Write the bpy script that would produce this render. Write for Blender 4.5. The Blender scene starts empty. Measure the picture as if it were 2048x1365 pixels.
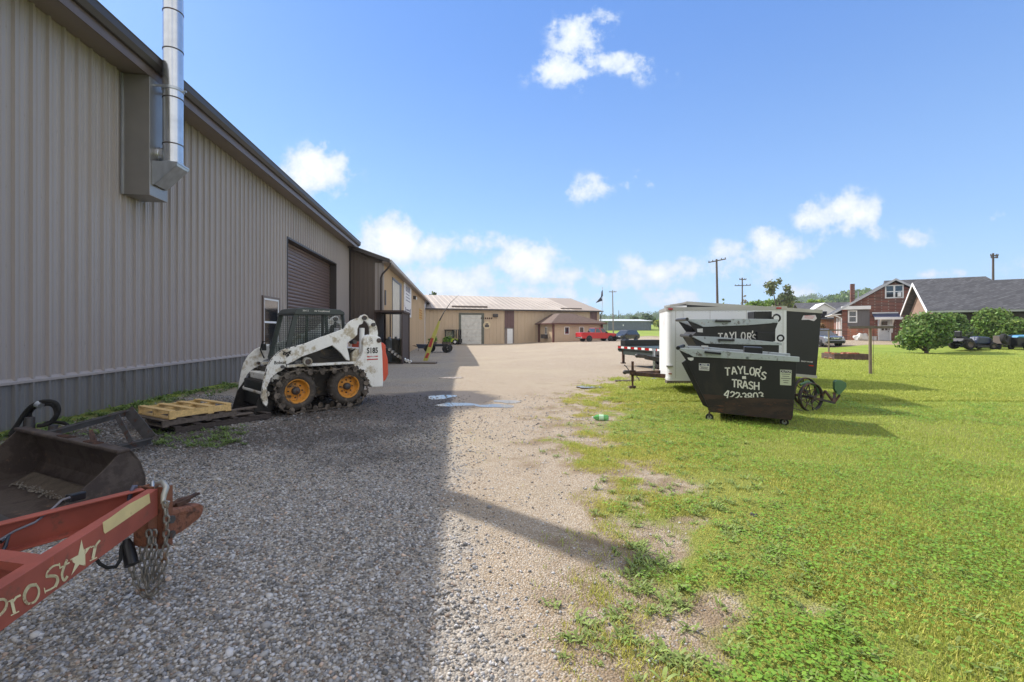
import bpy, math, random
import numpy as np
from mathutils import Vector, Matrix, noise as mnoise
random.seed(7); rng = np.random.default_rng(11)
S = bpy.context.scene; C = S.collection
R = math.radians
# ---------------- camera ----------------
cam = bpy.data.objects.new('camera', bpy.data.cameras.new('camera')); C.objects.link(cam)
cam.location = (0, 0, 1.6); cam.rotation_euler = (R(90), 0, 0)
cam.data.lens = 16; cam.data.sensor_width = 36; cam.data.shift_y = -0.0105
cam.data.clip_start = 0.05; cam.data.clip_end = 5000
S.camera = cam
# ---------------- sun ----------------
SUN_H = (-0.77, 0.638); SUN_EL = R(39.5)
sd = Vector((SUN_H[0]*math.cos(SUN_EL), SUN_H[1]*math.cos(SUN_EL), math.sin(SUN_EL)))
sun = bpy.data.objects.new('sun', bpy.data.lights.new('sun', 'SUN')); C.objects.link(sun)
sun.rotation_euler = sd.to_track_quat('Z', 'Y').to_euler(); sun.location = (0, 0, 30)
sun.data.energy = 4.7; sun.data.angle = R(0.5); sun.data.color = (1.0, 0.94, 0.86)
# ---------------- sky with clouds ----------------
W = bpy.data.worlds.new("World"); S.world = W; W.use_nodes = True
nt = W.node_tree; nt.nodes.clear()
def nd(t, ty, **k):
    n = t.nodes.new(ty)
    for a, b in k.items(): setattr(n, a, b)
    return n
def mth(t, op, a, b=None, clamp=False):
    n = nd(t, 'ShaderNodeMath', operation=op, use_clamp=clamp)
    for i, v in enumerate((a, b)):
        if v is None: continue
        if isinstance(v, (int, float)): n.inputs[i].default_value = v
        else: t.links.new(v, n.inputs[i])
    return n.outputs[0]
def mixc(t, f, a, b, blend='MIX'):
    n = nd(t, 'ShaderNodeMix', data_type='RGBA', blend_type=blend)
    for s, v in ((0, f), (6, a), (7, b)):
        if isinstance(v, (int, float)): n.inputs[s].default_value = v
        elif isinstance(v, tuple): n.inputs[s].default_value = v if len(v) == 4 else v+(1,)
        else: t.links.new(v, n.inputs[s])
    return n.outputs[2]
def ss_(t, v, a, b):
    n = nd(t, 'ShaderNodeMapRange', interpolation_type='SMOOTHSTEP')
    t.links.new(v, n.inputs[0]); n.inputs[1].default_value = a; n.inputs[2].default_value = b
    return n.outputs[0]
sky = nd(nt, 'ShaderNodeTexSky', sky_type='NISHITA'); sky.sun_disc = False
sky.sun_elevation = SUN_EL; sky.sun_rotation = math.atan2(SUN_H[0], SUN_H[1]); sky.altitude = 100
sky.air_density = 1.0; sky.dust_density = 0.35; sky.ozone_density = 2.2
tc = nd(nt, 'ShaderNodeTexCoord')
# clouds: centres are sky directions, each with a width and a height
CL = []
def cloud(px, py, w, h, s=1.0):
    CL.append(((px-1024)/910, (661-py)/910, w/910, h/910, s))
for a in ((1160,65,52,46,.95),(1125,145,66,36,.95),(1220,128,95,22,.72),(1190,40,46,20,.8),(1290,140,70,30,.45),(640,345,62,48,1.15),(595,372,40,16,.6),
          (790,485,62,50,1.2),(870,500,80,34,.95),(960,490,70,28,.8),(1060,525,80,44,1.2),(900,560,130,34,.95),(1130,548,60,26,.9),(790,560,60,26,.6),(1210,560,60,26,.7),(1300,548,75,34,.9),
          (1180,380,45,28,.7),(1275,355,38,30,.55),(1700,430,58,42,.9),(1650,440,55,45,.75),(1740,470,60,24,.6),(1820,478,55,22,.55),(1530,482,42,28,.95),(1500,520,90,44,.85),
          (1570,500,60,30,.7),(1430,530,80,26,.7),(1985,432,28,16,.5),(1290,600,130,22,.6),(1605,590,38,22,.8),(1370,590,50,18,.6),(1450,545,90,26,.4),(1190,600,110,26,.5),(1000,590,220,26,.7),
          (300,560,190,60,1.0),(-300,540,260,60,1.0),(2250,540,200,40,.7),(1880,548,60,10,.6),(2700,500,300,60,.8),(1420,500,40,18,.4)): cloud(*a)
sp = nd(nt, 'ShaderNodeSeparateXYZ'); nt.links.new(tc.outputs['Generated'], sp.inputs[0])
# azimuth-like and elevation-like coordinates of the view direction on a vertical cylinder
yy = mth(nt, 'MAXIMUM', sp.outputs[1], 0.05)
u = mth(nt, 'DIVIDE', sp.outputs[0], yy); v = mth(nt, 'DIVIDE', sp.outputs[2], yy)
cb = nd(nt, 'ShaderNodeCombineXYZ'); nt.links.new(u, cb.inputs[0]); nt.links.new(v, cb.inputs[1])
n1 = nd(nt, 'ShaderNodeTexNoise'); n1.inputs['Scale'].default_value = 9; n1.inputs['Detail'].default_value = 7; n1.inputs['Roughness'].default_value = .62
nt.links.new(cb.outputs[0], n1.inputs['Vector'])
n2 = nd(nt, 'ShaderNodeTexNoise'); n2.inputs['Scale'].default_value = 26; n2.inputs['Detail'].default_value = 6; n2.inputs['Roughness'].default_value = .6
nt.links.new(cb.outputs[0], n2.inputs['Vector'])
tot = None
for (cx, cy, w, h, s) in CL:
    a = mth(nt, 'MULTIPLY', mth(nt, 'SUBTRACT', u, cx), 1/w); b = mth(nt, 'MULTIPLY', mth(nt, 'SUBTRACT', v, cy), 1/h)
    r2 = mth(nt, 'ADD', mth(nt, 'MULTIPLY', a, a), mth(nt, 'MULTIPLY', b, b))
    g = mth(nt, 'MULTIPLY', mth(nt, 'EXPONENT', mth(nt, 'MULTIPLY', r2, -.9)), s)
    tot = g if tot is None else mth(nt, 'MAXIMUM', tot, g)
dn = mth(nt, 'ADD', tot, mth(nt, 'ADD', mth(nt, 'MULTIPLY', mth(nt, 'SUBTRACT', n1.outputs[0], .5), 2.7), mth(nt, 'MULTIPLY', mth(nt, 'SUBTRACT', n2.outputs[0], .5), 1.2)))
dens = mth(nt, 'MULTIPLY', ss_(nt, dn, .22, .78), ss_(nt, tot, .05, .34), clamp=True)
hz = mth(nt, 'MULTIPLY', mth(nt, 'SUBTRACT', 1.0, ss_(nt, v, -.05, .30)), .42)
SKYB = 1.0
skyc = mixc(nt, 1.0, sky.outputs[0], (1.1, 1.5, 2.0), 'MULTIPLY')
flat = mixc(nt, ss_(nt, sp.outputs[2], .0, .62), (3.9, 6.4, 9.6), (1.35, 3.15, 7.9))
skyc = mixc(nt, .62, skyc, flat)
skyc = mixc(nt, hz, skyc, (5.0, 7.4, 10.0))
cc = mixc(nt, ss_(nt, dn, .5, 1.5), (6.8, 7.8, 9.2), (10.5, 10.6, 10.8))
# white cloud added out of view, overhead and behind the camera, as neutral fill
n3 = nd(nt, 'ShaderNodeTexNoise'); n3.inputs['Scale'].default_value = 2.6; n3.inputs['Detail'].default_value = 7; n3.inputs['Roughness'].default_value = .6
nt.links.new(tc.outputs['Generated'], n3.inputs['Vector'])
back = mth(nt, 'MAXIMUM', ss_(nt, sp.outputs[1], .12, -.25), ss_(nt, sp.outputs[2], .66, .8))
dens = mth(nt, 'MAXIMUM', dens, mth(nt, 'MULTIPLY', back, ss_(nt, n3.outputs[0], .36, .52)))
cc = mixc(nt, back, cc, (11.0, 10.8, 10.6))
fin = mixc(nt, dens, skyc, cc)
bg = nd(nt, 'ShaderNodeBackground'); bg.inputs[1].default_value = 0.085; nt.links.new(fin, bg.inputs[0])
wo = nd(nt, 'ShaderNodeOutputWorld'); nt.links.new(bg.outputs[0], wo.inputs[0])
S.view_settings.view_transform = 'Standard'; S.view_settings.look = 'None'; S.view_settings.exposure = 0.40; S.view_settings.gamma = 1
S.cycles.max_bounces = 5; S.cycles.transparent_max_bounces = 12; S.cycles.diffuse_bounces = 3; S.cycles.glossy_bounces = 3
# ---------------- ground height and pixel helpers ----------------
F = 910.0
def sst(a, b, x):
    t = np.clip((x-a)/(b-a), 0, 1); return t*t*(3-2*t)
def gz(x, y):
    x = np.asarray(x, float); y = np.asarray(y, float)
    z = -.62*sst(10, 38, y)*(1-sst(-3, 14, x))*(1-sst(95, 130, y))
    z = z + .5*sst(43, 51, y)*sst(18, 30, x)
    z = z + 4.0*sst(95, 260, y) + .27*sst(27, 31, y)*sst(30.6, 32.2, x)*(1-sst(42, 48, y))
    return z
def gzf(x, y): return float(gz(x, y))
def P(px, py, Y): return Vector(((px-1024)/F*Y, Y, 1.6-(py-661)/F*Y))          # the point on that line of sight at depth Y
def G(px, py, dz=0.0):                                                        # where that line of sight meets the ground
    k = (py-661)/F; x = (px-1024)/F; Y = 1.6/max(k, 1e-3)
    for _ in range(30): Y = .5*Y+.5*(1.6-dz-gzf(x*Y, Y))/k
    return Vector((x*Y, Y, gzf(x*Y, Y)+dz))
def onp(px, py, p0, n):                                                       # where it meets a plane
    d = Vector(((px-1024)/F, 1, -(py-661)/F)); o = Vector((0, 0, 1.6))
    return o+d*((Vector(p0)-o).dot(n)/d.dot(n))
# ---------------- object helpers ----------------
def tag(o, label=None, cat=None, group=None, kind=None):
    if label: o['label'] = label
    if cat: o['category'] = cat
    if group: o['group'] = group
    if kind: o['kind'] = kind
    return o
WM = {}
def thing(name, loc, rz=0, label=None, cat=None, group=None):
    o = bpy.data.objects.new(name, None); C.objects.link(o); o.empty_display_size = .2
    o.location = loc; o.rotation_euler = (0, 0, rz)
    WM[o] = Matrix.Translation(Vector(loc)) @ Matrix.Rotation(rz, 4, 'Z')
    return tag(o, label, cat, group)
def wm(o): return WM.get(o, Matrix.Identity(4))
def frame(o, x, z=(0, 0, 1)):                                                 # origin, x direction, approx z
    x = Vector(x).normalized(); z = Vector(z); y = z.cross(x).normalized(); z = x.cross(y)
    m = Matrix((x, y, z)).transposed().to_4x4(); m.translation = Vector(o); return m
class MB:
    def __init__(s, T=None): s.v = []; s.f = []; s.sm = []; s.T = T
    def add(s, vs, fs, sm=False, T=None):
        n = len(s.v); T = T if T is not None else s.T
        s.v += [(T @ Vector(a)) if T is not None else Vector(a) for a in vs]
        s.f += [tuple(i+n for i in f) for f in fs]; s.sm += [sm]*len(fs); return s
    def box(s, x0, x1, y0, y1, z0, z1, T=None):
        return s.add([(x0,y0,z0),(x1,y0,z0),(x1,y1,z0),(x0,y1,z0),(x0,y0,z1),(x1,y0,z1),(x1,y1,z1),(x0,y1,z1)],
                     [(0,3,2,1),(4,5,6,7),(0,1,5,4),(1,2,6,5),(2,3,7,6),(3,0,4,7)], T=T)
    def bar(s, a, b, w, h, up=(0,0,1)):                                        # square bar from a to b
        a = Vector(a); b = Vector(b); d = b-a
        if abs(d.normalized().dot(Vector(up))) > .99: up = (1, 0, 0)
        M_ = frame(a, d, up); return s.add([M_ @ Vector(q) for q in [(0,-w/2,-h/2),(d.length,-w/2,-h/2),(d.length,w/2,-h/2),(0,w/2,-h/2),(0,-w/2,h/2),(d.length,-w/2,h/2),(d.length,w/2,h/2),(0,w/2,h/2)]],
                     [(0,3,2,1),(4,5,6,7),(0,1,5,4),(1,2,6,5),(2,3,7,6),(3,0,4,7)])
    def cyl(s, a, b, r0, r1=None, n=14, cap=True, sm=True):
        a = Vector(a); b = Vector(b); r1 = r0 if r1 is None else r1; d = (b-a).normalized()
        t = d.orthogonal().normalized(); q = d.cross(t); vs = []
        for (c, r) in ((a, r0), (b, r1)):
            for i in range(n):
                w = 2*math.pi*i/n; vs.append(c+(t*math.cos(w)+q*math.sin(w))*r)
        s.add(vs, [(i, (i+1) % n, n+(i+1) % n, n+i) for i in range(n)], sm)
        if cap: s.add(vs, [tuple(range(n))[::-1], tuple(range(n, 2*n))])
        return s
    def tube(s, pts, r, n=8, closed=False):
        pts = [Vector(p) for p in pts]; m = len(pts); vs = []; rr = r if isinstance(r, (list, tuple)) else [r]*m
        t = None
        for i, p in enumerate(pts):
            a = pts[(i-1) % m] if (closed or i > 0) else p; b = pts[(i+1) % m] if (closed or i < m-1) else p
            d = (b-a).normalized()
            t = d.orthogonal().normalized() if t is None else (t-d*t.dot(d)).normalized()
            q = d.cross(t)
            for k in range(n):
                w = 2*math.pi*k/n; vs.append(p+(t*math.cos(w)+q*math.sin(w))*rr[i])
        fs = [(i*n+k, i*n+(k+1) % n, ((i+1) % m)*n+(k+1) % n, ((i+1) % m)*n+k) for i in range(m if closed else m-1) for k in range(n)]
        s.add(vs, fs, True)
        if not closed: s.add(vs, [tuple(range(n))[::-1], tuple(range((m-1)*n, m*n))])
        return s
    def prism(s, poly, vec, T=None):
        n = len(poly); vec = Vector(vec); a = [Vector(p) for p in poly]
        return s.add(a+[p+vec for p in a], [tuple(range(n))[::-1], tuple(range(n, 2*n))]+[(i, (i+1) % n, n+(i+1) % n, n+i) for i in range(n)], T=T)
    def poly(s, pts, T=None): return s.add(pts, [tuple(range(len(pts)))], T=T)
    def lathe(s, prof, T=None, n=20, sm=True, a0=0, a1=2*math.pi):
        full = abs(a1-a0-2*math.pi) < 1e-6; m = n if full else n+1; vs = []
        for (r, z) in prof:
            for k in range(m):
                w = a0+(a1-a0)*k/n; vs.append((r*math.cos(w), r*math.sin(w), z))
        fs = [(i*m+k, i*m+(k+1) % m, (i+1)*m+(k+1) % m, (i+1)*m+k) for i in range(len(prof)-1) for k in range(n)]
        return s.add(vs, fs, sm, T=T)
    def torus(s, c, ax, RR, r, n=20, m=8):
        ax = Vector(ax).normalized(); t = ax.orthogonal().normalized(); q = ax.cross(t); c = Vector(c)
        return s.tube([c+(t*math.cos(2*math.pi*i/n)+q*math.sin(2*math.pi*i/n))*RR for i in range(n)], r, m, True)
    def ball(s, c, r, n=10, sq=(1,1,1)):
        c = Vector(c); return s.lathe([(r*math.sin(math.pi*i/n)+1e-5, -r*math.cos(math.pi*i/n)) for i in range(n+1)],
                     T=Matrix.Translation(c) @ Matrix.Diagonal((sq[0],sq[1],sq[2],1)), n=n*2)
    def build(s, name, mat, parent=None, bevel=0, **k):
        me = bpy.data.meshes.new(name)
        inv = wm(parent).inverted() if parent is not None else Matrix.Identity(4)
        org = None
        if parent is None and s.v and not k.get('kind'):
            lo = [min(a[i] for a in s.v) for i in range(3)]; hi = [max(a[i] for a in s.v) for i in range(3)]
            org = Vector(((lo[0]+hi[0])/2, (lo[1]+hi[1])/2, lo[2])); inv = Matrix.Translation(-org)
        me.from_pydata([tuple(inv @ a) for a in s.v], [], s.f)
        me.polygons.foreach_set('use_smooth', s.sm); me.materials.append(mat); me.validate(); me.update()
        o = bpy.data.objects.new(name, me); C.objects.link(o)
        if org is not None: o.location = org; WM[o] = Matrix.Translation(org)
        if parent is not None: o.parent = parent; WM[o] = wm(parent)
        if bevel:
            b = o.modifiers.new('bevel', 'BEVEL'); b.width = bevel; b.segments = 2; b.limit_method = 'ANGLE'; b.angle_limit = R(35)
        return tag(o, **k)
def copy_tree(o, parent=None):
    c = o.copy(); C.objects.link(c); c.parent = parent; WM[c] = wm(o)
    for ch in list(o.children): copy_tree(ch, c)
    return c
def np_mesh(name, v, f4, mat, cols=None, parent=None, smooth=False, **k):      # v (n,3), f4 (m,3 or 4) arrays
    me = bpy.data.meshes.new(name); m, q = f4.shape
    me.vertices.add(len(v)); me.vertices.foreach_set('co', np.ascontiguousarray(v, dtype=np.float32).ravel())
    me.loops.add(m*q); me.loops.foreach_set('vertex_index', np.ascontiguousarray(f4, dtype=np.int32).ravel())
    me.polygons.add(m); me.polygons.foreach_set('loop_start', np.arange(0, m*q, q, dtype=np.int32))
    me.polygons.foreach_set('loop_total', np.full(m, q, dtype=np.int32))
    if smooth: me.polygons.foreach_set('use_smooth', np.ones(m, bool))
    if cols is not None:
        a = me.color_attributes.new('col', 'FLOAT_COLOR', 'POINT'); c4 = np.ones((len(v), 4), np.float32); c4[:, :cols.shape[1]] = cols
        a.data.foreach_set('color', c4.ravel())
    me.materials.append(mat); me.update(calc_edges=True)
    o = bpy.data.objects.new(name, me); C.objects.link(o)
    if parent is not None: o.parent = parent; o.matrix_parent_inverse = wm(parent).inverted(); WM[o] = wm(parent)
    return tag(o, **k)
# ---------------- materials ----------------
def c(r, g, b):
    f = lambda x: ((x/255+.055)/1.055)**2.4 if x > 10 else x/255/12.92
    return (f(r), f(g), f(b))
def M(name, col, rough=.6, metal=0.0, var=.1, vs=2.0, stretch=(1,1,1), bump=0.0, bs=60, dirt=None, ds=4, da=.5, dirt2=None, ds2=9, da2=.45, alpha=None, spec=.5, coat=0, emit=None):
    m = bpy.data.materials.new(name); m.use_nodes = True; t = m.node_tree; b = t.nodes['Principled BSDF']
    co = nd(t, 'ShaderNodeTexCoord'); mp = nd(t, 'ShaderNodeMapping'); t.links.new(co.outputs['Object'], mp.inputs[0]); mp.inputs['Scale'].default_value = stretch
    n = nd(t, 'ShaderNodeTexNoise'); n.inputs['Scale'].default_value = vs; n.inputs['Detail'].default_value = 5; t.links.new(mp.outputs[0], n.inputs['Vector'])
    out = mixc(t, ss_(t, n.outputs[0], .3, .7), tuple(x*(1-var) for x in col), tuple(x*(1+var) for x in col))
    rg = rough
    for (dc, s_, am) in ((dirt, ds, da), (dirt2, ds2, da2)):
        if dc is None: continue
        q = nd(t, 'ShaderNodeTexNoise'); q.inputs['Scale'].default_value = s_; q.inputs['Detail'].default_value = 8; q.inputs['Roughness'].default_value = .7
        t.links.new(mp.outputs[0], q.inputs['Vector'])
        f = ss_(t, q.outputs[0], 1-am-.06, 1-am+.06)
        out = mixc(t, f, out, dc)
    t.links.new(out, b.inputs['Base Color']); b.inputs['Roughness'].default_value = rg; b.inputs['Metallic'].default_value = metal
    b.inputs['Specular IOR Level'].default_value = spec; b.inputs['Coat Weight'].default_value = coat; b.inputs['Coat Roughness'].default_value = .08
    if bump:
        k = nd(t, 'ShaderNodeTexNoise'); k.inputs['Scale'].default_value = bs; k.inputs['Detail'].default_value = 4; t.links.new(mp.outputs[0], k.inputs['Vector'])
        bp = nd(t, 'ShaderNodeBump'); bp.inputs['Strength'].default_value = bump; bp.inputs['Distance'].default_value = .02; t.links.new(k.outputs[0], bp.inputs['Height']); t.links.new(bp.outputs[0], b.inputs['Normal'])
    if alpha is not None: b.inputs['Alpha'].default_value = alpha
    if emit: b.inputs['Emission Color'].default_value = emit+(1,); b.inputs['Emission Strength'].default_value = 1
    return m
def attr_mat(name, rough=.6, trans=0.0, spec=.3, mul=1.0, bump=0):
    m = bpy.data.materials.new(name); m.use_nodes = True; t = m.node_tree; b = t.nodes['Principled BSDF']
    a = nd(t, 'ShaderNodeVertexColor', layer_name='col'); t.links.new(a.outputs[0], b.inputs['Base Color']); b.inputs['Roughness'].default_value = rough
    b.inputs['Specular IOR Level'].default_value = spec
    if bump:
        co = nd(t, 'ShaderNodeTexCoord'); k = nd(t, 'ShaderNodeTexNoise'); k.inputs['Scale'].default_value = 150; k.inputs['Detail'].default_value = 4; t.links.new(co.outputs['Object'], k.inputs['Vector'])
        bp = nd(t, 'ShaderNodeBump'); bp.inputs['Strength'].default_value = bump; bp.inputs['Distance'].default_value = .01; t.links.new(k.outputs[0], bp.inputs['Height']); t.links.new(bp.outputs[0], b.inputs['Normal'])
    if trans:
        tr = nd(t, 'ShaderNodeBsdfTranslucent'); t.links.new(a.outputs[0], tr.inputs[0]); mx = nd(t, 'ShaderNodeMixShader'); mx.inputs[0].default_value = trans
        t.links.new(b.outputs[0], mx.inputs[1]); t.links.new(tr.outputs[0], mx.inputs[2]); t.links.new(mx.outputs[0], t.nodes['Material Output'].inputs[0])
    return m
def glassmat(name, col=(.02,.025,.03), rough=.05):
    return M(name, col, rough, var=.05, spec=.9, coat=.6)
mat = {}
mat['tan'] = M('tan_siding', c(162,153,149), .42, var=.05, vs=.6, stretch=(1,1,.15), spec=.5)
mat['tan2'] = M('pale_tan_siding', c(198,176,148), .5, var=.05, vs=.6, stretch=(1,1,.15))  # paler, warmer tan base colour for the farther buildings
mat['greysid'] = M('grey_wainscot_siding', c(118,116,116), .45, var=.08, vs=1.2, stretch=(1,1,.3), dirt=c(90,82,72), ds=2.5, da=.34)
mat['brownsid'] = M('brown_gable_siding', c(100,88,80), .5, var=.06, vs=.8, stretch=(1,1,.15))
mat['trim'] = M('brown_metal_trim', c(104,90,82), .4, var=.06)
mat['darktrim'] = M('dark_bronze_trim', c(62,56,54), .45, var=.06)
mat['soffit'] = M('taupe_soffit', c(132,120,112), .5, var=.04)
mat['rolldoor'] = M('brown_rolling_door', c(112,92,86), .35, var=.06, vs=.5, spec=.6)
mat['white'] = M('white_paint', c(234,235,235), .45, var=.04)
mat['whitedirty'] = M('worn_white_paint', c(238,237,232), .45, var=.05, dirt=c(184,172,148), ds=3.0, da=.45, dirt2=c(72,62,52), ds2=17, da2=.33)
mat['black'] = M('black_paint', c(26,26,28), .4, var=.15, vs=4)
mat['rubber'] = M('black_rubber', c(38,37,36), .85, var=.2, vs=8, bump=.4, bs=40)
mat['glass'] = glassmat('window_glass')
mat['galv'] = M('galvanised_steel', c(185,190,196), .33, metal=.75, var=.12, vs=6, stretch=(1,1,.3), bump=.05, bs=20)
mat['stain'] = M('stainless_pipe', c(205,208,212), .26, metal=.85, var=.08, vs=3)
mat['steel'] = M('dark_weathered_steel', c(82,80,80), .55, metal=.35, var=.2, vs=8, dirt=c(88,58,42), ds=7, da=.42)
mat['rust'] = M('rusty_steel', c(92,64,50), .75, metal=.15, var=.25, vs=5, dirt=c(62,46,40), ds=6, da=.48, bump=.3, bs=50)
mat['wood'] = M('fresh_pine', c(214,180,120), .6, var=.14, vs=5, stretch=(1,6,6), bump=.1)
mat['oldwood'] = M('grey_weathered_wood', c(98,88,80), .8, var=.25, vs=5, stretch=(1,6,6), bump=.2)
mat['pole'] = M('utility_pole_wood', c(96,86,78), .85, var=.2, vs=6, stretch=(4,4,.4))
mat['red'] = M('red_vehicle_paint', c(190,22,30), .25, var=.04, coat=.8)
mat['tail'] = M('red_lens', c(170,16,16), .2, var=.02, coat=.5)
mat['rim'] = M('alloy_rim', c(170,172,174), .35, metal=.7, var=.05)
mat['chrome'] = M('chrome', c(215,215,218), .12, metal=1.0, var=.02)
mat['lettering'] = M('white_lettering', c(222,220,212), .55, var=.05)
mat['blacklet'] = M('black_lettering', c(24,24,26), .5, var=.03)
# ================= THE GROUND =================
def xs_dense(a, b, step, far, grow=1.18):
    v = list(np.arange(a, b+1e-6, step)); s = step; x = v[-1]
    while x < far: s *= grow; x += s; v.append(x)
    s = step; x = v[0]
    while x > -far: s *= grow; x -= s; v.insert(0, x)
    return np.array(v)
gx = xs_dense(-9, 14, .13, 1500)
gy = [-2.0]; s_ = .13
while gy[-1] < 26: gy.append(gy[-1]+s_)
while gy[-1] < 2600: s_ *= 1.07; gy.append(gy[-1]+s_)
s_ = .13; lo = [-2.0]
while lo[-1] > -200: s_ *= 1.3; lo.append(lo[-1]-s_)
gy = np.array(lo[::-1][:-1]+gy)
GX, GY = np.meshgrid(gx, gy)
_g = np.random.default_rng(3); _t = _g.random((256, 256))
def vnoise(x, y, s):                                                           # smooth value noise
    x = np.asarray(x)*s+37.3; y = np.asarray(y)*s+11.7; i = np.floor(x).astype(int); j = np.floor(y).astype(int)
    fx = x-i; fy = y-j; fx = fx*fx*(3-2*fx); fy = fy*fy*(3-2*fy); g = lambda a, b: _t[a % 256, b % 256]
    return (g(i,j)*(1-fx)+g(i+1,j)*fx)*(1-fy)+(g(i,j+1)*(1-fx)+g(i+1,j+1)*fx)*fy
def fbm(x, y, s, o=4):
    return sum(vnoise(x, y, s*2**k)/2**k for k in range(o))/sum(1/2**k for k in range(o))
EB = np.array([[-50, .75], [0, .75], [2, .78], [3.3, 1.05], [5, .95], [7.5, .75], [10, 1.5], [14.5, 2.9], [17, 5.5], [22, 9.5], [30, 15], [41, 24], [60, 24], [90, 28], [200, 40], [3000, 40]])
def lawn_edge(y): return np.interp(y, EB[:, 0], EB[:, 1])
def cover(x, y):                                                               # 0 bare gravel .. 1 full lawn
    n = fbm(x, y, .9)-.5; n2 = fbm(x+50, y, 3.2, 3)-.5
    d = x-lawn_edge(y)
    w = np.interp(y, [0, 3, 8, 14, 30], [1.0, 1.35, 2.5, 2.2, 1.0])
    a = np.clip((d+.5)/w, 0, 1.4)+n*.3*np.clip(1.3-np.abs(d-w*.3)/w, 0, 1)+n2*1.5*np.clip(1.2-np.abs(d-w*.3)/w, 0, 1)
    a = a+.5*np.clip((fbm(x+80, y+9, 1.7, 3)-.56)*8, 0, 1)*np.clip(1.2-np.abs(d+.1)/.7, 0, 1)
    dr = (y > 42.5)*(y < 200)*(x > 18)*(x < 75)                                # the driveway beyond the lawn
    drf = sst(41.8, 42.8, y+.6*(fbm(x, y, .2)-.5))*sst(17, 20, x)*(1-sst(60, 66, y))
    a = a*(1-drf)
    far = sst(88, 96, y+4*(fbm(x, y, .08)-.5))*(x > -5) * 1.0
    a = np.maximum(a, far)
    # weedy strip at the foot of the metal wall
    nP = x*.993+y*.121
    a = np.maximum(a, .9*np.clip(1-(nP+7.0)/1.1+1.3*(fbm(x, y, 1.3)-.5), 0, 1)*sst(4.4, 5.4, y)*(1-sst(13, 15, y)))
    a = np.maximum(a, 1.0*(nP < -7.4)*1.0*0)
    return np.clip(a, 0, 1)
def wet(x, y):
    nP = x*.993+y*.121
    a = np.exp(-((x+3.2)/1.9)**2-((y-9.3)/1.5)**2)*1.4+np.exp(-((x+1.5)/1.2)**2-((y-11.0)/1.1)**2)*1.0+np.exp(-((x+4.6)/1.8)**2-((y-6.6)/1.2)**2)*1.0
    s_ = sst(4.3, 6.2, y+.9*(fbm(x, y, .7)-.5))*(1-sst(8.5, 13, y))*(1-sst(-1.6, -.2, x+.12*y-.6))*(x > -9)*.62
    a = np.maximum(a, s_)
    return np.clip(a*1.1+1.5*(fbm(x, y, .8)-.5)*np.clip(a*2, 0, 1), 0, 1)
def stony(x, y):                                                               # fresh loose stone against packed dirt
    n = fbm(x+9, y+4, .55)-.5
    a = 1-sst(-.9, .2, x+.12*y-.3+1.2*n)*(1-.35*sst(3.0, 1.8, y))*.9
    a = a*(1-.35*sst(5, 9, y))
    return np.clip(a+.55*n, 0, 1)
zz = gz(GX, GY)
cv = cover(GX, GY)
near = (1-sst(22, 30, GY))*(GX > -12)*(GX < 18)
zz = zz+near*(.035*(fbm(GX, GY, 1.1)-.5)+.018*(fbm(GX, GY, 3.5)-.5))*(1-np.exp(-((GX+1)/2.0)**2-((GY-10.3)/1.6)**2))
zz = zz+.03*cv*near
nx, ny = len(gx), len(gy)
idx = np.arange(nx*ny).reshape(ny, nx)
fc = np.stack([idx[:-1,:-1], idx[:-1,1:], idx[1:,1:], idx[1:,:-1]], -1).reshape(-1, 4)
vv = np.stack([GX, GY, zz], -1).reshape(-1, 3)
def gsurf(x, y):                                                               # height of the built ground
    near = (1-sst(22, 30, y))*(x > -12)*(x < 18)
    return gz(x, y)+near*(.035*(fbm(x, y, 1.1)-.5)+.018*(fbm(x, y, 3.5)-.5))*(1-np.exp(-((x+1)/2.0)**2-((y-10.3)/1.6)**2))+.03*cover(x, y)*near
colr = np.stack([cv, wet(GX, GY), stony(GX, GY)], -1).reshape(-1, 3)
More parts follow.
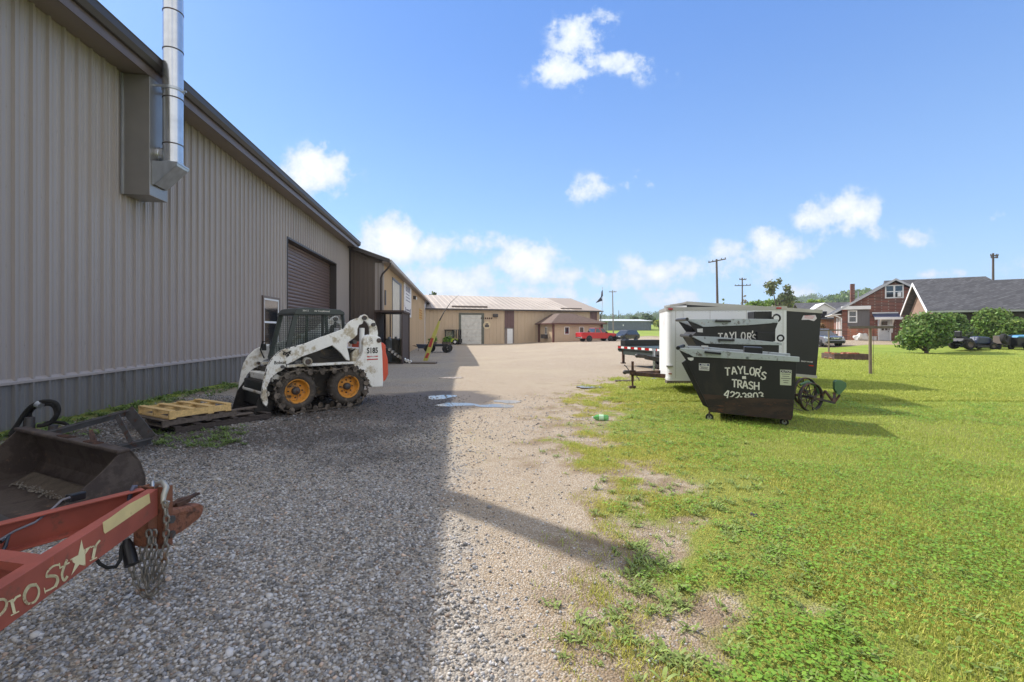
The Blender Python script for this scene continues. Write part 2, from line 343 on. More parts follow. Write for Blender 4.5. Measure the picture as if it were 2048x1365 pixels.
def ground_material():
    m = bpy.data.materials.new('ground_gravel_and_lawn'); m.use_nodes = True; t = m.node_tree; b = t.nodes['Principled BSDF']
    a = nd(t, 'ShaderNodeVertexColor', layer_name='col'); s = nd(t, 'ShaderNodeSeparateColor'); t.links.new(a.outputs[0], s.inputs[0])
    co = nd(t, 'ShaderNodeTexCoord')
    def noi(sc, det=5, ro=.55, off=0):
        n = nd(t, 'ShaderNodeTexNoise'); n.inputs['Scale'].default_value = sc; n.inputs['Detail'].default_value = det; n.inputs['Roughness'].default_value = ro
        if off:
            mp = nd(t, 'ShaderNodeMapping'); mp.inputs['Location'].default_value = (off, off*2, 0); t.links.new(co.outputs['Object'], mp.inputs[0]); t.links.new(mp.outputs[0], n.inputs['Vector'])
        else: t.links.new(co.outputs['Object'], n.inputs['Vector'])
        return n.outputs[0]
    def vor(sc, out=1, feat='F1'):
        n = nd(t, 'ShaderNodeTexVoronoi', feature=feat); n.inputs['Scale'].default_value = sc; t.links.new(co.outputs['Object'], n.inputs['Vector']); return n
    v1 = vor(72); v2 = vor(150)
    sep = nd(t, 'ShaderNodeSeparateColor'); t.links.new(v1.outputs['Color'], sep.inputs[0])
    sep2 = nd(t, 'ShaderNodeSeparateColor'); t.links.new(v2.outputs['Color'], sep2.inputs[0])
    stone = mixc(t, sep.outputs[0], c(84,80,76), c(186,180,170))
    stone = mixc(t, mth(t, 'MULTIPLY', sep.outputs[1], .35), stone, c(170,152,132))
    dirt = mixc(t, noi(5), c(142,124,102), c(170,152,128))
    dirt = mixc(t, mth(t, 'MULTIPLY', ss_(t, sep2.outputs[0], .62, .75), .75), dirt, c(200,192,180))
    dirt = mixc(t, mth(t, 'MULTIPLY', ss_(t, sep2.outputs[1], .8, .9), .6), dirt, c(84,76,70))
    big = noi(.22, 4, .6, 3); big2 = noi(1.3, 5, .65, 8)
    stf = mth(t, 'ADD', s.outputs[2], mth(t, 'MULTIPLY', mth(t, 'SUBTRACT', big2, .5), 1.0), clamp=True)
    g = mixc(t, ss_(t, stf, .25, .75), dirt, stone)
    g = mixc(t, mth(t, 'MULTIPLY', ss_(t, big, .42, .66), .35), g, c(178,166,142))
    g = mixc(t, mth(t, 'MULTIPLY', ss_(t, noi(.9, 6, .7, 21), .56, .74), .3), g, c(110,96,84))
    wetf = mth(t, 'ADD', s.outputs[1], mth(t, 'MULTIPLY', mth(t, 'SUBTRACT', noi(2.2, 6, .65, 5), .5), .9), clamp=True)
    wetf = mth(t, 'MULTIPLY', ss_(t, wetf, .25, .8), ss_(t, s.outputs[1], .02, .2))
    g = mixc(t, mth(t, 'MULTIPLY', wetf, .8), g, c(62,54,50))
    g = mixc(t, mth(t, 'MULTIPLY', mth(t, 'MULTIPLY', ss_(t, s.outputs[0], .0, .25), ss_(t, noi(4, 5, .7, 31), .35, .6)), .8), g, mixc(t, noi(14, 5, .7), c(98,80,62), c(150,130,104)))
    # soil and thatch beneath the grass, lawn colour further off
    gr = mixc(t, noi(3.0, 8, .7), c(106,130,44), c(146,160,66))
    gr = mixc(t, mth(t, 'MULTIPLY', ss_(t, noi(.45, 5, .6, 9), .45, .65), .45), gr, c(150,154,70))
    mpw = nd(t, 'ShaderNodeMapping'); mpw.inputs['Rotation'].default_value = (0, 0, R(64)); mpw.inputs['Scale'].default_value = (.55, .01, 1); t.links.new(co.outputs['Object'], mpw.inputs[0])
    nw = nd(t, 'ShaderNodeTexNoise'); nw.inputs['Scale'].default_value = 1; nw.inputs['Detail'].default_value = 1; t.links.new(mpw.outputs[0], nw.inputs['Vector'])
    gr = mixc(t, mth(t, 'MULTIPLY', ss_(t, nw.outputs[0], .4, .6), .35), gr, c(156,170,76))
    gr = mixc(t, mth(t, 'MULTIPLY', ss_(t, noi(28, 3, .6), .5, .75), .45), gr, c(92,118,36))
    geo = nd(t, 'ShaderNodeNewGeometry'); sx = nd(t, 'ShaderNodeSeparateXYZ'); t.links.new(geo.outputs['Position'], sx.inputs[0])
    soil = mixc(t, noi(9, 6, .7), c(108,100,58), c(140,140,70))
    gr = mixc(t, mth(t, 'MULTIPLY', mth(t, 'SUBTRACT', 1.0, ss_(t, sx.outputs[1], 7, 13)), .6), gr, soil)
    cf = mth(t, 'ADD', s.outputs[0], mth(t, 'MULTIPLY', mth(t, 'SUBTRACT', noi(7, 6, .7, 4), .5), .7))
    cf = mth(t, 'MULTIPLY', ss_(t, cf, .35, .75), ss_(t, s.outputs[0], .01, .1))
    fin = mixc(t, cf, g, gr)
    t.links.new(fin, b.inputs['Base Color'])
    rg = mth(t, 'SUBTRACT', .92, mth(t, 'MULTIPLY', wetf, .35)); t.links.new(rg, b.inputs['Roughness']); b.inputs['Specular IOR Level'].default_value = .25
    h = mth(t, 'ADD', mth(t, 'MULTIPLY', v1.outputs['Distance'], -1.0), mth(t, 'MULTIPLY', noi(30, 5, .6), .6))
    bp = nd(t, 'ShaderNodeBump'); bp.inputs['Strength'].default_value = .7; bp.inputs['Distance'].default_value = .016; t.links.new(h, bp.inputs['Height']); t.links.new(bp.outputs[0], b.inputs['Normal'])
    return m
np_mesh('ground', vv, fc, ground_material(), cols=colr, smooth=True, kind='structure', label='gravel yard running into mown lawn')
# ---- loose stones ----
def stones():
    N = 260000
    # denser close to the camera
    Y = 1.2+10.0*rng.random(N)**1.7; X = -9.0+11.5*rng.random(N)
    keep = (np.abs(X)/np.maximum(Y, .1) < 1.35)
    X, Y = X[keep], Y[keep]
    st = stony(X, Y); cvv = cover(X, Y); nP = X*.993+Y*.121; we = wet(X, Y)
    pr = (.07+.93*st**1.3)*(1-.45*sst(-.9, .1, X+.1*Y-.3))*(1-np.clip(cvv*1.5, 0, 1))*(1-.6*we)
    keep = (rng.random(len(X)) < pr) & (nP > -6.9); X, Y, we = X[keep], Y[keep], we[keep]; n = len(X)
    ph = (1+5**.5)/2
    ico = np.array([(-1,ph,0),(1,ph,0),(-1,-ph,0),(1,-ph,0),(0,-1,ph),(0,1,ph),(0,-1,-ph),(0,1,-ph),(ph,0,-1),(ph,0,1),(-ph,0,-1),(-ph,0,1)])/math.sqrt(1+ph*ph)
    fi = np.array([(0,11,5),(0,5,1),(0,1,7),(0,7,10),(0,10,11),(1,5,9),(5,11,4),(11,10,2),(10,7,6),(7,1,8),(3,9,4),(3,4,2),(3,2,6),(3,6,8),(3,8,9),(4,9,5),(2,4,11),(6,2,10),(8,6,7),(9,8,1)])
    r = .0058+.0082*rng.random(n)**1.9+.018*(rng.random(n) > .994)*rng.random(n)
    r = r*(1+.35*sst(4, 9, Y))*(1-.18*sst(-.9, .1, X+.1*Y-.3))
    V = ico[None]*(1+.35*(rng.random((n, 12, 1))-.5))*r[:, None, None]
    V = V*np.stack([1+.5*rng.random(n), .8+.3*rng.random(n), .55+.3*rng.random(n)], -1)[:, None]
    a = rng.random(n)*6.283; ca, sa = np.cos(a), np.sin(a)
    X2 = V[..., 0]*ca[:, None]-V[..., 1]*sa[:, None]; Y2 = V[..., 0]*sa[:, None]+V[..., 1]*ca[:, None]
    ti = (rng.random(n)-.5)*.9; Z2 = V[..., 2]+X2*ti[:, None]
    V = np.stack([X2+X[:, None], Y2+Y[:, None], Z2+(gsurf(X, Y)+r*.25)[:, None]], -1).reshape(-1, 3)
    fa = (fi[None]+12*np.arange(n)[:, None, None]).reshape(-1, 3)
    g = .13+.42*rng.random(n)**1.25; g = np.where(rng.random(n) > .94, .48+.15*rng.random(n), g); g = g*(1-.6*we)
    w = rng.random(n)[:, None]**1.5
    col = g[:, None]*(np.array([[1.0,.95,.88]])*w+np.array([[1.0,.99,1.0]])*(1-w)); col = np.where(rng.random(n)[:, None] > .93, g[:, None]*np.array([[1.12,.86,.68]]), col)
    np_mesh('gravel', V, fa, attr_mat('loose_stone', .8, bump=.25), cols=np.repeat(col, 12, 0), kind='stuff', label='loose grey and tan stones on the yard')
stones()
# ---- grass blades, clover and weeds ----
def blades(name, X, Y, H, Wd, col, mt, lean=.5, **k):
    n = len(X); a = rng.random(n)*6.283; dx, dy = np.cos(a), np.sin(a); px, py = -dy, dx
    la = rng.random(n)*lean*H; la2 = la*1.9
    z0 = gsurf(X, Y)-.004
    def pt(s, l, h): return np.stack([X+px*s+dx*l, Y+py*s+dy*l, z0+h], -1)
    V = np.stack([pt(-Wd/2, 0, 0), pt(Wd/2, 0, 0), pt(Wd*.42, la*.5, H*.55), pt(-Wd*.42, la*.5, H*.55), pt(Wd*.06, la2*.75, H), pt(-Wd*.06, la2*.75, H)], 1).reshape(-1, 3)
    f = np.array([(0,1,2,3),(3,2,4,5)]); fa = (f[None]+6*np.arange(n)[:, None, None]).reshape(-1, 4)
    return np_mesh(name, V, fa, mt, cols=np.repeat(col, 6, 0), **k)
def leaves(name, X, Y, Z, Sz, col, mt, flat=.6, kx=1.0, **k):                  # small flat leaves (clover, weeds)
    n = len(X); a = rng.random(n)*6.283; t1 = np.stack([np.cos(a), np.sin(a), (rng.random(n)-.5)*flat*2], -1); b = a+math.pi/2
    t2 = np.stack([np.cos(b), np.sin(b), (rng.random(n)-.5)*flat*2], -1)
    p = np.stack([X, Y, Z], -1)[:, None]; s = Sz[:, None, None]
    q = np.array([(-.5*kx,0),(-.2*kx,-.36),(.3*kx,-.3),(.5*kx,0),(.3*kx,.3),(-.2*kx,.36)])
    V = (p+s*(q[None, :, :1]*t1[:, None]+q[None, :, 1:]*t2[:, None])).reshape(-1, 3)
    f = np.array([(0,1,2,3),(3,4,5,0)]); fa = (f[None]+6*np.arange(n)[:, None, None]).reshape(-1, 4)
    return np_mesh(name, V, fa, mt, cols=np.repeat(col, 6, 0), **k)
GRM = attr_mat('grass_blade', .55, trans=.35, spec=.25); LFM = attr_mat('leaf', .5, trans=.3, spec=.3)
def gcol(n, X, Y, base=None, yel=None):
    a = np.array(c(172,186,86)); b_ = np.array(c(216,202,112)); d = np.array(c(118,142,64)); w = fbm(X, Y, .8)[:, None]; r_ = rng.random((n, 1))
    y_ = np.clip((w-.5)*3+.3 if yel is None else yel[:, None], 0, 1)
    col = a*(1-y_*.75)+b_*y_*.75
    col = col*(1-.35*r_)+d*.35*r_
    return col*(.8+.45*rng.random((n, 1)))
def lawn():
    N = 420000
    Y = 1.3+15*rng.random(N)**1.55; X = -1.0+ (Y*1.3+3)*rng.random(N)
    cvv = cover(X, Y); n2 = fbm(X+7, Y+3, 2.3)
    keep = (rng.random(len(X)) < np.clip(cvv*1.05, 0, 1)**1.6*np.clip(.55+1.2*(n2-.3), .35, 1)); X, Y, cvv = X[keep], Y[keep], cvv[keep]; n = len(X)
    edge = np.clip(1.6-(X-lawn_edge(Y))/1.3, 0, 1)                             # short yellow moss-like grass near the gravel
    edge = edge*(fbm(X+3, Y, .7) > .42)
    H = (.017+.026*rng.random(n))*(1-.35*edge)*(1+.25*sst(6, 14, Y)); Wd = (.0028+.003*rng.random(n))*(1+.9*sst(2, 10, Y)+1.2*sst(9, 16, Y))
    blades('grass', X, Y, H, Wd, gcol(n, X, Y, yel=np.clip(edge*1.1+.25*rng.random(n), 0, 1)), GRM, lean=.7, kind='stuff', label='short lawn grass, yellow beside the gravel')
    N = 120000
    Y = 1.3+10*rng.random(N)**1.6; X = .5+(Y*1.3+2)*rng.random(N)
    cvv = cover(X, Y); cl = fbm(X+31, Y+17, .8)
    keep = (rng.random(N) < np.clip((cvv-.5)*2, 0, 1)*np.clip((cl-.40)*6, .08, 1)); X, Y = X[keep], Y[keep]; n = len(X)
    col = np.array(c(126,164,62))*(.75+.5*rng.random((n, 1))); col = col*(1-.3*rng.random((n, 1))*np.array([[0,.1,.3]]))
    leaves('clover', X, Y, gsurf(X, Y)+.018+.03*rng.random(n), (.013+.013*rng.random(n))*(1+.5*sst(4, 10, Y)), col, LFM, .35, kind='stuff', label='bright clover patches in the lawn')
lawn()
def moss():
    N = 420000; Y = 1.4+12*rng.random(N)**1.5; X = lawn_edge(Y)-.6+3.9*rng.random(N); cvv = cover(X, Y); nn = fbm(X+3, Y, 1.1, 4)
    keep = (rng.random(N) < np.clip(cvv*1.8, 0, 1)**1.3*np.clip((nn-.47)*9, 0, 1)*np.clip(1.9-(X-lawn_edge(Y))/1.6, 0, 1)); X, Y = X[keep], Y[keep]; n = len(X)
    H = .010+.016*rng.random(n)+.015*(rng.random(n) > .8); Wd = .003+.003*rng.random(n)+.004*sst(4, 11, Y)
    blades('moss_grass', X, Y, H, Wd, gcol(n, X, Y, yel=.75+.4*rng.random(n)), GRM, lean=.9, kind='stuff', label='thin yellow green grass creeping over the gravel edge')
moss()
def lawn_far():
    N = 260000; Y = 10+26*rng.random(N)**1.35; X = 2+(Y*1.22)*rng.random(N); cvv = cover(X, Y)
    keep = (rng.random(N) < np.clip(cvv, 0, 1)**1.5*(1-sst(20, 35, Y))); X, Y = X[keep], Y[keep]; n = len(X)
    H = .035+.03*rng.random(n); Wd = .009+.009*rng.random(n)+.008*sst(14, 26, Y)
    blades('grass', X, Y, H, Wd, gcol(n, X, Y, yel=.25+.3*rng.random(n)), GRM, lean=1.0, kind='stuff', label='mown grass further out on the lawn')
lawn_far()
def weed_plants(spots, name, label, hmul=1.0, colr=(84,122,42), nl=26, kind='rosette'):
    Xs = []; Ys = []; Zs = []; Ss = []; V = []; Fa = []; Cc = []; k0 = 0
    for (x, y, s) in spots:
        for i in range(int(nl*(.7+.6*random.random()))):
            a = random.random()*6.283; L = s*(.5+.7*random.random()); w = L*(.16+.12*random.random()); up = (.25+.75*random.random())*hmul
            ox = (random.random()-.5)*s*1.2; oy = (random.random()-.5)*s*1.2
            z = float(gsurf(x, y)); dx, dy = math.cos(a), math.sin(a); px, py = -dy, dx
            pts = [(0,0,.003),(.35,1,up*.45),(.7,.9,up*.7),(1,0,up*.62)]
            b0 = len(V)
            for (l, ww, h) in pts:
                for sg in (-1, 1): V.append((x+ox+dx*L*l+px*w*ww*sg*.5, y+oy+dy*L*l+py*w*ww*sg*.5, z+L*h))
            for q in range(3): Fa.append((b0+2*q, b0+2*q+1, b0+2*q+3, b0+2*q+2))
            g = .7+.6*random.random(); cc_ = np.array(c(*colr))*g; Cc += [cc_]*8
    return np_mesh(name, np.array(V), np.array(Fa), LFM, cols=np.array(Cc), kind='stuff', label=label)
sp = []
for _ in range(560):
    y = 1.7+9*random.random()**1.5; x = float(lawn_edge(y))+random.gauss(.55+.1*y, .6+.05*y)
    if float(cover(x, y)) > .04 and x > .4: sp.append((x, y, .025+.04*random.random()))
for (px, py, n_) in ((1300,1120,16),(1240,1290,14),(1210,1230,6),(1340,1330,14),(1290,1100,12),(1270,1150,8),(1135,1300,4),(1300,1190,10),(1250,1000,5),(1420,1020,10),(1470,980,12),(1380,1210,6),(1560,1130,14),(1500,1060,12)):
    q = G(px, py)
    for _ in range(n_): sp.append((q.x+random.gauss(0, .12), q.y+random.gauss(0, .11), .03+.035*random.random()))
weed_plants(sp, 'weeds', 'broad leaved weeds where gravel meets lawn', 1.0, (142,160,88), 17)
sp = []
for _ in range(170):
    s0 = -2+8.5*random.random(); d0 = .15+abs(random.gauss(0, .55)); sp.append((-7.91-.121*s0+.993*d0, 7.03+.993*s0+.121*d0, .06+.08*random.random()))
for _ in range(90):
    q = G(300+200*random.random(), 850+50*random.random()); sp.append((q.x, q.y, .04+.05*random.random()))
WW = sp
weed_plants(sp, 'wall_weeds', 'low green weeds growing along the foot of the grey metal wainscot', 1.1, (112,134,74), 18)
# ---- puddles ----
PUD = M('puddle_water', c(96,84,68), .02, var=.1, vs=2, spec=1.0)
for i, (px, py, rx, ry, lb) in enumerate(((882,795,26,4.5,'puddle half in the building shadow, furthest left of the four'), (912,810,36,4.2,'long pale puddle crossing the shadow edge'), (992,813,34,4.0,'oval puddle in the sunlit gravel, nearer of the right pair'), (1015,804,26,3.2,'thin puddle in the sunlit gravel, farther of the right pair'), (1180,777,30,1.8,'narrow sliver of water near the right edge of the gravel'),(905,757,26,1.3,'thin sliver of water by the shadow edge beyond the puddles'))):
    q = G(px, py); rX = rx/F*q.y; rY = abs(G(px, py+ry).y-q.y); m = MB(); n = 40; pts = []
    for k in range(n):
        a = 2*math.pi*k/n; w = 1+.16*math.sin(2*a+i)+.12*math.sin(3*a+2*i)+.07*math.sin(5*a+i*3); x = q.x+rX*w*math.cos(a); y = q.y+rY*w*math.sin(a)
        pts.append((x, y, 0))
    zt = max(float(gsurf(a, b)) for a, b, _ in pts+[(q.x, q.y, 0)])+.006
    m.prism([(a, b, zt-.03) for a, b, _ in pts], (0, 0, .03)); m.build('puddle', PUD, label=lb, cat='puddle', group='puddles in the gravel yard')
# ================= BUILDINGS =================
WD = Vector((-.1207, .9927, 0)); WN = Vector((.9927, .1207, 0)); W0 = Vector((-7.91, 7.03, 0))   # along / out of the main wall
def wp(s, d, z): return W0+WD*s+WN*d+Vector((0, 0, z))
def rib_sheet(m, o, along, out, s0, s1, z0, z1, pitch=.305, h=.046, phase=0.0, rw=.052, top=None):
    """ribbed metal siding from s0 to s1 along a wall; top(s) gives a sloping upper edge"""
    o = Vector(o); pr = []; k = math.floor((s0-phase)/pitch)
    while phase+k*pitch < s1+pitch:
        b = phase+k*pitch
        pr += [(b-rw*.62, 0), (b-rw*.36, h), (b+rw*.36, h), (b+rw*.62, 0)]
        for q in (.36, .64): pr += [(b+pitch*q-.012, 0), (b+pitch*q, h*.22), (b+pitch*q+.012, 0)]
        k += 1
    pr = [(s0, 0)]+[p for p in pr if s0 < p[0] < s1]+[(s1, 0)]
    vs = []
    for (s, d) in pr:
        t = z1 if top is None else top(s)
        vs += [o+along*s+out*d+Vector((0,0,z0)), o+along*s+out*d+Vector((0,0,t))]
    m.add(vs, [(2*i, 2*i+2, 2*i+3, 2*i+1) for i in range(len(pr)-1)])
# ---- main metal building ----
SA, SE, EH = -24.0, 22.9, 7.02
bw = thing('metal_building', wp(0, 0, 0), label='long tan ribbed metal building filling the left side, with grey wainscot and rolling door', cat='building')
DL, DR, DH = 11.95, 19.75, 5.5
m = MB(); Z0 = .80
rib_sheet(m, W0, WD, WN, SA, DL, Z0, EH, phase=.21); rib_sheet(m, W0, WD, WN, DL, DR, DH, EH, phase=.21); rib_sheet(m, W0, WD, WN, DR, SE, Z0, EH, phase=.21)
m.build('wall_siding', mat['tan'], bw)
m = MB()
for a in range(int((DL-SA)/.305)):
    s = SA+.21+a*.305
    for z in (1.35, 2.6, 3.85, 5.1, 6.35):
        for ds in (-.06, .09, .19): m.add([wp(s+ds+x, .006+(.004 if abs(x)<.001 else 0), z+y) for x, y in ((-.007,0),(0,-.007),(.007,0),(0,.007))], [(0,1,2,3)])
m.build('wall_screws', mat['darktrim'], bw)
m = MB(); rib_sheet(m, W0, WD, WN, SA, DL, -.6, Z0-.04, phase=.21, rw=.045); rib_sheet(m, W0, WD, WN, DR, SE, -1.2, Z0-.04, phase=.21, rw=.045); m.build('wainscot', mat['greysid'], bw)
m = MB()
for (a, b) in ((SA, DL), (DR, SE)):
    m.prism([wp(a, .002, Z0+.03), wp(a, .05, Z0-.02), wp(a, .05, Z0-.06), wp(a, .002, Z0-.06)], WD*(b-a))
m.build('wainscot_trim', mat['tan'], bw)
m = MB(); m.prism([wp(SA, 0, EH), wp(SA, .55, EH-.02), wp(SA, .55, EH+.05), wp(SA, 0, EH+.07)], WD*(SE-SA+.3)); m.build('soffit', mat['soffit'], bw)
m = MB(); m.prism([wp(SA, .551, EH-.05), wp(SA, .575, EH-.05), wp(SA, .575, EH+.26), wp(SA, .551, EH+.26)], WD*(SE-SA+.3)); m.build('fascia', mat['trim'], bw)
m = MB(); m.prism([wp(SA, .577, EH+.14), wp(SA, .64, EH+.14), wp(SA, .70, EH+.24), wp(SA, .70, EH+.37), wp(SA, .715, EH+.40), wp(SA, .67, EH+.40), wp(SA, .66, EH+.25), wp(SA, .577, EH+.2)], WD*(SE-SA+.3)); m.build('gutter', mat['darktrim'], bw)
m = MB(); RW = 22
m.prism([wp(SA, .66, EH+.30), wp(SA, .66, EH+.34), wp(SA, -RW/2, EH+.34+RW/2*.30), wp(SA, -RW, EH+.3), wp(SA, -RW, EH+.25), wp(SA, -RW/2, EH+.28+RW/2*.30)], WD*(SE-SA+.3)); m.build('roof', mat['brownsid'], bw)
m = MB()                                                                       # gable ends and back wall
for s in (SA+.02, SE-.02): m.add([wp(s, -.03, -1), wp(s, -RW+.05, -1), wp(s, -RW+.05, EH+.2), wp(s, -RW/2, EH+.25+RW/2*.3), wp(s, -.03, EH+.2)], [(0,1,2,3,4)])
m.add([wp(SA, -RW+.05, -1), wp(SE, -RW+.05, -1), wp(SE, -RW+.05, EH), wp(SA, -RW+.05, EH)], [(0,1,2,3)]); m.build('end_wall', mat['brownsid'], bw)
m = MB(); m.box(-.02, .14, -.13, .035, -1.2, EH, T=frame(wp(SE-.12, 0, 0), WD)); m.build('corner_trim', mat['darktrim'], bw)
# recess and rolling door
m = MB()
m.prism([wp(DL, .03, 0), wp(DL, -.42, 0), wp(DL+.06, -.42, 0), wp(DL+.06, .03, 0)], (0, 0, DH)); m.prism([wp(DR-.06, .03, -1), wp(DR-.06, -.42, -1), wp(DR, -.42, -1), wp(DR, .03, -1)], (0, 0, DH+1))
m.prism([wp(DL, .035, DH), wp(DL, -.42, DH), wp(DL, -.42, DH-.08), wp(DL, .035, DH-.08)], WD*(DR-DL)); m.build('door_jamb', mat['darktrim'], bw)
m = MB(); z = -.6; vs = []
while z < DH-.1:
    for (dz, d) in ((0, -.38), (.02, -.345), (.075, -.335), (.13, -.345), (.15, -.38), (.16, -.38)): vs.append((z+dz, d))
    z += .16
pp = []
for (z, d) in vs: pp += [wp(DL+.06, d, z), wp(DR-.06, d, z)]
m.add(pp, [(2*i, 2*i+1, 2*i+3, 2*i+2) for i in range(len(vs)-1)]); m.build('rolling_door', mat['rolldoor'], bw)
# window
m = MB(); a, b, z0, z1 = 9.5, 10.9, 1.02, 2.78; T = frame(wp(0, 0, 0), WD)       # local: x along wall, y inward
def wframe(m, T, a, b, z0, z1, w=.06, y0=-.06, y1=.0):
    m.box(a, b, y0, y1, z0, z0+w, T); m.box(a, b, y0, y1, z1-w, z1, T); m.box(a, a+w, y0, y1, z0+w, z1-w, T); m.box(b-w, b, y0, y1, z0+w, z1-w, T)
wframe(m, T, a-.08, b+.08, z0-.08, z1+.08, .08, -.095, 0); m.build('window_surround', mat['trim'], bw)
wf = MB(); wframe(wf, T, a, b, z0, z1, .06, -.082, 0); wf.box(a+.06, b-.06, -.078, -.03, (z0+z1)/2-.035, (z0+z1)/2+.035, T); wfo = wf.build('window', mat['white'], bw)
m = MB(); m.box(a+.06, b-.06, -.058, -.035, z0+.06, (z0+z1)/2-.035, T); m.box(a+.06, b-.06, -.066, -.045, (z0+z1)/2+.035, z1-.06, T); m.build('pane', mat['glass'], wfo)
# flue: sheet metal housing and stainless stack
fs = 2.53; m = MB(T=frame(wp(0, 0, 0), WD)); m.box(fs, fs+.60, -.569, -.03, 4.46, 6.995); m.build('flue_housing', M('bare_sheet_metal', c(150,146,142), .36, metal=.55, var=.06, vs=2, spec=.5), bw, bevel=.006)
m = MB(T=frame(wp(0, 0, 0), WD)); m.box(fs-.03, fs, -.06, -.03, 4.46, 6.99); m.box(fs+.60, fs+.63, -.06, -.03, 4.46, 6.99); m.build('housing_flange', mat['galv'], bw)
pc = wp(fs+.29, .86, 0); m = MB(); up = Vector((0,0,1))
def pz(z): return Vector((pc.x, pc.y, z))
m.cyl(pz(5.22), pz(8.86), .188, n=28); fp = m.build('flue_pipe', mat['stain'], bw)
for z in (5.62, 6.62, 7.67, 8.5): m = MB(); m.cyl(pz(z), pz(z+.022), .196, n=28); m.build('pipe_seam', mat['steel'], fp)
m = MB(); m.cyl(pz(6.80), pz(6.86), .205, n=28, cap=True)
for sg in (-1, 1): m.bar(wp(fs+.29+sg*.19, .57, 6.83), wp(fs+.29+sg*.19, .80, 6.83), .012, .05)
m.cyl(pz(6.83)+WN*.19+WD*.02, pz(6.83)+WN*.26+WD*.02, .02); m.build('pipe_clamp', mat['galv'], fp)
m = MB(); m.cyl(wp(fs+.29, .57, 5.42), wp(fs+.29, .72, 5.42), .14, n=24); m.cyl(wp(fs+.29, .60, 5.42), wp(fs+.29, .63, 5.42), .155, n=24); m.build('elbow', mat['stain'], fp)
m = MB(); m.box(fs+.07, fs+.51, -1.07, -.575, 5.18, 5.21, T=frame(wp(0,0,0), WD))
for s in (fs+.07, fs+.50): m.prism([wp(s, .575, 5.18), wp(s, 1.06, 5.18), wp(s, 1.06, 5.15), wp(s, .60, 4.70), wp(s, .575, 4.70)], WD*.012)
m.prism([wp(fs+.083, 1.06, 5.178), wp(fs+.083, 1.05, 5.13), wp(fs+.083, .62, 4.70), wp(fs+.083, .60, 4.71)], WD*.415)
m.cyl(pz(5.205), pz(5.24), .2, n=24); m.build('support_bracket', mat['galv'], bw)
# ---- second building: paler tan side running on beyond ----
D2 = 2.16; S2, E2, H2 = 22.95, 71.0, 6.05
b2 = thing('metal_building', wp(S2, D2, -.4), label='second metal building beyond the first, lower, with brown gable end and paler tan side', cat='building')
RB = 18.0
def tp2(s_): return 0
m = MB(); rib_sheet(m, wp(0, D2, 0)-Vector((0,0,0)), WD, WN, S2, E2, -1.2, H2, phase=.1, rw=.04); m.build('wall_siding', mat['tan2'], b2)
m = MB()                                                                       # gable end seen above and beside the first building
o = wp(S2, D2, 0); ms = -WN
def gt(s): return H2+.28+min(s, RB/2)*.34-max(0, s-RB/2)*.34
rib_sheet(m, o, ms, -WD, 0, RB/2, -1.2, 0, phase=.3, rw=.04, top=gt); rib_sheet(m, o, ms, -WD, RB/2, RB, -1.2, 0, phase=.3, rw=.04, top=gt); m.build('gable_siding', mat['brownsid'], b2)
m = MB(); m.prism([wp(S2-.45, D2+.5, H2+.08), wp(S2-.45, D2+.5, H2+.14), wp(S2-.45, D2-RB/2, H2+.34+RB/2*.34+.1), wp(S2-.45, D2-RB, H2+.1), wp(S2-.45, D2-RB, H2), wp(S2-.45, D2-RB/2, H2+.28+RB/2*.34+.1)], WD*(E2-S2+.9)); m.build('roof', mat['brownsid'], b2)
m = MB(); m.prism([wp(S2-.47, D2+.52, H2-.06), wp(S2-.47, D2+.52, H2+.2), wp(S2-.47, D2-RB/2, H2+.48+RB/2*.34), wp(S2-.47, D2-RB/2, H2+.24+RB/2*.34)], -WD*.03); m.build('rake_trim', mat['darktrim'], b2)
m = MB(); m.prism([wp(S2-.45, D2+.02, H2-.04), wp(S2-.45, D2+.5, H2-.04), wp(S2-.45, D2+.5, H2+.02), wp(S2-.45, D2+.02, H2+.05)], WD*(E2-S2+.9)); m.build('soffit', mat['soffit'], b2)
m = MB(); m.prism([wp(S2-.45, D2+.5, H2-.06), wp(S2-.45, D2+.58, H2-.02), wp(S2-.45, D2+.62, H2+.16), wp(S2-.45, D2+.5, H2+.16)], WD*(E2-S2+.9)); m.build('gutter', mat['tan'], b2)
m = MB(); m.tube([wp(S2-.3, D2+.55, H2), wp(S2-.3, D2+.5, H2-.25), wp(S2-.14, D2-.0, H2-.75), wp(S2-.1, D2-.1, H2-1.0), wp(S2-.1, D2-.1, -.8)], .06, 8); m.build('downspout', mat['darktrim'], b2)
m = MB(); m.tube([wp(E2, D2+.55, H2), wp(E2, D2+.5, H2-.3), wp(E2-.1, D2+.12, H2-1.1), wp(E2-.1, D2+.12, -1)], .06, 8); m.build('downspout', mat['darktrim'], b2)
m = MB(); m.box(0, .14, -.05, .12, -1.2, H2, T=frame(wp(S2, D2, 0), WD)); m.box(0, .03, .0, .5, -1.2, H2, T=frame(wp(S2-.03, D2, 0), WD)); m.build('corner_trim', mat['tan'], b2)
def s_on(px, d):                                                               # distance along the wall direction where a picture column meets the plane at offset d
    return (onp(px, 661, wp(0, d, 0), WN)-W0).dot(WD)
def z_on(px, py, d): return onp(px, py, wp(0, d, 0), WN).z
a, b = s_on(783.5, D2), s_on(802, D2); zt = z_on(783.5, 560, D2)
T2 = frame(wp(0, D2, 0), WD)
m = MB(); m.box(a, a+.12, -.06, .0, -1, zt, T2); m.box(b-1.35, b, -.05, .0, -1, zt, T2); m.box(a, b, -.07, 0, zt, zt+.2, T2); m.build('door_trim', mat['darktrim'], b2)
m = MB(); m.box(a+.12, b-1.35, -.04, .0, -1, zt, T2); m.build('overhead_door', M('pale_door', c(214,210,196), .5), b2)
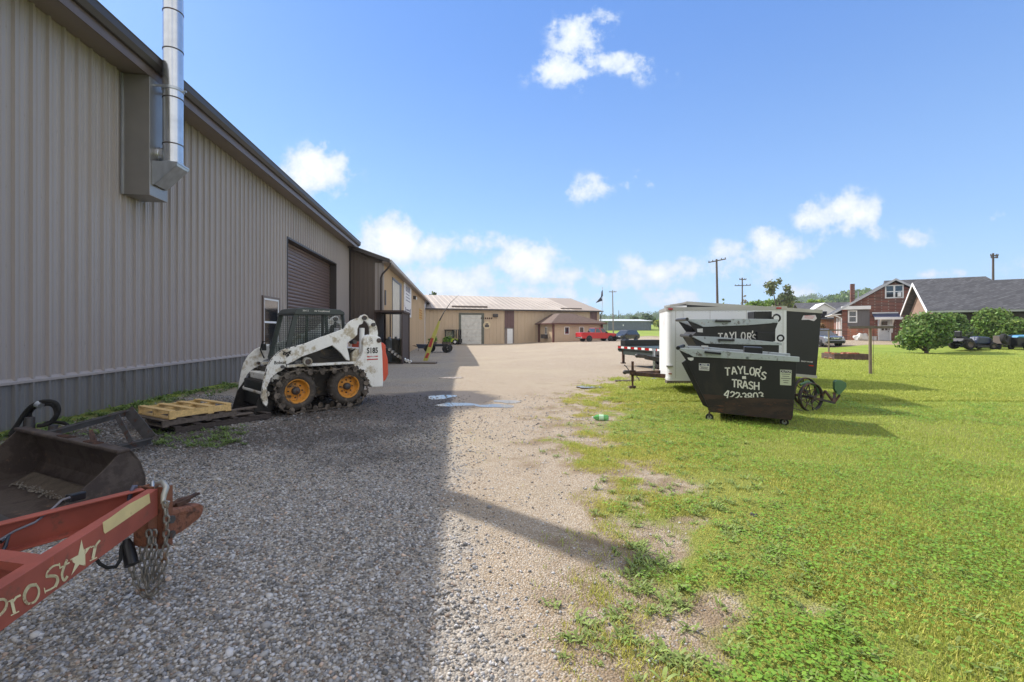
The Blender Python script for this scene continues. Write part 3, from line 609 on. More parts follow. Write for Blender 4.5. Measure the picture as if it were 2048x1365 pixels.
a, b = s_on(808.2, D2+.08), s_on(822.4, D2+.08); z1, z0 = z_on(808.2, 556, D2+.08), z_on(808.2, 632, D2+.08)
m = MB(); m.box(a, b, -.1, -.035, z0, z1, T2); sg = m.build('banner_sign', M('white_banner', c(228,226,222), .5, var=.03, dirt=c(196,180,196), ds=.9, da=.42), b2)
m = MB(); w_ = b-a
m.box(a+w_*.12, b-w_*.12, -.112, -.101, z0+.25, z0+.37, T2); m.box(a+w_*.12, a+w_*.2, -.112, -.101, z0+.37, z0+.85, T2); m.box(b-w_*.2, b-w_*.12, -.112, -.101, z0+.37, z0+.85, T2); m.box(a+w_*.25, b-w_*.25, -.112, -.101, z0+.55, z0+.72, T2)
for k_ in range(4): m.box(a+w_*(.18+.17*k_), a+w_*(.28+.17*k_), -.112, -.101, z1-1.0+.05*(k_ % 2), z1-.45, T2)
for k_ in range(5): m.box(a+w_*(.2), b-w_*(.2+.05*(k_ % 3)), -.112, -.101, z0+1.5+.3*k_, z0+1.58+.3*k_, T2)
m.build('sign_marks', M('faded_sign_ink', c(120,116,128), .6), sg)
a = s_on(826, D2); z = z_on(826, 597, D2); m = MB(); m.box(a-.35, a+.35, -.35, -.03, z-.12, z+.25, T2); lt = m.build('wall_light', mat['darktrim'], b2, bevel=.03)
m = MB(); m.box(a-.28, a+.28, -.42, -.352, z-.16, z+.1, T2); m.build('light_lens', mat['white'], lt)
a, b = s_on(838.6, D2+.05), s_on(844.4, D2+.05); z1, z0 = z_on(838.6, 617, D2), z_on(838.6, 639, D2)
m = MB(); m.box(a, b, -.07, -.035, z0, z1, T2); sy = m.build('wall_sign', M('yellow_sign', c(206,170,90), .5), b2)
m = MB()
for k_ in range(4): m.box(a+.3, b-.3-.3*(k_ % 2), -.082, -.071, z0+.18+.27*k_*(z1-z0)/1.2, z0+.28+.27*k_*(z1-z0)/1.2, T2)
m.build('sign_marks', M('orange_brown_ink', c(180,96,50), .6), sy)
a, b = s_on(848.6, D2), s_on(853.2, D2); zt = z_on(848.6, 607, D2)
m = MB(); m.box(a, a+(b-a)*.45, -.045, 0, -1, zt, T2); m.build('overhead_door', mat['white'], b2)
m = MB(); m.box(a+(b-a)*.45, b, -.06, 0, -1, zt, T2); m.box(a, b, -.08, 0, zt, zt+.3, T2); m.build('door_trim', mat['darktrim'], b2)
m = MB(); m.box(s_on(768, D2), s_on(768, D2)+.35, -.1, -.035, 1.6-(592-661)/-910*0+2.7, 3.3, T2); m.build('electric_box', mat['darktrim'], b2)
# ---- far warehouse across the yard ----
A3 = Vector((-12.7, 70.4, 0)); f3 = Vector((28.4, 9.6, 0)).normalized(); n3 = Vector((f3.y, -f3.x, 0)); T3 = frame(A3, f3)   # local y points away from the viewer
def q3(px, py, d=0):
    p = onp(px, py, A3+n3*d, n3)-A3; return p.dot(f3), p.z
b3 = thing('warehouse', A3, label='long low tan warehouse across the yard with pale metal roof and white overhead door', cat='building')
L0, L1, H3, W3, HR = -14.0, q3(1199, 640)[0], 4.92, 12.2, 8.0
m = MB(); rib_sheet(m, A3, f3, n3, L0, L1, -1.4, H3, pitch=.6, h=.05, rw=.07); m.build('wall_siding', mat['tan2'], b3)
m = MB(); m.box(L1-.02, L1, .02, 2*W3, -1.4, H3, T3); m.add([T3 @ Vector(q) for q in ((L1-.01, 0, H3), (L1-.01, 2*W3, H3), (L1-.01, W3, HR-.05))], [(0,1,2)]); m.build('end_wall', mat['tan2'], b3)
def roofsec(m, a0, a1, r0, r1, lift=0):
    m.add([T3 @ Vector(q) for q in ((a0, -.5, H3+.02+lift), (a1, -.5, H3+.02+lift), (r1, W3, HR+lift), (r0, W3, HR+lift), (a0, -.5, H3-.06), (a1, -.5, H3-.06), (r1, W3, HR-.1), (r0, W3, HR-.1))], [(0,1,2,3), (7,6,5,4), (0,4,5,1), (1,5,6,2), (2,6,7,3), (3,7,4,0)])
sp_ = q3(1152, 621, .5)[0]
m = MB(); roofsec(m, L0, sp_, L0, sp_)
for k in range(int((sp_-L0)/.92)): x = L0+.5+k*.92; m.add([T3 @ Vector(q) for q in ((x-.05, -.5, H3+.022), (x, -.5, H3+.09), (x+.05, -.5, H3+.022), (x-.05, W3, HR+.002), (x, W3, HR+.07), (x+.05, W3, HR+.002))], [(0,1,4,3), (1,2,5,4)])
rf = m.build('roof', M('pale_pink_metal_roof', c(170,158,146), .6, var=.05, vs=.15, dirt=c(182,170,158), ds=.12, da=.5, spec=.3), b3)
m = MB(); roofsec(m, sp_, L1+.4, sp_, L1+.4); m.build('roof', M('tan_metal_roof', c(168,152,134), .5, var=.04, vs=.2), b3, label='darker tan section of roof at the right end')
m = MB(); m.add([T3 @ Vector(q) for q in ((L0, W3, HR), (L1+.4, W3, HR), (L1+.4, 2*W3+.4, H3), (L0, 2*W3+.4, H3))], [(0,1,2,3)]); m.build('roof', mat['tan'], b3)
m = MB(); m.box(L0, L1+.42, -.62, -.505, H3-.14, H3+.08, T3); m.build('gutter', mat['darktrim'], b3)
m = MB(); a, z = q3(906, 611); b = q3(978, 612)[0]; m.box(a, b, .9, 1.15, H3+.35, H3+.62, T3); m.build('snow_guard', mat['trim'], b3); m = MB(); m.box(L1-7, L1-3, .9, 1.1, H3+.35, H3+.55, T3); m.build('snow_guard', mat['trim'], b3)
a, z = q3(922, 630); b = q3(962.5, 630)[0]
m = MB(); m.box(a-.35, a, -.09, 0, -1.2, z, T3); m.box(b, b+.45, -.09, 0, -1.2, z, T3); m.box(a-.35, b+.45, -.1, 0, z, z+.3, T3); m.build('door_frame', M('grey_green_trim', c(96,98,86), .5), b3)
m = MB()
for k in range(9): m.box(a, b, -.07, -.03, -1.2+(z+1.2)/9*k+.02, -1.2+(z+1.2)/9*(k+1), T3)
m.build('overhead_door', M('weathered_white_door', c(206,204,196), .5, dirt=c(172,166,156), ds=.6, da=.4), b3)
a = q3(1009, 660)[0]; b = q3(1028, 660)[0]
m = MB(); rib_sheet(m, A3+n3*.06, f3, n3, a, b, q3(1010, 656)[1], H3-.02, pitch=.6, h=.04, rw=.06); MRN = M('maroon_siding', c(108,80,78), .5, var=.05); m.build('maroon_panel', MRN, b3); m = MB(); a2 = q3(1180, 660)[0]; b2_ = q3(1194, 660)[0]; rib_sheet(m, A3+n3*.06, f3, n3, a2, b2_, 1.5, H3-.1, pitch=.6, h=.04, rw=.06); m.build('maroon_panel', MRN, b3)
m = MB(); m.box(a, a+1.0*.5, -.1, 0, -1.2, q3(1010,656)[1], T3); m.box(b-.7, b, -.1, 0, -1.2, q3(1010,656)[1], T3); m.box(a, b, -.1, 0, q3(1010,656)[1]-.25, q3(1010,656)[1], T3); m.build('door_frame', mat['soffit'], b3)
a3, z3 = q3(1014, 658); b3x = q3(1024.8, 658)[0]; m = MB(); m.box(a3, b3x, -.13, -.03, -.6, z3, T3); m.build('man_door', mat['white'], b3)
a, z = q3(990, 631); m = MB(); m.box(a-.4, a+.4, -.5, -.03, z-.3, z+.2, T3); m.build('wall_light', mat['darktrim'], b3, bevel=.05)
a, z = q3(973.5, 651); m = MB(); m.cyl(T3 @ Vector((a, -.02, z)), T3 @ Vector((a, -.1, z)), .62, n=20); sg3 = m.build('wall_sign', M('cream_sign', c(214,196,160), .5), b3)
m = MB(); m.box(a-.35, a+.35, -.13, -.105, z-.3, z+.05, T3); m.box(a-.22, a+.22, -.13, -.105, z+.1, z+.3, T3); m.build('sign_marks', mat['steel'], sg3)
m = MB()
for k in range(6): m.box(a-1.0+.34*k, a-.8+.34*k, -.09, -.05, z+1.0, z+1.25, T3)
m.build('lettering', mat['rust'], b3)
m = MB(); m.tube([T3 @ Vector((L1+.35, -.55, H3)), T3 @ Vector((L1+.2, -.1, H3-.5)), T3 @ Vector((L1+.1, -.1, -.5))], .09, 8); m.build('downspout', mat['darktrim'], b3)
# ---- office annex with hip roof ----
K0 = Vector((6.45, 70.2, 0)); T4 = frame(K0, f3)
b4 = thing('office_annex', K0, label='small tan office annex with brown hip roof and deep eaves in front of the warehouse', cat='building')
LW, DW, HE = 8.2, 6.0, 2.72
def px4(px): return (onp(px, 660, K0, n3)-K0).dot(f3)
m = MB(); rib_sheet(m, K0, f3, n3, 0, LW, -1, HE, pitch=.4, h=.02, rw=.04); rib_sheet(m, K0-n3*DW, n3, -f3, 0, DW, -1, HE, pitch=.4, h=.02, rw=.04); m.box(LW-.1, LW, .1, DW, -1, HE, T4); m.build('wall_siding', mat['tan2'], b4)
e = .75
m = MB(); A_, B_, C_, D_ = (-e, -e, HE), (LW+e, -e, HE), (LW+e, DW, HE), (-e, DW, HE); R0, R1 = (2.3, 2.9, HE+1.62), (LW-3.6, 2.9, HE+1.62); R2 = (2.3, DW, HE+1.62); R3 = (LW-3.6, DW, HE+1.62)
dn_ = lambda p: (p[0], p[1], p[2]-.1)
m.add([T4 @ Vector(p) for p in (A_, B_, R1, R0)], [(0,1,2,3)]); m.add([T4 @ Vector(p) for p in (B_, C_, R3, R1)], [(0,1,2,3)]); m.add([T4 @ Vector(p) for p in (D_, A_, R0, R2)], [(0,1,2,3)]); m.add([T4 @ Vector(p) for p in (R0, R1, R3, R2)], [(0,1,2,3)])
m.build('roof', M('brown_shingle', c(100,80,68), .8, var=.12, vs=3, bump=.2, bs=30), b4)
m = MB(); m.box(-e, LW+e, -e, DW, HE-.18, HE-.006, T4); m.build('soffit', M('dark_red_brown_trim', c(92,58,50), .6), b4)
DRP = M('dark_red_post', c(96,56,48), .6)
for x, y in ((-.15, -.15), (LW+.1, -.15), (-.15, DW-.3)): m = MB(); m.box(x-.14, x+.14, y-.14, y+.14, -1, HE-.18, T4); m.build('corner_post', DRP, b4)
for px in (1133.5, 1163):
    x = px4(px); w = MB(); wframe(w, T4, x-.42, x+.42, .95, 2.15, .1, -.06, 0); wo_ = w.build('window', mat['white'], b4); g = MB(); g.box(x-.32, x+.32, -.03, -.025, 1.05, 2.05, T4); g.build('pane', mat['glass'], wo_)
T4s = frame(K0-n3*DW, n3); w = MB(); wframe(w, T4s, 2.6, 3.4, .95, 2.15, .1, -.06, 0); wo_ = w.build('window', mat['white'], b4); g = MB(); g.box(2.7, 3.3, -.03, -.025, 1.05, 2.05, T4s); g.build('pane', mat['glass'], wo_)
g = MB(); g.box(2.3, 3.7, -.7, -.02, .3, .95, T4s); g.build('air_conditioner', mat['steel'], b4, bevel=.04)
# ---- grey storage building far beyond ----
K5 = P(1216, 664, 150); T5 = frame(K5, (1, .06, 0)); w5 = 88/910*150
b5 = thing('storage_building', K5, label='low blue grey metal storage building far beyond the parked cars', cat='building')
m = MB(); rib_sheet(m, K5, T5.to_3x3() @ Vector((1,0,0)), T5.to_3x3() @ Vector((0,-1,0)), 0, w5, -.5, 3.6, pitch=.5, h=.04, rw=.08); m.build('wall_siding', M('slate_blue_siding', c(104,112,126), .5), b5)
m = MB(); m.box(-.1, .0, .1, 12, -.5, 3.6, T5); m.box(-4.8, -.1, 2, 12, -.5, 3.4, T5); m.build('side_wall', M('pale_grey_siding', c(176,180,180), .5), b5)
m = MB(); m.add([T5 @ Vector(p) for p in ((-5, -.4, 3.65), (w5+.4, -.4, 3.65), (w5+.4, 12, 4.4), (-5, 12, 4.4), (-5, -.4, 3.5), (w5+.4, -.4, 3.5))], [(0,1,2,3), (0,4,5,1)]); m.build('roof', M('white_metal_roof', c(220,222,222), .4), b5)
m = MB(); m.box(w5*.34, w5*.34+.3, -.1, -.04, 1.9, 2.4, T5); m.build('wall_light', mat['white'], b5)
# ---- brick house ----
hx = Vector((.862, -.508, 0)); hy = Vector((.508, .862, 0)); H0 = Vector((37.7, 52.0, .5)); TH = frame(H0, hx)   # local x along the gable wall, y into the house
def qh(px, py, dy=0):
    p = onp(px, py, H0+hy*dy, hy)-H0; return p.dot(hx), p.z
bh = thing('brick_house', H0, label='red brick house with grey shingle roof, gabled towards the lawn', cat='house')
def brickmat(name, c1, c2, mo, sc=1.0):
    m = bpy.data.materials.new(name); m.use_nodes = True; t = m.node_tree; b = t.nodes['Principled BSDF']
    co = nd(t, 'ShaderNodeTexCoord'); s = nd(t, 'ShaderNodeSeparateXYZ'); t.links.new(co.outputs['Object'], s.inputs[0]); cb = nd(t, 'ShaderNodeCombineXYZ')
    t.links.new(mth(t, 'ADD', s.outputs[0], s.outputs[1]), cb.inputs[0]); t.links.new(s.outputs[2], cb.inputs[1])
    k = nd(t, 'ShaderNodeTexBrick'); k.inputs['Scale'].default_value = sc; k.inputs['Brick Width'].default_value = .42; k.inputs['Row Height'].default_value = .15; k.inputs['Mortar Size'].default_value = .018; k.inputs['Bias'].default_value = -.1
    for i, v_ in (('Color1', c1), ('Color2', c2), ('Mortar', mo)): k.inputs[i].default_value = v_+(1,)
    t.links.new(cb.outputs[0], k.inputs['Vector']); n = nd(t, 'ShaderNodeTexNoise'); n.inputs['Scale'].default_value = 1.2; n.inputs['Detail'].default_value = 6; t.links.new(co.outputs['Object'], n.inputs['Vector'])
    t.links.new(mixc(t, mth(t, 'MULTIPLY', ss_(t, n.outputs[0], .4, .7), .4), k.outputs[0], c(96,58,48)), b.inputs['Base Color']); b.inputs['Roughness'].default_value = .85
    return m
BRK = brickmat('red_brick', c(142,78,62), c(82,52,48), c(150,138,126)); BRK2 = brickmat('orange_brick', c(190,112,80), c(140,84,66), c(160,148,132))
SHG = bpy.data.materials.new('grey_shingles'); SHG.use_nodes = True
def shingle(m, c1, c2):
    t = m.node_tree; b = t.nodes['Principled BSDF']; co = nd(t, 'ShaderNodeTexCoord'); mp = nd(t, 'ShaderNodeMapping'); mp.inputs['Rotation'].default_value = (0, 0, 0); t.links.new(co.outputs['Object'], mp.inputs[0])
    k = nd(t, 'ShaderNodeTexBrick'); k.inputs['Scale'].default_value = 1; k.inputs['Brick Width'].default_value = .5; k.inputs['Row Height'].default_value = .2; k.inputs['Mortar Size'].default_value = .014
    for i, v_ in (('Color1', c1), ('Color2', c2), ('Mortar', tuple(x*.6 for x in c2))): k.inputs[i].default_value = v_+(1,)
    s = nd(t, 'ShaderNodeSeparateXYZ'); t.links.new(co.outputs['Object'], s.inputs[0]); cb = nd(t, 'ShaderNodeCombineXYZ'); t.links.new(s.outputs[0], cb.inputs[0]); t.links.new(s.outputs[1], cb.inputs[1]); t.links.new(cb.outputs[0], k.inputs['Vector'])
    n = nd(t, 'ShaderNodeTexNoise'); n.inputs['Scale'].default_value = 5; n.inputs['Detail'].default_value = 6; t.links.new(co.outputs['Object'], n.inputs['Vector'])
    t.links.new(mixc(t, mth(t, 'MULTIPLY', ss_(t, n.outputs[0], .35, .7), .5), k.outputs[0], c2), b.inputs['Base Color']); b.inputs['Roughness'].default_value = .85
shingle(SHG, c(104,104,108), c(76,76,80))
GW = 9.4; GP = 6.7-.0; GE = 3.5; DP = 9.0                                       # gable width, peak and eave heights above the house floor, depth
m = MB(); m.prism([TH @ Vector(p) for p in ((0,0,-1.2), (GW,0,-1.2), (GW,0,GE), (GW/2,0,GP-.35), (0,0,GE))], hy*DP); m.build('wall', BRK, bh)
m = MB()
for (xa, za, xb, zb) in ((-.95, GE-.45, GW/2, GP), (GW+.95, GE-.45, GW/2, GP)):
    m.prism([TH @ Vector(p) for p in ((xa, -.45, za), (xb, -.45, zb), (xb, -.45, zb-.14), (xa, -.45, za-.14))], hy*(DP+.6))
m.build('roof', SHG, bh)
m = MB()
for (xa, za, xb, zb) in ((-.95, GE-.45, GW/2, GP), (GW+.95, GE-.45, GW/2, GP)):
    m.prism([TH @ Vector(p) for p in ((xa, -.455, za+.03), (xb, -.455, zb+.03), (xb, -.455, zb-.2), (xa, -.455, za-.2))], -hy*.06)
m.build('rake_trim', M('pale_grey_trim', c(190,192,196), .5), bh)
m = MB(); m.prism([TH @ Vector(p) for p in ((-.97, -.4, GE-.62), (-.1, -.4, GE-.62), (-.1, -.4, GE-.55), (-.97, -.4, GE-.55))], hy*(DP+.4)); m.build('soffit', mat['white'], bh)
# the long cross roof
xr0 = qh(1768, 563, 5)[0]; xr1 = qh(1971, 553, 5)[0]; zr = 7.48-.5
m = MB(); m.add([TH @ Vector(p) for p in ((xr0, 5, zr), (xr1, 5, zr), (xr1+3.2, 1.0, GE-.4), (xr0, -.3+1, GE+.2), (xr0-.1, 9.5, GE), (xr1+3.2, 9.5, GE))], [(0,3,2,1), (0,1,5,4), (1,2,5), (0,4,3)]); m.build('cross_roof', SHG, bh)
m = MB(); m.box(GW-.2, xr1+2.6, 1.4, 9.1, -1.2, GE, TH); m.build('wing_wall', BRK, bh)
(cx0, cz0), (cx1, cz1) = qh(1701, 600, 3), qh(1709.5, 568, 3)
m = MB(); m.box(cx0, cx1, 3.0, 3.6, 2.5, cz1, TH); m.build('chimney', BRK, bh)
m = MB(); x, z = qh(1716.5, 590, 2); m.cyl(TH @ Vector((x, 2, z-1)), TH @ Vector((x, 2, z+.4)), .06); m.build('vent_pipe', mat['galv'], bh)
def house_window(px0, py0, px1, py1, par, T, q, mull=False, dy=0):
    (a, z1), (b, z0) = q(px0, py0), q(px1, py1); w = MB(); wframe(w, T, a, b, z0, z1, .12, -.08, 0)
    if mull: w.box((a+b)/2-.08, (a+b)/2+.08, -.08, 0, z0+.12, z1-.12, T)
    o_ = w.build('window', mat['white'], par)
    w = MB(); w.box(a+.12, b-.12, -.05, -.01, (z0+z1)/2-.04, (z0+z1)/2+.04, T); w.build('sash', mat['white'], o_); g = MB(); g.box(a+.1, b-.1, -.03, -.02, z0+.1, z1-.1, T); g.build('pane', mat['glass'], o_)
    return a, b, z0, z1, o_
a, b, z0, z1, wo_ = house_window(1769.5, 571, 1807, 596.5, bh, TH, qh, True)
m = MB(); m.box((a+b)/2+.25, b-.25, -.35, -.052, z0+.14, z0+.62, TH); m.build('window_air_conditioner', mat['white'], wo_, bevel=.03)
(a, z1), (b, z0) = qh(1695, 618), qh(1739, 653); m = MB(); m.box(a, b, -.06, 0, z0, z1, TH); m.build('grey_panel', M('grey_board_siding', c(104,102,104), .6, stretch=(6,1,.3)), bh)
TH2 = TH @ Matrix.Translation((0, -.062, 0)); house_window(1695.5, 621.5, 1714, 646, bh, TH2, qh)
(a, z1), (b, z0) = qh(1682, 613.5), qh(1740, 619); m = MB(); m.box(a, b, -.5, -.002, z0, z1, TH); m.build('eave_board', mat['white'], bh)
(a, z1), (b, z0) = qh(1690, 658), qh(1759, 680); m = MB(); m.box(a+.2, b, -.05, 0, -1.1, z1, TH); m.build('brick_base', BRK2, bh)
(a, z1), (b, z0) = qh(1757.5, 640), qh(1779.5, 680)
m = MB(); wframe(m, TH, a-.1, b+.1, -1.0, z1+.1, .12, -.09, 0); m.build('door_frame', mat['white'], bh)
m = MB(); m.box(a+.02, b-.02, -.07, -.01, -.9, z1-.02, TH)
dr = m.build('door', M('pale_grey_door', c(206,210,214), .45), bh)
m = MB(); 
for k in range(3): m.box(a+.22+.3*k, a+.44+.3*k, -.085, -.072, z1-.75-.42, z1-.82, TH)
m.box(a+.22, b-.22, -.085, -.072, z1-.6, z1-.18, TH); m.build('pane', mat['glass'], dr)
m = MB(); m.ball(TH @ Vector((b-.14, -.12, z1-1.3)), .05, 6); m.build('handle', mat['black'], dr)
(a, z1), (b, z0) = qh(1744, 629.5), qh(1796, 638.5)
m = MB(); m.add([TH @ Vector(p) for p in ((a, -.02, z1+.1), (b, -.02, z1+.1), (b+.15, -1.25, z0+.15), (a+.1, -1.25, z0+.15), (a, -.02, z1), (b, -.02, z1), (b+.15, -1.25, z0+.03), (a+.1, -1.25, z0+.03))], [(0,3,2,1), (4,5,6,7), (3,7,6,2), (0,4,7,3), (1,2,6,5)]); cp = m.build('door_canopy', M('dark_blue_canopy', c(70,78,104), .5), bh)
m = MB(); m.box(a+.05, b+.2, -1.3, -1.26, z0-.06, z0+.2, TH); m.box(a, b, -.12, -.03, z1+.1, z1+.22, TH)
for x in (a+.55, b-.6): m.prism([TH @ Vector(p) for p in ((x, -.03, z0+.05), (x, -1.1, z0+.05), (x, -.95, z0-.1), (x, -.3, z0-.6), (x, -.03, z0-1.5))], hx*.14)
m.build('canopy_bracket', mat['white'], cp)
TS = frame(H0+hy*DP, -hy)
for x in (2.2, 4.7): m = MB(); wframe(m, TS, 9-x-.4, 9-x+.4, .4, 2.6, .12, -.06, 0) if False else m.box(DP-x-.35, DP-x+.35, -.07, 0, .2, 2.6, TS); m.build('side_window', mat['white'], bh)
m = MB(); m.tube([TH @ Vector(p) for p in ((-.9, -.3, GE-.6), (-.5, -.25, GE-.8), (-.08, -.1, GE-1.0), (-.08, -.1, -1))], .07, 8); m.build('downspout', mat['white'], bh)
# ---- garage ----
G0 = Vector((36.3, 39.05, .0)); gxd = Vector((.862, -.508, 0)); gyd = Vector((.508, .862, 0)); TG = frame(G0, gxd)
bg_ = thing('garage', G0, label='long low garage with dark grey shingle roof and tan gable on the right', cat='garage')
GD = 9.0; HG = 3.2; PG = 5.95; LG = 18
m = MB(); m.box(0, LG, 0, .1, 0, HG, TG); m.box(0, LG, GD-.1, GD, 0, HG, TG); m.build('side_wall', M('dark_brown_boards', c(66,58,54), .7), bg_)
m = MB(); m.prism([TG @ Vector(p) for p in ((-.001, 0, 0), (-.001, GD, 0), (-.001, GD, HG), (-.001, GD/2, PG-.15), (-.001, 0, HG))], gxd*.08)
m.build('gable_wall', M('tan_board_and_batten', c(172,146,128), .7, var=.08, vs=3, stretch=(1,5,.2)), bg_)
m = MB()
for k in range(21): y = .2+k*.4; zt = HG+(PG-.15-HG)*(1-abs(y-GD/2)/(GD/2))-.05; m.box(-.03, -.002, y, y+.05, 0, zt, TG)
m.build('battens', M('tan_batten', c(160,134,118), .7), bg_)
sh2 = bpy.data.materials.new('dark_grey_shingles'); sh2.use_nodes = True; shingle(sh2, c(94,94,98), c(66,66,70))
m = MB(); m.prism([TG @ Vector(p) for p in ((-.6, -.45, HG-.02), (-.6, -.45, HG+.1), (-.6, GD/2, PG+.12), (-.6, GD+.45, HG+.1), (-.6, GD+.45, HG-.02), (-.6, GD/2, PG))], gxd*(LG+1)); m.build('roof', sh2, bg_)
m = MB()
for (ya, yb) in ((-.5, GD/2), (GD+.5, GD/2)): m.prism([TG @ Vector(p) for p in ((-.605, ya, HG-.2), (-.605, ya, HG+.08), (-.605, yb, PG+.16), (-.605, yb, PG-.1))], -gxd*.05)
m.build('barge_board', mat['white'], bg_)
m = MB(); m.box(-.6, LG, -.58, -.455, HG-.1, HG+.06, TG); m.build('gutter', M('grey_gutter', c(170,172,170), .5), bg_)
# ---- white neighbour house ----
N0 = P(1612, 655, 66); TN = frame(Vector((N0.x, N0.y, .3)), (.95, -.3, 0)); bn = thing('house', (N0.x, N0.y, .3), label='white sided neighbour house with grey roof behind the black trailer', cat='house')
m = MB(); m.box(0, 14, 0, 8, -1, 2.9, TN); m.build('wall', BRK2, bn)
m = MB(); m.prism([TN @ Vector(p) for p in ((-.4, -.5, 2.85), (-.4, -.5, 3.0), (-.4, 4, 5.5), (-.4, 8.5, 3.0), (-.4, 8.5, 2.85), (-.4, 4, 5.3))], (TN.to_3x3() @ Vector((1,0,0)))*14.8); m.build('roof', SHG, bn)
m = MB(); m.prism([TN @ Vector(p) for p in ((.7, -.3, 3.0), (3.7, -.3, 3.0), (3.7, -.3, 4.1), (2.2, -.3, 5.0), (.7, -.3, 4.1))], TN.to_3x3() @ Vector((0, 3.5, 0))); dm = m.build('dormer', mat['white'], bn)
m = MB()
for (xa, xb) in ((.4, 2.2), (4.0, 2.2)): m.prism([TN @ Vector(p) for p in ((xa, -.5, 3.9), (xb, -.5, 5.1), (xb, -.5, 5.22), (xa, -.5, 4.02))], TN.to_3x3() @ Vector((0, 3.8, 0)))
m.build('dormer_roof', mat['white'], dm)
m = MB(); m.box(1.7, 2.5, -.34, -.302, 3.1, 4.0, TN); m.build('pane', mat['glass'], dm)
m = MB(); m.box(9, 9.7, 3.6, 4.3, 4.5, 6.3, TN); m.build('chimney', BRK2, bn)
# ================= SKID STEER LOADER =================
LH = Vector((-.70, -.72, 0)).normalized(); LL = Vector((0,0,1)).cross(LH)
LO = (Vector((-4.10, 8.67, 0))+Vector((-3.34, 9.45, 0)))/2-LL*.85
TL = frame(LO, LH); lz = math.atan2(LH.y, LH.x)
ld = thing('skid_steer_loader', LO, lz, 'white skid steer loader with dark cab and tracked orange wheels by the metal wall', 'loader')
def side(X, Y, y, sc=4.875, ox=480, oy=560):                                   # picture point on the plane at local y
    p = TL.inverted() @ onp(ox+X/sc, oy+Y/sc, TL @ Vector((0, y, 0)), LL); return p.x, p.z
def sprism(m, pts, y, th):
    m.prism([TL @ Vector((x, y, z)) for x, z in pts], -LL*th)
armpts = [(1185,345),(1160,372),(1120,382),(1080,400),(1045,430),(1015,478),(900,520),(760,570),(640,620),(530,650),(450,668),(380,700),(310,770),(262,850),(236,950),(216,1060),(206,1150),(232,1222),(262,1245),(280,1200),(266,1120),(268,1050),(300,970),(360,912),(420,880),(452,850),(458,826),(520,800),(600,752),(750,700),(900,640),(950,682),(992,722),(1040,782),(1074,790),(1062,720),(1046,660),(1048,615),(1110,572),(1146,535),(1148,480),(1165,440),(1195,430),(1215,372)]
linkpts = [(1190,350),(1215,335),(1240,348),(1255,375),(1310,400),(1335,460),(1345,520),(1340,560),(1268,560),(1266,470),(1250,430),(1225,405),(1195,385)]
platepts = [(1210,570),(1235,545),(1270,535),(1345,548),(1375,565),(1390,700),(1400,1000),(1395,1045),(1290,1050),(1240,990),(1180,900),(1110,840),(1150,795),(1185,745),(1200,700),(1203,610)]
for sgn in (1, -1):
    def mir(pts): return [TL @ Vector((x, .72*sgn, z)) for x, z in pts]
    A = [side(x, y, .72) for x, y in armpts]
    m = MB(); m.prism(mir(A), -LL*.05*sgn); ar = m.build('lift_arm', mat['whitedirty'], ld, bevel=.012)
    if sgn == 1: arm_near = ar; armXZ = A
    m = MB(); m.prism([TL @ Vector((x, .73*sgn, z)) for x, z in [side(a, b, .72) for a, b in linkpts]], -LL*.06*sgn); m.build('rear_link', mat['whitedirty'], ld, bevel=.01)
    m = MB(); m.prism([TL @ Vector((x, .76*sgn, z)) for x, z in [side(a, b, .76) for a, b in platepts]], -LL*.16*sgn); pl = m.build('rear_upright', mat['whitedirty'], ld, bevel=.02)
    if sgn == 1: plate_near = pl
    m = MB()
    for (X, Y, r) in ((1215,372,.045),(1302,438,.04),(1352,592,.05),(1118,606,.045),(418,848,.03),(662,800,.055)):
        x, z = side(X, Y, .76); m.cyl(TL @ Vector((x, .60*sgn, z)), TL @ Vector((x, .785*sgn, z)), r, n=16)
    m.build('pivot_pins', mat['steel'], ld)
    m = MB(); x, z = side(662, 800, .76)
    for i in range(2): m.cyl(TL @ Vector((x, .70*sgn, z)), TL @ Vector((x, .775*sgn, z)), .085, n=20)
    m.build('pivot_boss', mat['whitedirty'], ld)
    # lift cylinder behind the upright
    a = side(1190, 470, .62); b = side(1175, 690, .62); m = MB(); m.cyl(TL @ Vector((a[0], .62*sgn, a[1])), TL @ Vector((b[0]-.02, .62*sgn, b[1]-.05)), .055, n=16); m.cyl(TL @ Vector((b[0]-.02, .62*sgn, b[1])), TL @ Vector((b[0], .62*sgn, b[1]-.3)), .03, n=12); m.build('lift_cylinder', mat['white'], ld)
    # tilt cylinder along the lower front
    m = MB(); a = side(560, 760, .6); b = side(300, 1000, .6); m.cyl(TL @ Vector((a[0], .55*sgn, a[1])), TL @ Vector((b[0], .5*sgn, b[1]-.1)), .04, n=12); m.build('tilt_cylinder', mat['steel'], ld)
# edge wear along the outer arm: chips of bare dark steel
m = MB(); rr = random.Random(4); n = len(armXZ)
for i in list(range(8, 26)):
    a, b = armXZ[i], armXZ[i+1]
    for k in range(5):
        f = rr.random(); x = a[0]+(b[0]-a[0])*f; z = a[1]+(b[1]-a[1])*f; L = .012+.05*rr.random(); dx, dz = b[0]-a[0], b[1]-a[1]; l = math.hypot(dx, dz)+1e-6; dx /= l; dz /= l; nx_, nz_ = dz, -dx
        w = .006+.016*rr.random(); m.poly([TL @ Vector((x+dx*s*L+nx_*t*w, .7235, z+dz*s*L+nz_*t*w)) for s, t in ((-.5,.1),(-.2,.9),(.3,.7),(.5,.1),(.2,-.1),(-.3,-.1))])
m.build('bare_metal_chips', mat['steel'], arm_near)
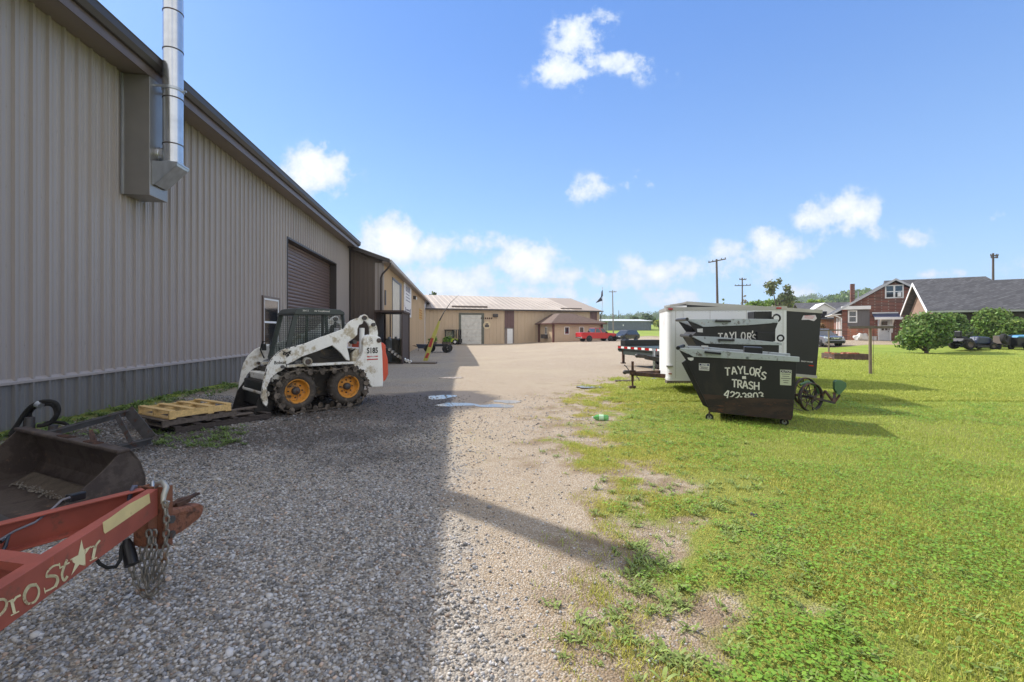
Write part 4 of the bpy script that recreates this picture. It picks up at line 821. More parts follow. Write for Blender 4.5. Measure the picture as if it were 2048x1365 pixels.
# hull
WH = mat['whitedirty']; DK = M('greasy_dark_steel', c(52,48,44), .6, metal=.2, var=.3, vs=6, dirt=c(96,80,58), ds=5, da=.42)
m = MB(T=TL); m.box(-.95, .78, -.47, .47, .24, .86); m.build('chassis', DK, ld, bevel=.02)
m = MB(T=TL); a = side(455, 838, .6); b = side(1120, 880, .6); m.box(-.98, .74, .45, .70, .885, .935); m.box(-.98, .74, -.70, -.45, .885, .935); m.build('fender', WH, ld, bevel=.01)
m = MB(T=TL); m.box(-.86, .30, .44, .50, .94, 1.2); m.box(-.86, .30, -.50, -.44, .94, 1.2); m.build('side_cover', DK, ld)
m = MB(T=TL); m.box(-1.0, -.70, -.60, .60, .34, 1.22); m.build('engine_bay', WH, ld, bevel=.03)
ORG = M('orange_red_tailgate', c(206,84,58), .5, var=.06)
xb_ = min(side(a, b, .76)[0] for a, b in platepts); m = MB(T=TL); m.prism([(xb_+.06, .74, .42), (xb_-.07, .74, .48), (xb_-.14, .74, .62), (xb_-.13, .74, .95), (xb_-.08, .74, 1.12), (xb_-.08, .74, 1.27), (xb_, .74, 1.33), (xb_+.06, .74, 1.33)], (0, -1.48, 0)); m.build('tailgate', ORG, ld, bevel=.03)
# front cross tube and step, bucket mounting plate
m = MB(T=TL); m.box(.74, .92, -.66, .66, .62, .76); m.cyl((1.02, -.7, .42), (1.02, .7, .42), .05); m.build('front_crossmember', WH, ld, bevel=.02)
m = MB(T=TL); m.box(.80, .90, -.40, .40, .24, .62); m.build('front_plate', DK, ld)
m = MB(T=TL); m.prism([(1.0, -.55, .18), (1.06, -.55, .16), (1.06, -.55, .62), (1.0, -.55, .60)], (0, 1.10, 0)); m.build('attachment_plate', mat['black'], ld, bevel=.01)
# bucket, rolled down with its mouth to the ground
BK = M('black_bucket_steel', c(40,38,37), .55, metal=.3, var=.25, vs=5, dirt=c(78,66,54), ds=5, da=.4)
prof = [(1.07, .60), (1.09, .34), (1.16, .14), (1.30, .06), (1.50, .03), (1.62, .03)]
prof = [(.92, .58), (.86, .34), (.88, .15), (.96, .05), (1.10, .02), (1.24, .015)]
m = MB(T=TL); bw_ = .655
m.prism([(x, -bw_, z) for x, z in prof]+[(x-.02*0+.015, -bw_, z+.02) for x, z in prof[::-1]], (0, 2*bw_, 0))
for y in (-bw_, bw_-.02): m.prism([(.92, y, .58), (1.0, y, .60), (1.16, y, .36), (1.24, y, .05), (1.24, y, .015), (1.10, y, .02), (.96, y, .05), (.88, y, .15), (.86, y, .34)], (0, .02, 0))
m.box(.90, 1.02, -bw_, bw_, .58, .62); m.box(1.17, 1.31, -bw_-.01, bw_+.01, .004, .02); bk = m.build('bucket', BK, ld)
# wheels and over-the-tyre tracks
TY = M('muddy_tyre', c(74,68,62), .9, var=.2, vs=7, bump=.5, bs=30, dirt=c(104,94,82), ds=6, da=.42); RIM = M('orange_yellow_rim', c(206,140,50), .55, var=.1, dirt=c(104,84,60), ds=7, da=.45)
def wheel(x, sgn):
    T = TL @ Matrix.Translation((x, .0, .43)) @ Matrix.Rotation(R(-90*sgn), 4, 'X')     # local z points outwards
    z0, z1 = .54, .80
    m = MB(T=T); m.lathe([(.24, z0+.02), (.30, z0), (.365, z0+.03), (.38, z0+.08), (.38, z1-.08), (.365, z1-.02), (.30, z1+.015), (.232, z1), (.225, z1-.02)], n=36)
    for k in range(26):
        a = 2*math.pi*k/26; m.box(-.014, .014, .355, .395, z0+.03+.1*(k % 2), z0+.16+.1*(k % 2), T @ Matrix.Rotation(a, 4, 'Z'))
    ty = m.build('wheel', TY, ld)
    m = MB(T=T); m.lathe([(.235, z1+.008), (.222, z1+.012), (.205, z1-.02), (.196, z1-.11), (.15, z1-.125), (.10, z1-.105), (.001, z1-.10)], n=32); rm = m.build('rim', RIM, ty)
    m = MB(T=T); m.lathe([(.075, z1-.105), (.072, z1-.04), (.05, z1-.02), (.001, z1-.018)], n=20); m.build('hub', mat['steel'], ty)
    m = MB(T=T)
    for k in range(8):
        a = 2*math.pi*k/8; m.cyl((.13*math.cos(a), .13*math.sin(a), z1-.12), (.13*math.cos(a), .13*math.sin(a), z1-.09), .014, n=8)
    m.build('wheel_nuts', DK, ty)
for sgn in (1, -1):
    for x in (.515, -.515): wheel(x, sgn)
    # belt path
    Rb = .42; path = []
    for k in range(12): a = math.pi/2-math.pi*k/11; path.append((.515+Rb*math.cos(a), .43+Rb*math.sin(a)))
    for k in range(1, 9): f = k/9; path.append((.515-1.03*f, .43-Rb+.012*math.sin(math.pi*f)))
    for k in range(12): a = -math.pi/2-math.pi*k/11; path.append((-.515+Rb*math.cos(a), .43+Rb*math.sin(a)))
    for k in range(1, 9): f = k/9; path.append((-.515+1.03*f, .43+Rb-.03*math.sin(math.pi*f)))
    L = [0]; N = len(path)
    for i in range(N): a, b = path[i], path[(i+1) % N]; L.append(L[-1]+math.hypot(b[0]-a[0], b[1]-a[1]))
    m = MB(); m2 = MB(); nl = 20
    for k in range(nl):
        d = L[-1]*k/nl; i = max(j for j in range(N) if L[j] <= d); f = (d-L[i])/(L[i+1]-L[i]); a, b = path[i], path[(i+1) % N]
        x, z = a[0]+(b[0]-a[0])*f, a[1]+(b[1]-a[1])*f; ang = math.atan2(b[1]-a[1], b[0]-a[0])
        T = TL @ Matrix.Translation((x, 0, z)) @ Matrix.Rotation(-ang, 4, 'Y')
        y0, y1 = (.52, .84) if sgn == 1 else (-.84, -.52)
        m.box(-.075, .075, y0, y1, -.005, .018, T); m.box(-.055, -.035, y0+.02, y1-.02, .018, .045, T); m.box(.035, .055, y0+.02, y1-.02, .018, .045, T)
        for yy_ in (y0, y1):                                                   # rounded side lugs that hug the tyre
            o = .012 if yy_ > (y0+y1)/2 else -.012
            pts = [(.052*math.cos(t), .062*math.sin(t)-.045) for t in [2*math.pi*q/12 for q in range(12)]]
            m2.prism([(px_, yy_+o, pz_) for px_, pz_ in pts], (0, -o*2, 0), T=T)
        m2.box(-.12, .12, (y1-.03 if sgn == 1 else y0), (y1 if sgn == 1 else y0+.03), -.03, -.008, T)
    tk = m.build('track', DK, ld); m2.build('track_lugs', M('worn_track_steel', c(112,102,92), .6, metal=.2, var=.3, vs=9, dirt=c(70,62,54), ds=8, da=.5), tk)
# cab
cy = .44
ct = [side(575, 268, cy), side(800, 272, cy), side(985, 292, cy), side(1018, 315, cy), side(1045, 440, cy), side(1040, 500, cy), side(620, 665, cy), side(545, 650, cy)]
rz_ = ct[0][1]
GR = M('dark_green_grey_cab', c(62,68,66), .5, var=.08)
zt = 1.94; xr = ct[3][0]; xf = ct[0][0]
zt = (ct[0][1]+ct[2][1])/2
bot = 1.02; xfb = xf+.34
m = MB(T=TL); m.prism([(xf+.10, -cy-.03, zt-.10), (xf+.02, -cy-.03, zt-.01), (xf-.1, -cy-.03, zt+.01), (xr+.1, -cy-.03, zt-.01), (xr+.01, -cy-.03, zt-.06), (xr, -cy-.03, zt-.12), (xf+.10, -cy-.03, zt-.14)], (0, 2*cy+.06, 0))
rfo = m.build('cab_roof', GR, ld, bevel=.015)
m = MB(T=TL)
for y in (-cy, cy-.05):
    m.bar(TL @ Vector((xf+.03, y+.025, zt-.1)), TL @ Vector((xf+.06, y+.025, 1.42)), .05, .09); m.bar(TL @ Vector((xf+.06, y+.025, 1.42)), TL @ Vector((xfb, y+.025, bot)), .05, .09) if False else None
m = MB()
def v(x, y, z): return TL @ Vector((x, y, z))
for y in (-cy+.025, cy-.025):
    m.bar(v(xf+.04, y, zt-.1), v(xfb-.08, y, bot), .05, .085); m.bar(v(xr+.03, y, zt-.1), v(xr-.04, y, bot+.1), .05, .06); m.bar(v((xf+xr)/2-.03, y, zt-.1), v((xf+xr)/2, y, bot), .04, .05); m.bar(v(xfb-.08, y, bot), v(xr-.04, y, bot+.06), .05, .07)
m.bar(v(xfb-.08, -cy, bot), v(xfb-.08, cy, bot), .06, .07); m.bar(v(xr, -cy, bot+.1), v(xr, cy, bot+.1), .05, .06)
m.build('cab_pillars', GR, ld)
GLS = M('tinted_cab_glass', c(130,150,140), .08, var=.1, alpha=.22, spec=.8)
m = MB(); m.add([v(xf+.05, -cy+.05, zt-.13), v(xf+.05, cy-.05, zt-.13), v(xfb-.07, cy-.05, bot+.03), v(xfb-.07, -cy+.05, bot+.03)], [(0,1,2,3)]); m.build('windscreen', GLS, ld)
for y in (-cy+.03, cy-.03):
    m = MB(); m.add([v(xf+.05, y, zt-.13), v(xfb-.1, y, bot+.05), v(xr-.03, y, bot+.12), v(xr+.04, y, zt-.13)], [(0,1,2,3)]); m.build('side_window', GLS, ld)
    m = MB(); yy_ = y+(.012 if y > 0 else -.012)
    for k in range(26):
        x = xr+.04+k*.045
        if x < xfb-.1:
            top = zt-.13; 
            if x > xf+.05: top = zt-.13-(x-xf-.05)/(xfb-xf-.12)*(zt-bot-.16)
            m.bar(v(x, yy_, bot+.06), v(x, yy_, top), .006, .006)
    for k in range(17):
        z = bot+.1+k*.045; f = (zt-.1-z)/(zt-.1-bot); m.bar(v(xr+.02-.06*f, yy_, z), v(xf+.04+(xfb-.12-xf)*f, yy_, z), .006, .006)
    m.build('window_mesh', mat['black'], ld)
m = MB(); m.add([v(xr+.03, -cy+.03, zt-.12), v(xr+.03, cy-.03, zt-.12), v(xr-.03, cy-.03, bot+.12), v(xr-.03, -cy+.03, bot+.12)], [(0,1,2,3)]); m.build('rear_window', GLS, ld)
m = MB(T=TL); m.box(xr+.15, xr+.55, -.24, .24, .95, 1.08); m.box(xr+.10, xr+.2, -.22, .22, 1.0, 1.55); m.build('seat', mat['black'], ld, bevel=.03)
m = MB(T=TL); m.cyl((xf+.1, .2, 1.0), (xf+.15, .22, 1.25), .015); m.cyl((xf+.1, -.2, 1.0), (xf+.15, -.22, 1.25), .015); m.build('control_levers', mat['black'], ld)
m = MB(); m.tube([v(xfb+.02, -.46, 1.02), v(xfb+.08, -.5, 1.2), v(xfb+.04, -.5, 1.36), v(xfb-.1, -.48, 1.38), v(xfb-.1, -.46, 1.1)], .014, 8); m.build('grab_rail', mat['black'], ld)
m = MB(T=TL); m.box(xfb-.02, xfb+.05, -.54, -.44, 1.18, 1.32); m.build('work_light', mat['black'], ld, bevel=.01)
m = MB(T=TL); m.box(-.55, .3, .43, .445, .95, 1.06); m.build('cab_sill', mat['rust'], ld)
m = MB(T=TL); m.cyl((-.95, -.25, 1.2), (-.95, -.25, 1.42), .05); m.build('exhaust_stub', mat['white'], ld)
# hoses
m = MB()
for k in range(4): m.tube([v(.0-.1*k, .60, 1.06), v(-.25, .63+.01*k, 1.0+.03*k), v(-.55, .62, 1.05+.03*k), v(-.75, .62, 1.2)], .011, 6)
m.build('hydraulic_hoses', mat['rubber'], ld)
# ---- lettering helpers ----
_dg = None
def text_mesh(txt, size, bold=0.0, sx=1.0, shear=0.0, sp=1.0):
    cu = bpy.data.curves.new('t', 'FONT'); cu.body = txt; cu.size = size; cu.align_x = 'CENTER'; cu.align_y = 'CENTER'; cu.offset = bold; cu.shear = shear; cu.space_character = sp; cu.resolution_u = 3
    o = bpy.data.objects.new('t', cu); C.objects.link(o); dg = bpy.context.evaluated_depsgraph_get(); dg.update()
    me = bpy.data.meshes.new_from_object(o.evaluated_get(dg)); vs = [(a.co.x*sx, a.co.y) for a in me.vertices]; fs = [tuple(p.vertices) for p in me.polygons]
    bpy.data.objects.remove(o); bpy.data.curves.remove(cu); bpy.data.meshes.remove(me); return vs, fs
def put_text(m, txt, size, o, ux, uy, **k):
    vs, fs = text_mesh(txt, size, **k); o = Vector(o); ux = Vector(ux).normalized(); uy = Vector(uy).normalized(); m.add([o+ux*a+uy*b for a, b in vs], fs); return m
up = Vector((0,0,1)); RT = -LH                                                  # reading direction on the near side
def lp(X, Y, y): x, z = side(X, Y, y); return TL @ Vector((x, y, z))
m = MB(); put_text(m, 'S185', .165, lp(1292, 692, .763), RT, up, bold=.006, sx=.82); m.build('lettering', mat['blacklet'], plate_near)
RD = M('red_decal', c(186,40,44), .5)
m = MB(); a = lp(1292, 748, .763); b = lp(1292, 776, .763)
for o, h in ((a, .012), (b, .012)): m.add([o+RT*x+up*z for x, z in ((-.13,-h),(.13,-h),(.13,h),(-.13,h))], [(0,1,2,3)])
m.build('decal_stripe', RD, plate_near); m = MB(); put_text(m, 'TURBO', .035, a+LL*.0015, RT, up, bold=.0005, sx=1.3); m.build('lettering', mat['white'], plate_near)
m = MB(); put_text(m, 'Bobcat', .085, lp(392, 808, .7235), RT, up, bold=.002, sx=.9); m.build('lettering', mat['blacklet'], arm_near)
m = MB(); o = lp(455, 718, .7245)                                               # the cat's head emblem
for pts in ([(-.085,.05),(-.03,.035),(0,.02),(.045,.04),(.09,.055),(.07,.02),(.075,-.02),(.045,-.01),(.05,-.05),(.02,-.06),(.005,-.085),(-.012,-.05),(-.03,-.02),(-.05,-.035),(-.075,-.01),(-.055,.02)],): m.poly([o+RT*x+up*z for x, z in pts])
m.build('cat_emblem', mat['blacklet'], arm_near)
m = MB()
for (x, z) in ((-.03, .006), (.028, .0), (-.0, -.03)): m.poly([o+LL*.0015+RT*(x+.014*a)+up*(z+.006*b) for a, b in ((-1,0),(0,-1),(1,.3),(0,1))])
m.build('emblem_highlights', WH, arm_near)
m = MB(); put_text(m, 'Air Conditioned', .048, v((xf+xr)/2+.02, cy+.0315, zt-.055), RT, up, bold=.0008); m.build('lettering', mat['lettering'], rfo); m = MB(); put_text(m, '38412', .05, v(xf-.12, cy+.0315, zt-.055), RT, up); m.build('lettering', mat['lettering'], rfo)
m = MB(); o = lp(1280, 592, .7635)
for r0 in (.034, .03):
    pass
m.add([o+RT*(r*math.cos(a))+up*(r*math.sin(a)) for r in (.036, .031) for a in [2*math.pi*q/20 for q in range(20)]], [(q, (q+1) % 20, 20+(q+1) % 20, 20+q) for q in range(20)])
m.poly([o+RT*(.012*math.cos(a))+up*(.012*math.sin(a)) for a in [2*math.pi*q/6 for q in range(6)]]); m.build('round_decal', mat['blacklet'], plate_near)
# ================= DUMPSTERS AND TRAILERS =================
GLY = {'T': [[(0,1),(.4,1)],[(.6,1),(1,1)],[(.5,.9),(.5,0)]], 'A': [[(0,0),(.42,1)],[(.56,.95),(1,0)],[(.3,.33),(.62,.33)]], 'Y': [[(0,1),(.42,.52)],[(1,1),(.5,.5),(.5,.42)],[(.5,.36),(.5,0)]],
 'L': [[(.1,1),(.1,.12)],[(.1,0),(.85,0)]], 'O': [[(.42,1),(.15,.85),(.05,.5),(.15,.15),(.42,0)],[(.6,1),(.85,.85),(.95,.5),(.85,.15),(.6,0)]],
 'R': [[(.08,1),(.08,0)],[(.22,1),(.7,.96),(.85,.75),(.7,.52),(.22,.48)],[(.5,.42),(.92,0)]], "'": [[(.4,1.05),(.3,.75)]],
 'S': [[(.88,.86),(.5,1),(.15,.84),(.15,.64),(.45,.54)],[(.58,.48),(.9,.36),(.86,.12),(.5,0),(.1,.14)]], 'H': [[(.05,1),(.05,0)],[(.95,1),(.95,0)],[(.2,.5),(.8,.5)]],
 '4': [[(.6,1),(.02,.35)],[(.02,.3),(.62,.3)],[(.75,1),(.75,0)]], '2': [[(.05,.8),(.3,1),(.75,.95),(.85,.7),(.45,.35)],[(.38,.28),(.05,0),(.9,0)]],
 '3': [[(.1,.9),(.5,1),(.85,.82),(.75,.58),(.5,.53)],[(.55,.48),(.9,.35),(.82,.1),(.45,0),(.08,.12)]], '8': [[(.45,1),(.15,.86),(.15,.64),(.45,.52)],[(.58,1),(.85,.86),(.85,.64),(.55,.52)],[(.42,.48),(.08,.34),(.1,.1),(.45,0)],[(.58,.48),(.92,.34),(.9,.1),(.58,0)]],
 '0': [[(.42,1),(.12,.8),(.08,.2),(.42,0)],[(.6,1),(.88,.8),(.92,.2),(.6,0)]], '-': [[(.2,.5),(.7,.5)]]}
def stencil(m, ch, o, ux, uy, w, h, sw, vmin=0.0):
    for st in GLY[ch]:
        for (a, b) in zip(st, st[1:]):
            ax, ay, bx, by = a[0]*w, a[1]*h, b[0]*w, b[1]*h; l = math.hypot(bx-ax, by-ay); dx, dy = (bx-ax)/l, (by-ay)/l; e = sw*.22
            q = [(ax-dx*e-dy*sw/2, ay-dy*e+dx*sw/2), (ax-dx*e+dy*sw/2, ay-dy*e-dx*sw/2), (bx+dx*e+dy*sw/2, by+dy*e-dx*sw/2), (bx+dx*e-dy*sw/2, by+dy*e+dx*sw/2)]
            if vmin > 0:
                if max(p[1] for p in q) < vmin*h: continue
                q = [(x, max(y, vmin*h)) for x, y in q]
            m.add([o+ux*x+uy*y for x, y in q], [(0,1,2,3)])
DUM = M('black_dumpster_paint', c(30,30,31), .5, metal=.1, var=.15, vs=3, stretch=(1,1,.4), dirt=c(44,40,38), ds=3, da=.42, bump=.06, bs=12)
DRS = M('rusted_dumpster_base', c(62,46,38), .65, metal=.1, var=.3, vs=2.5, stretch=(1,1,3), dirt=c(38,33,31), ds=3, da=.5, dirt2=c(92,58,40), ds2=6, da2=.4)
LID = M('pale_dumpster_rim', c(172,180,184), .55, metal=.2, var=.06, dirt=c(140,96,60), ds=3.5, da=.34, dirt2=c(96,92,88), ds2=9, da2=.4)
def dumpster(name, label, p0, u, outline, rimp, depth, base=True, sc=4.55, ox=1300, oy=580):
    u = Vector(u).normalized(); n = Vector((u.y, -u.x, 0)); p0 = Vector(p0); bk = -n
    def q(X, Y, d=0): return onp(ox+X/sc, oy+Y/sc, p0+n*d, n)
    t = thing(name, (q(*outline[-5]).x, q(*outline[-5]).y, 0), 0, label, 'dumpster', 'black nested dumpsters beside the white trailer')
    O = [q(*a) for a in outline]; W_ = .03
    m = MB(); m.prism(O, bk*W_); m.prism([a+bk*(depth-W_) for a in O], bk*W_)                # the two side sheets
    for a, b in zip(O[1:], O[2:]): 
        if a.z < O[0].z and b.z < O[0].z+.02: m.add([a+bk*.01, b+bk*.01, b+bk*(depth-.01), a+bk*(depth-.01)], [(0,1,2,3)])
    a, b = O[-1], O[-2]
    m.build('body', DUM, t, bevel=.006)
    m = MB(); Rr = [q(*a, .02) for a in rimp]; m.prism(Rr, bk*.05); m.prism([a+bk*depth for a in Rr], bk*.05)
    i0, i1 = Rr[-3], Rr[-2]
    m.prism([i1, i1+u*-.05, i1+u*-.05+up*.05, i1+up*.05], bk*depth); m.build('rim', LID, t, bevel=.005)
    m = MB(); tip = Rr[0]; m.cyl(tip+n*.02, tip+bk*(depth+.06), .035, n=14); m.build('hinge_rod', mat['black'], t)
    return t, q, n, u
d0 = Vector((3.46, 7.95, 0))
ol = [(262,546),(325,640),(285,665),(350,790),(480,1050),(528,1075),(545,1112),(900,1150),(1285,1188),(1300,1150),(1336,655),(900,632),(395,610)]
t, q, n, u = dumpster('dumpster', "nearest black dumpster lettered Taylor's Trash with the full phone number", d0, (.906,-.423,0), ol, [(255,530),(420,533),(700,560),(1000,583),(1360,612),(1360,657),(900,634),(395,610)], 1.15)
bkd = -n
m = MB(); m.prism([q(480,948,.006), q(700,965,.006), q(1000,985,.006), q(1308,1003,.006), q(1298,1150,.006), q(1284,1186,.006), q(900,1150,.006), q(546,1110,.006), q(530,1073,.006), q(486,1040,.006), q(440,960,.006)], bkd*.004); m.build('rusty_lower_panel', DRS, t)
m = MB(); m.bar(q(330,650,.02), q(522,1062,.02), .03, .02); m.build('corner_rib', DUM, t)
m = MB(); m.bar(q(500,568,.06), q(642,582,.06), .03, .035); m.cyl(q(505,568,.02), q(505,568,.075), .02); m.cyl(q(637,581,.02), q(637,581,.075), .02); m.build('lifting_bar', mat['black'], t)
m = MB(); a, b, c_, d_ = q(858,520,-.12), q(1030,528,-.12), q(1020,605,-.12), q(858,600,-.12); m.prism([a, b, c_, d_], bkd*.5); m.build('lid_handle_box', mat['black'], t, bevel=.01)
m = MB()
for (ch, X, Y, rot) in (('T',705,745,-.02),('A',765,735,-.10),('Y',822,730,-.04),('L',878,732,.0),('O',930,742,.05),('R',982,755,.12),("'",1012,738,.1),('S',1034,782,.2)):
    o = q(X, Y, .004); r_ = -rot; ux = u*math.cos(r_)+up*math.sin(r_); uy = up*math.cos(r_)-u*math.sin(r_); w = .075; h = .125; stencil(m, ch, o-ux*w/2-uy*h/2, ux, uy, w, h, .021)
for i, (ch, X) in enumerate(zip('TRASH', (768,818,866,918,970))): stencil(m, ch, q(X, 852+6*i, .004)-u*.036-up*.062, u, up, .072, .125, .021)
for i, (ch, X, Y) in enumerate((('4',698,950),('2',750,962),('2',798,970),('-',830,975),('3',860,975),('8',908,975),('0',960,972),('3',1012,968))):
    r_ = (.30, .2, .1, 0, -.04, -.08, -.14, -.2)[i]*-.6; ux = u*math.cos(r_)+up*math.sin(r_); uy = up*math.cos(r_)-u*math.sin(r_); w = .075 if ch != '-' else .05
    stencil(m, ch, q(X, Y, .011)-ux*w/2-uy*.06, ux, uy, w, .125, .02, vmin=(.0 if i == 0 else .38 if i > 2 else .25))
m.poly([q(838,787,.004), q(872,785,.004), q(875,813,.004), q(838,811,.004)]); m.build('stencil_lettering', mat['lettering'], t)
def sticker(t, q, n, u, X0, Y0, X1, Y1, head, bodycol, headcol, title, tcol):
    m = MB(); m.prism([q(X0,Y0,.003), q(X1,Y0+(X1-X0)*.05,.003), q(X1-3,Y1+(X1-X0)*.05,.003), q(X0,Y1,.003)], n*.002); s_ = m.build('warning_sticker', bodycol, t)
    m = MB(); hh = (Y1-Y0)*head; m.poly([q(X0+5,Y0+5,.007), q(X1-5,Y0+5+(X1-X0)*.05,.007), q(X1-5,Y0+hh+(X1-X0)*.05,.007), q(X0+5,Y0+hh,.007)]); m.build('sticker_header', headcol, s_)
    m = MB(); hgt = (q(0,Y0).z-q(0,Y0+hh).z); put_text(m, title, hgt*.95, q((X0+X1)/2, Y0+hh/2+5, .009), u, up, bold=.001, sx=.66); m.build('lettering', tcol, s_)
    m = MB(); nl = 5 if Y1-Y0 > 100 else 3
    for k in range(nl):
        Y = Y0+hh+10+(Y1-Y0-hh-16)/nl*k; e = (.12, .2, .08, .25, .3)[k]*(X1-X0)
        m.poly([q(X0+e,Y,.007), q(X1-e,Y+4,.007), q(X1-e,Y+9,.007), q(X0+e,Y+5,.007)])
    m.build('small_print', mat['steel'], s_)
CRM = M('cream_sticker', c(196,202,178), .5); STW = M('white_sticker', c(206,206,204), .5); NAVY = M('navy_ink', c(44,50,92), .5)
sticker(t, q, n, u, 445, 668, 542, 732, .32, STW, NAVY, 'NOTICE', mat['white']); sticker(t, q, n, u, 1183, 726, 1288, 866, .2, CRM, mat['blacklet'], 'CAUTION', STW)
m = MB(); m.poly([q(340,617,.004), q(397,617,.004), q(394,640,.004), q(372,647,.004), q(348,636,.004)]); m.build('worn_sticker', STW, t)
def caster(t, p):
    m = MB(); p = Vector(p); m.cyl(p-n*.0+Vector((0,0,0)), p-n*.035, .065, n=20); w_ = m.build('caster', mat['rubber'], t); m = MB(); m.cyl(p+n*.004, p-n*.02, .035, n=14); m.build('rim', mat['rim'], w_)
    m = MB(); m.bar(p+n*.012+up*.1, p+n*.012, .03, .008, up=tuple(n)); m.bar(p-n*.05+up*.1, p-n*.05, .03, .008, up=tuple(n)); m.build('fork', mat['steel'], w_)
for X, Y, d in ((540,1152,-.05),(1222,1222,-.12)): p = q(X, Y, d); caster(t, Vector((p.x, p.y, .068)))
p = q(560,1150,-1.0); caster(t, Vector((p.x, p.y, .068))); p = q(1240,1200,-1.0); caster(t, Vector((p.x, p.y, .068)))
# second, and the third nested inside it
ol2 = [(372,430),(430,520),(410,545),(520,760),(600,980),(1150,1000),(1165,800),(1175,505),(900,500),(500,490)]
t, q, n, u = dumpster('dumpster', 'middle black dumpster of the nested pair, its pale rim just above the nearest one', Vector((4.18, 9.75, 0)), (.985,-.17,0), ol2, [(368,420),(600,428),(900,452),(1200,482),(1200,506),(900,500),(505,490)], .95)
m = MB(); m.bar(q(622,455,.05), q(768,460,.05), .03, .04); m.build('lifting_bar', mat['black'], t)
m = MB(); m.prism([q(975,385,-.1), q(1142,392,-.1), q(1140,470,-.1), q(972,462,-.1)], -n*.4); m.build('lid_handle_box', DUM, t, bevel=.01)
m = MB(); c0 = q(1188,440,-.02); m.torus(c0, n, .06, .018, 18, 6); m.build('lifting_eye', mat['black'], t)
m = MB(); m.poly([q(467,506,.004), q(530,509,.004), q(530,545,.004), q(470,540,.004)]); m.build('worn_sticker', STW, t)
for X, d in ((640,-.1),(1100,-.1),(640,-.8),(1100,-.8)): p = q(X, 900, d); caster(t, Vector((p.x, p.y, .068)))
ol3 = [(340,278),(418,385),(385,415),(440,520),(1110,520),(1140,420),(1142,360),(1165,300),(900,322),(485,338)]
t, q, n, u = dumpster('dumpster', "topmost black dumpster nested above the others, half of Taylor's showing under its rim", Vector((4.10, 9.86, 0)), (.995,-.1,0), ol3, [(335,268),(600,266),(900,264),(1165,268),(1168,300),(900,322),(485,338)], .78)
m = MB(); m.bar(q(592,285,.05), q(735,287,.05), .03, .04); m.build('lifting_bar', mat['black'], t)
m = MB(); m.prism([q(946,198,-.1), q(1110,196,-.1), q(1110,268,-.1), q(946,272,-.1)], -n*.35); m.build('lid_handle_box', DUM, t, bevel=.01)
m = MB(); m.torus(q(1150,258,-.02), n, .075, .02, 18, 6); m.build('lifting_eye', mat['black'], t)
m = MB()
for (ch, X, Y) in (('T',640,432),('A',692,428),('Y',745,420),('L',795,418),('O',848,422),('R',905,428),("'",938,412),('S',950,440)): stencil(m, ch, q(X, Y, .004)-u*.045-up*.075, u, up, .09, .155, .024)
m.build('stencil_lettering', mat['lettering'], t); m = MB(); m.poly([q(427,355,.004), q(480,352,.004), q(480,388,.004), q(432,385,.004)]); m.build('worn_sticker', STW, t)
# ---- white enclosed trailer ----
WT = M('white_trailer_skin', c(226,228,230), .38, var=.03, vs=1, dirt=c(190,182,170), ds=.7, da=.36)
tw = thing('enclosed_trailer', (5.3, 12.3, 0), 0, 'white enclosed cargo trailer with rounded front corner behind the dumpsters', 'trailer')
TW = frame(Vector((3.85, 11.3, 0)), (.98, -.2, 0)); wn = Vector((-.2, -.98, 0)).normalized(); wo3 = Vector((3.85, 11.3, 0))
x0, x1, y0, y1, z0, z1 = 0, 2.70, 0, 1.78, .385, 2.17; r = .16
def pw(px, py): return TW.inverted() @ onp(px, py, wo3, wn)
def rrect(x0, x1, y0, y1, r, z): 
    pts = []
    for (cx, cy_, a0) in ((x0+r, y0+r, math.pi), (x1-.02, y0+.02, 1.5*math.pi), (x1-.02, y1-.02, 0), (x0+r, y1-r, .5*math.pi)):
        rr_ = r if cx < x1-.1 else .02
        for k in range(7): a = a0+math.pi/2*k/6; pts.append((cx+rr_*math.cos(a), cy_+rr_*math.sin(a), z))
    return pts
m = MB(T=TW); m.prism(rrect(x0, x1, y0, y1, r, z0), (0, 0, z1-z0-.07)); m.build('body', WT, tw)
TRM = M('aluminium_trim', c(172,170,164), .4, metal=.5, var=.06)
def rail(z, h, e): 
    m = MB(); a = [TW @ Vector(p) for p in rrect(x0-e, x1+e, y0-e, y1+e, r, z)]; m.prism(a, (0, 0, h)); return m
rail(z1-.085, .085, .012).build('roof_rail', TRM, tw)
rail(z0-.03, .06, .006).build('bottom_rail', WT, tw)
m = MB(T=TW)
for x in (.20, 1.0, 1.82, 2.62): m.box(x-.004, x+.004, y0-.004, y0, z0+.03, z1-.09)
m.build('panel_seam', TRM, tw)
m = MB(T=TW)
for k in range(20):
    for x in (.23, 2.59): m.box(x-.004, x+.004, y0-.004, y0, z0+.1+k*.085, z0+.108+k*.085)
for k in range(32): x = .22+k*.075; m.box(x-.004, x+.004, y0-.004, y0, z1-.12, z1-.112)
m.build('rivets', TRM, tw)
for px, py in ((1340.5, 618), (1557, 614)):
    p = pw(px, py); zc = z1-.045; m = MB(T=TW); m.box(p.x-.055, p.x+.055, y0-.035, y0-.0125, zc-.02, zc+.02); m.build('marker_light', mat['tail'], tw, bevel=.006)
p = pw(1340, 748); m = MB(T=TW); m.box(p.x-.04, p.x+.04, y0-.02, y0-.001, p.z-.015, p.z+.015); m.build('amber_reflector', M('amber_reflector', c(160,96,60), .3), tw)
p = pw(1367, 622.5); m = MB(); pts = [TW @ Vector((p.x+.13*math.cos(a), y0-.02, p.z-.10+.1*math.sin(a))) for a in [math.pi/2-math.pi*k/12 for k in range(13)]]; m.prism(pts, -wn*.018); m.build('roof_vent_cover', WT, tw)
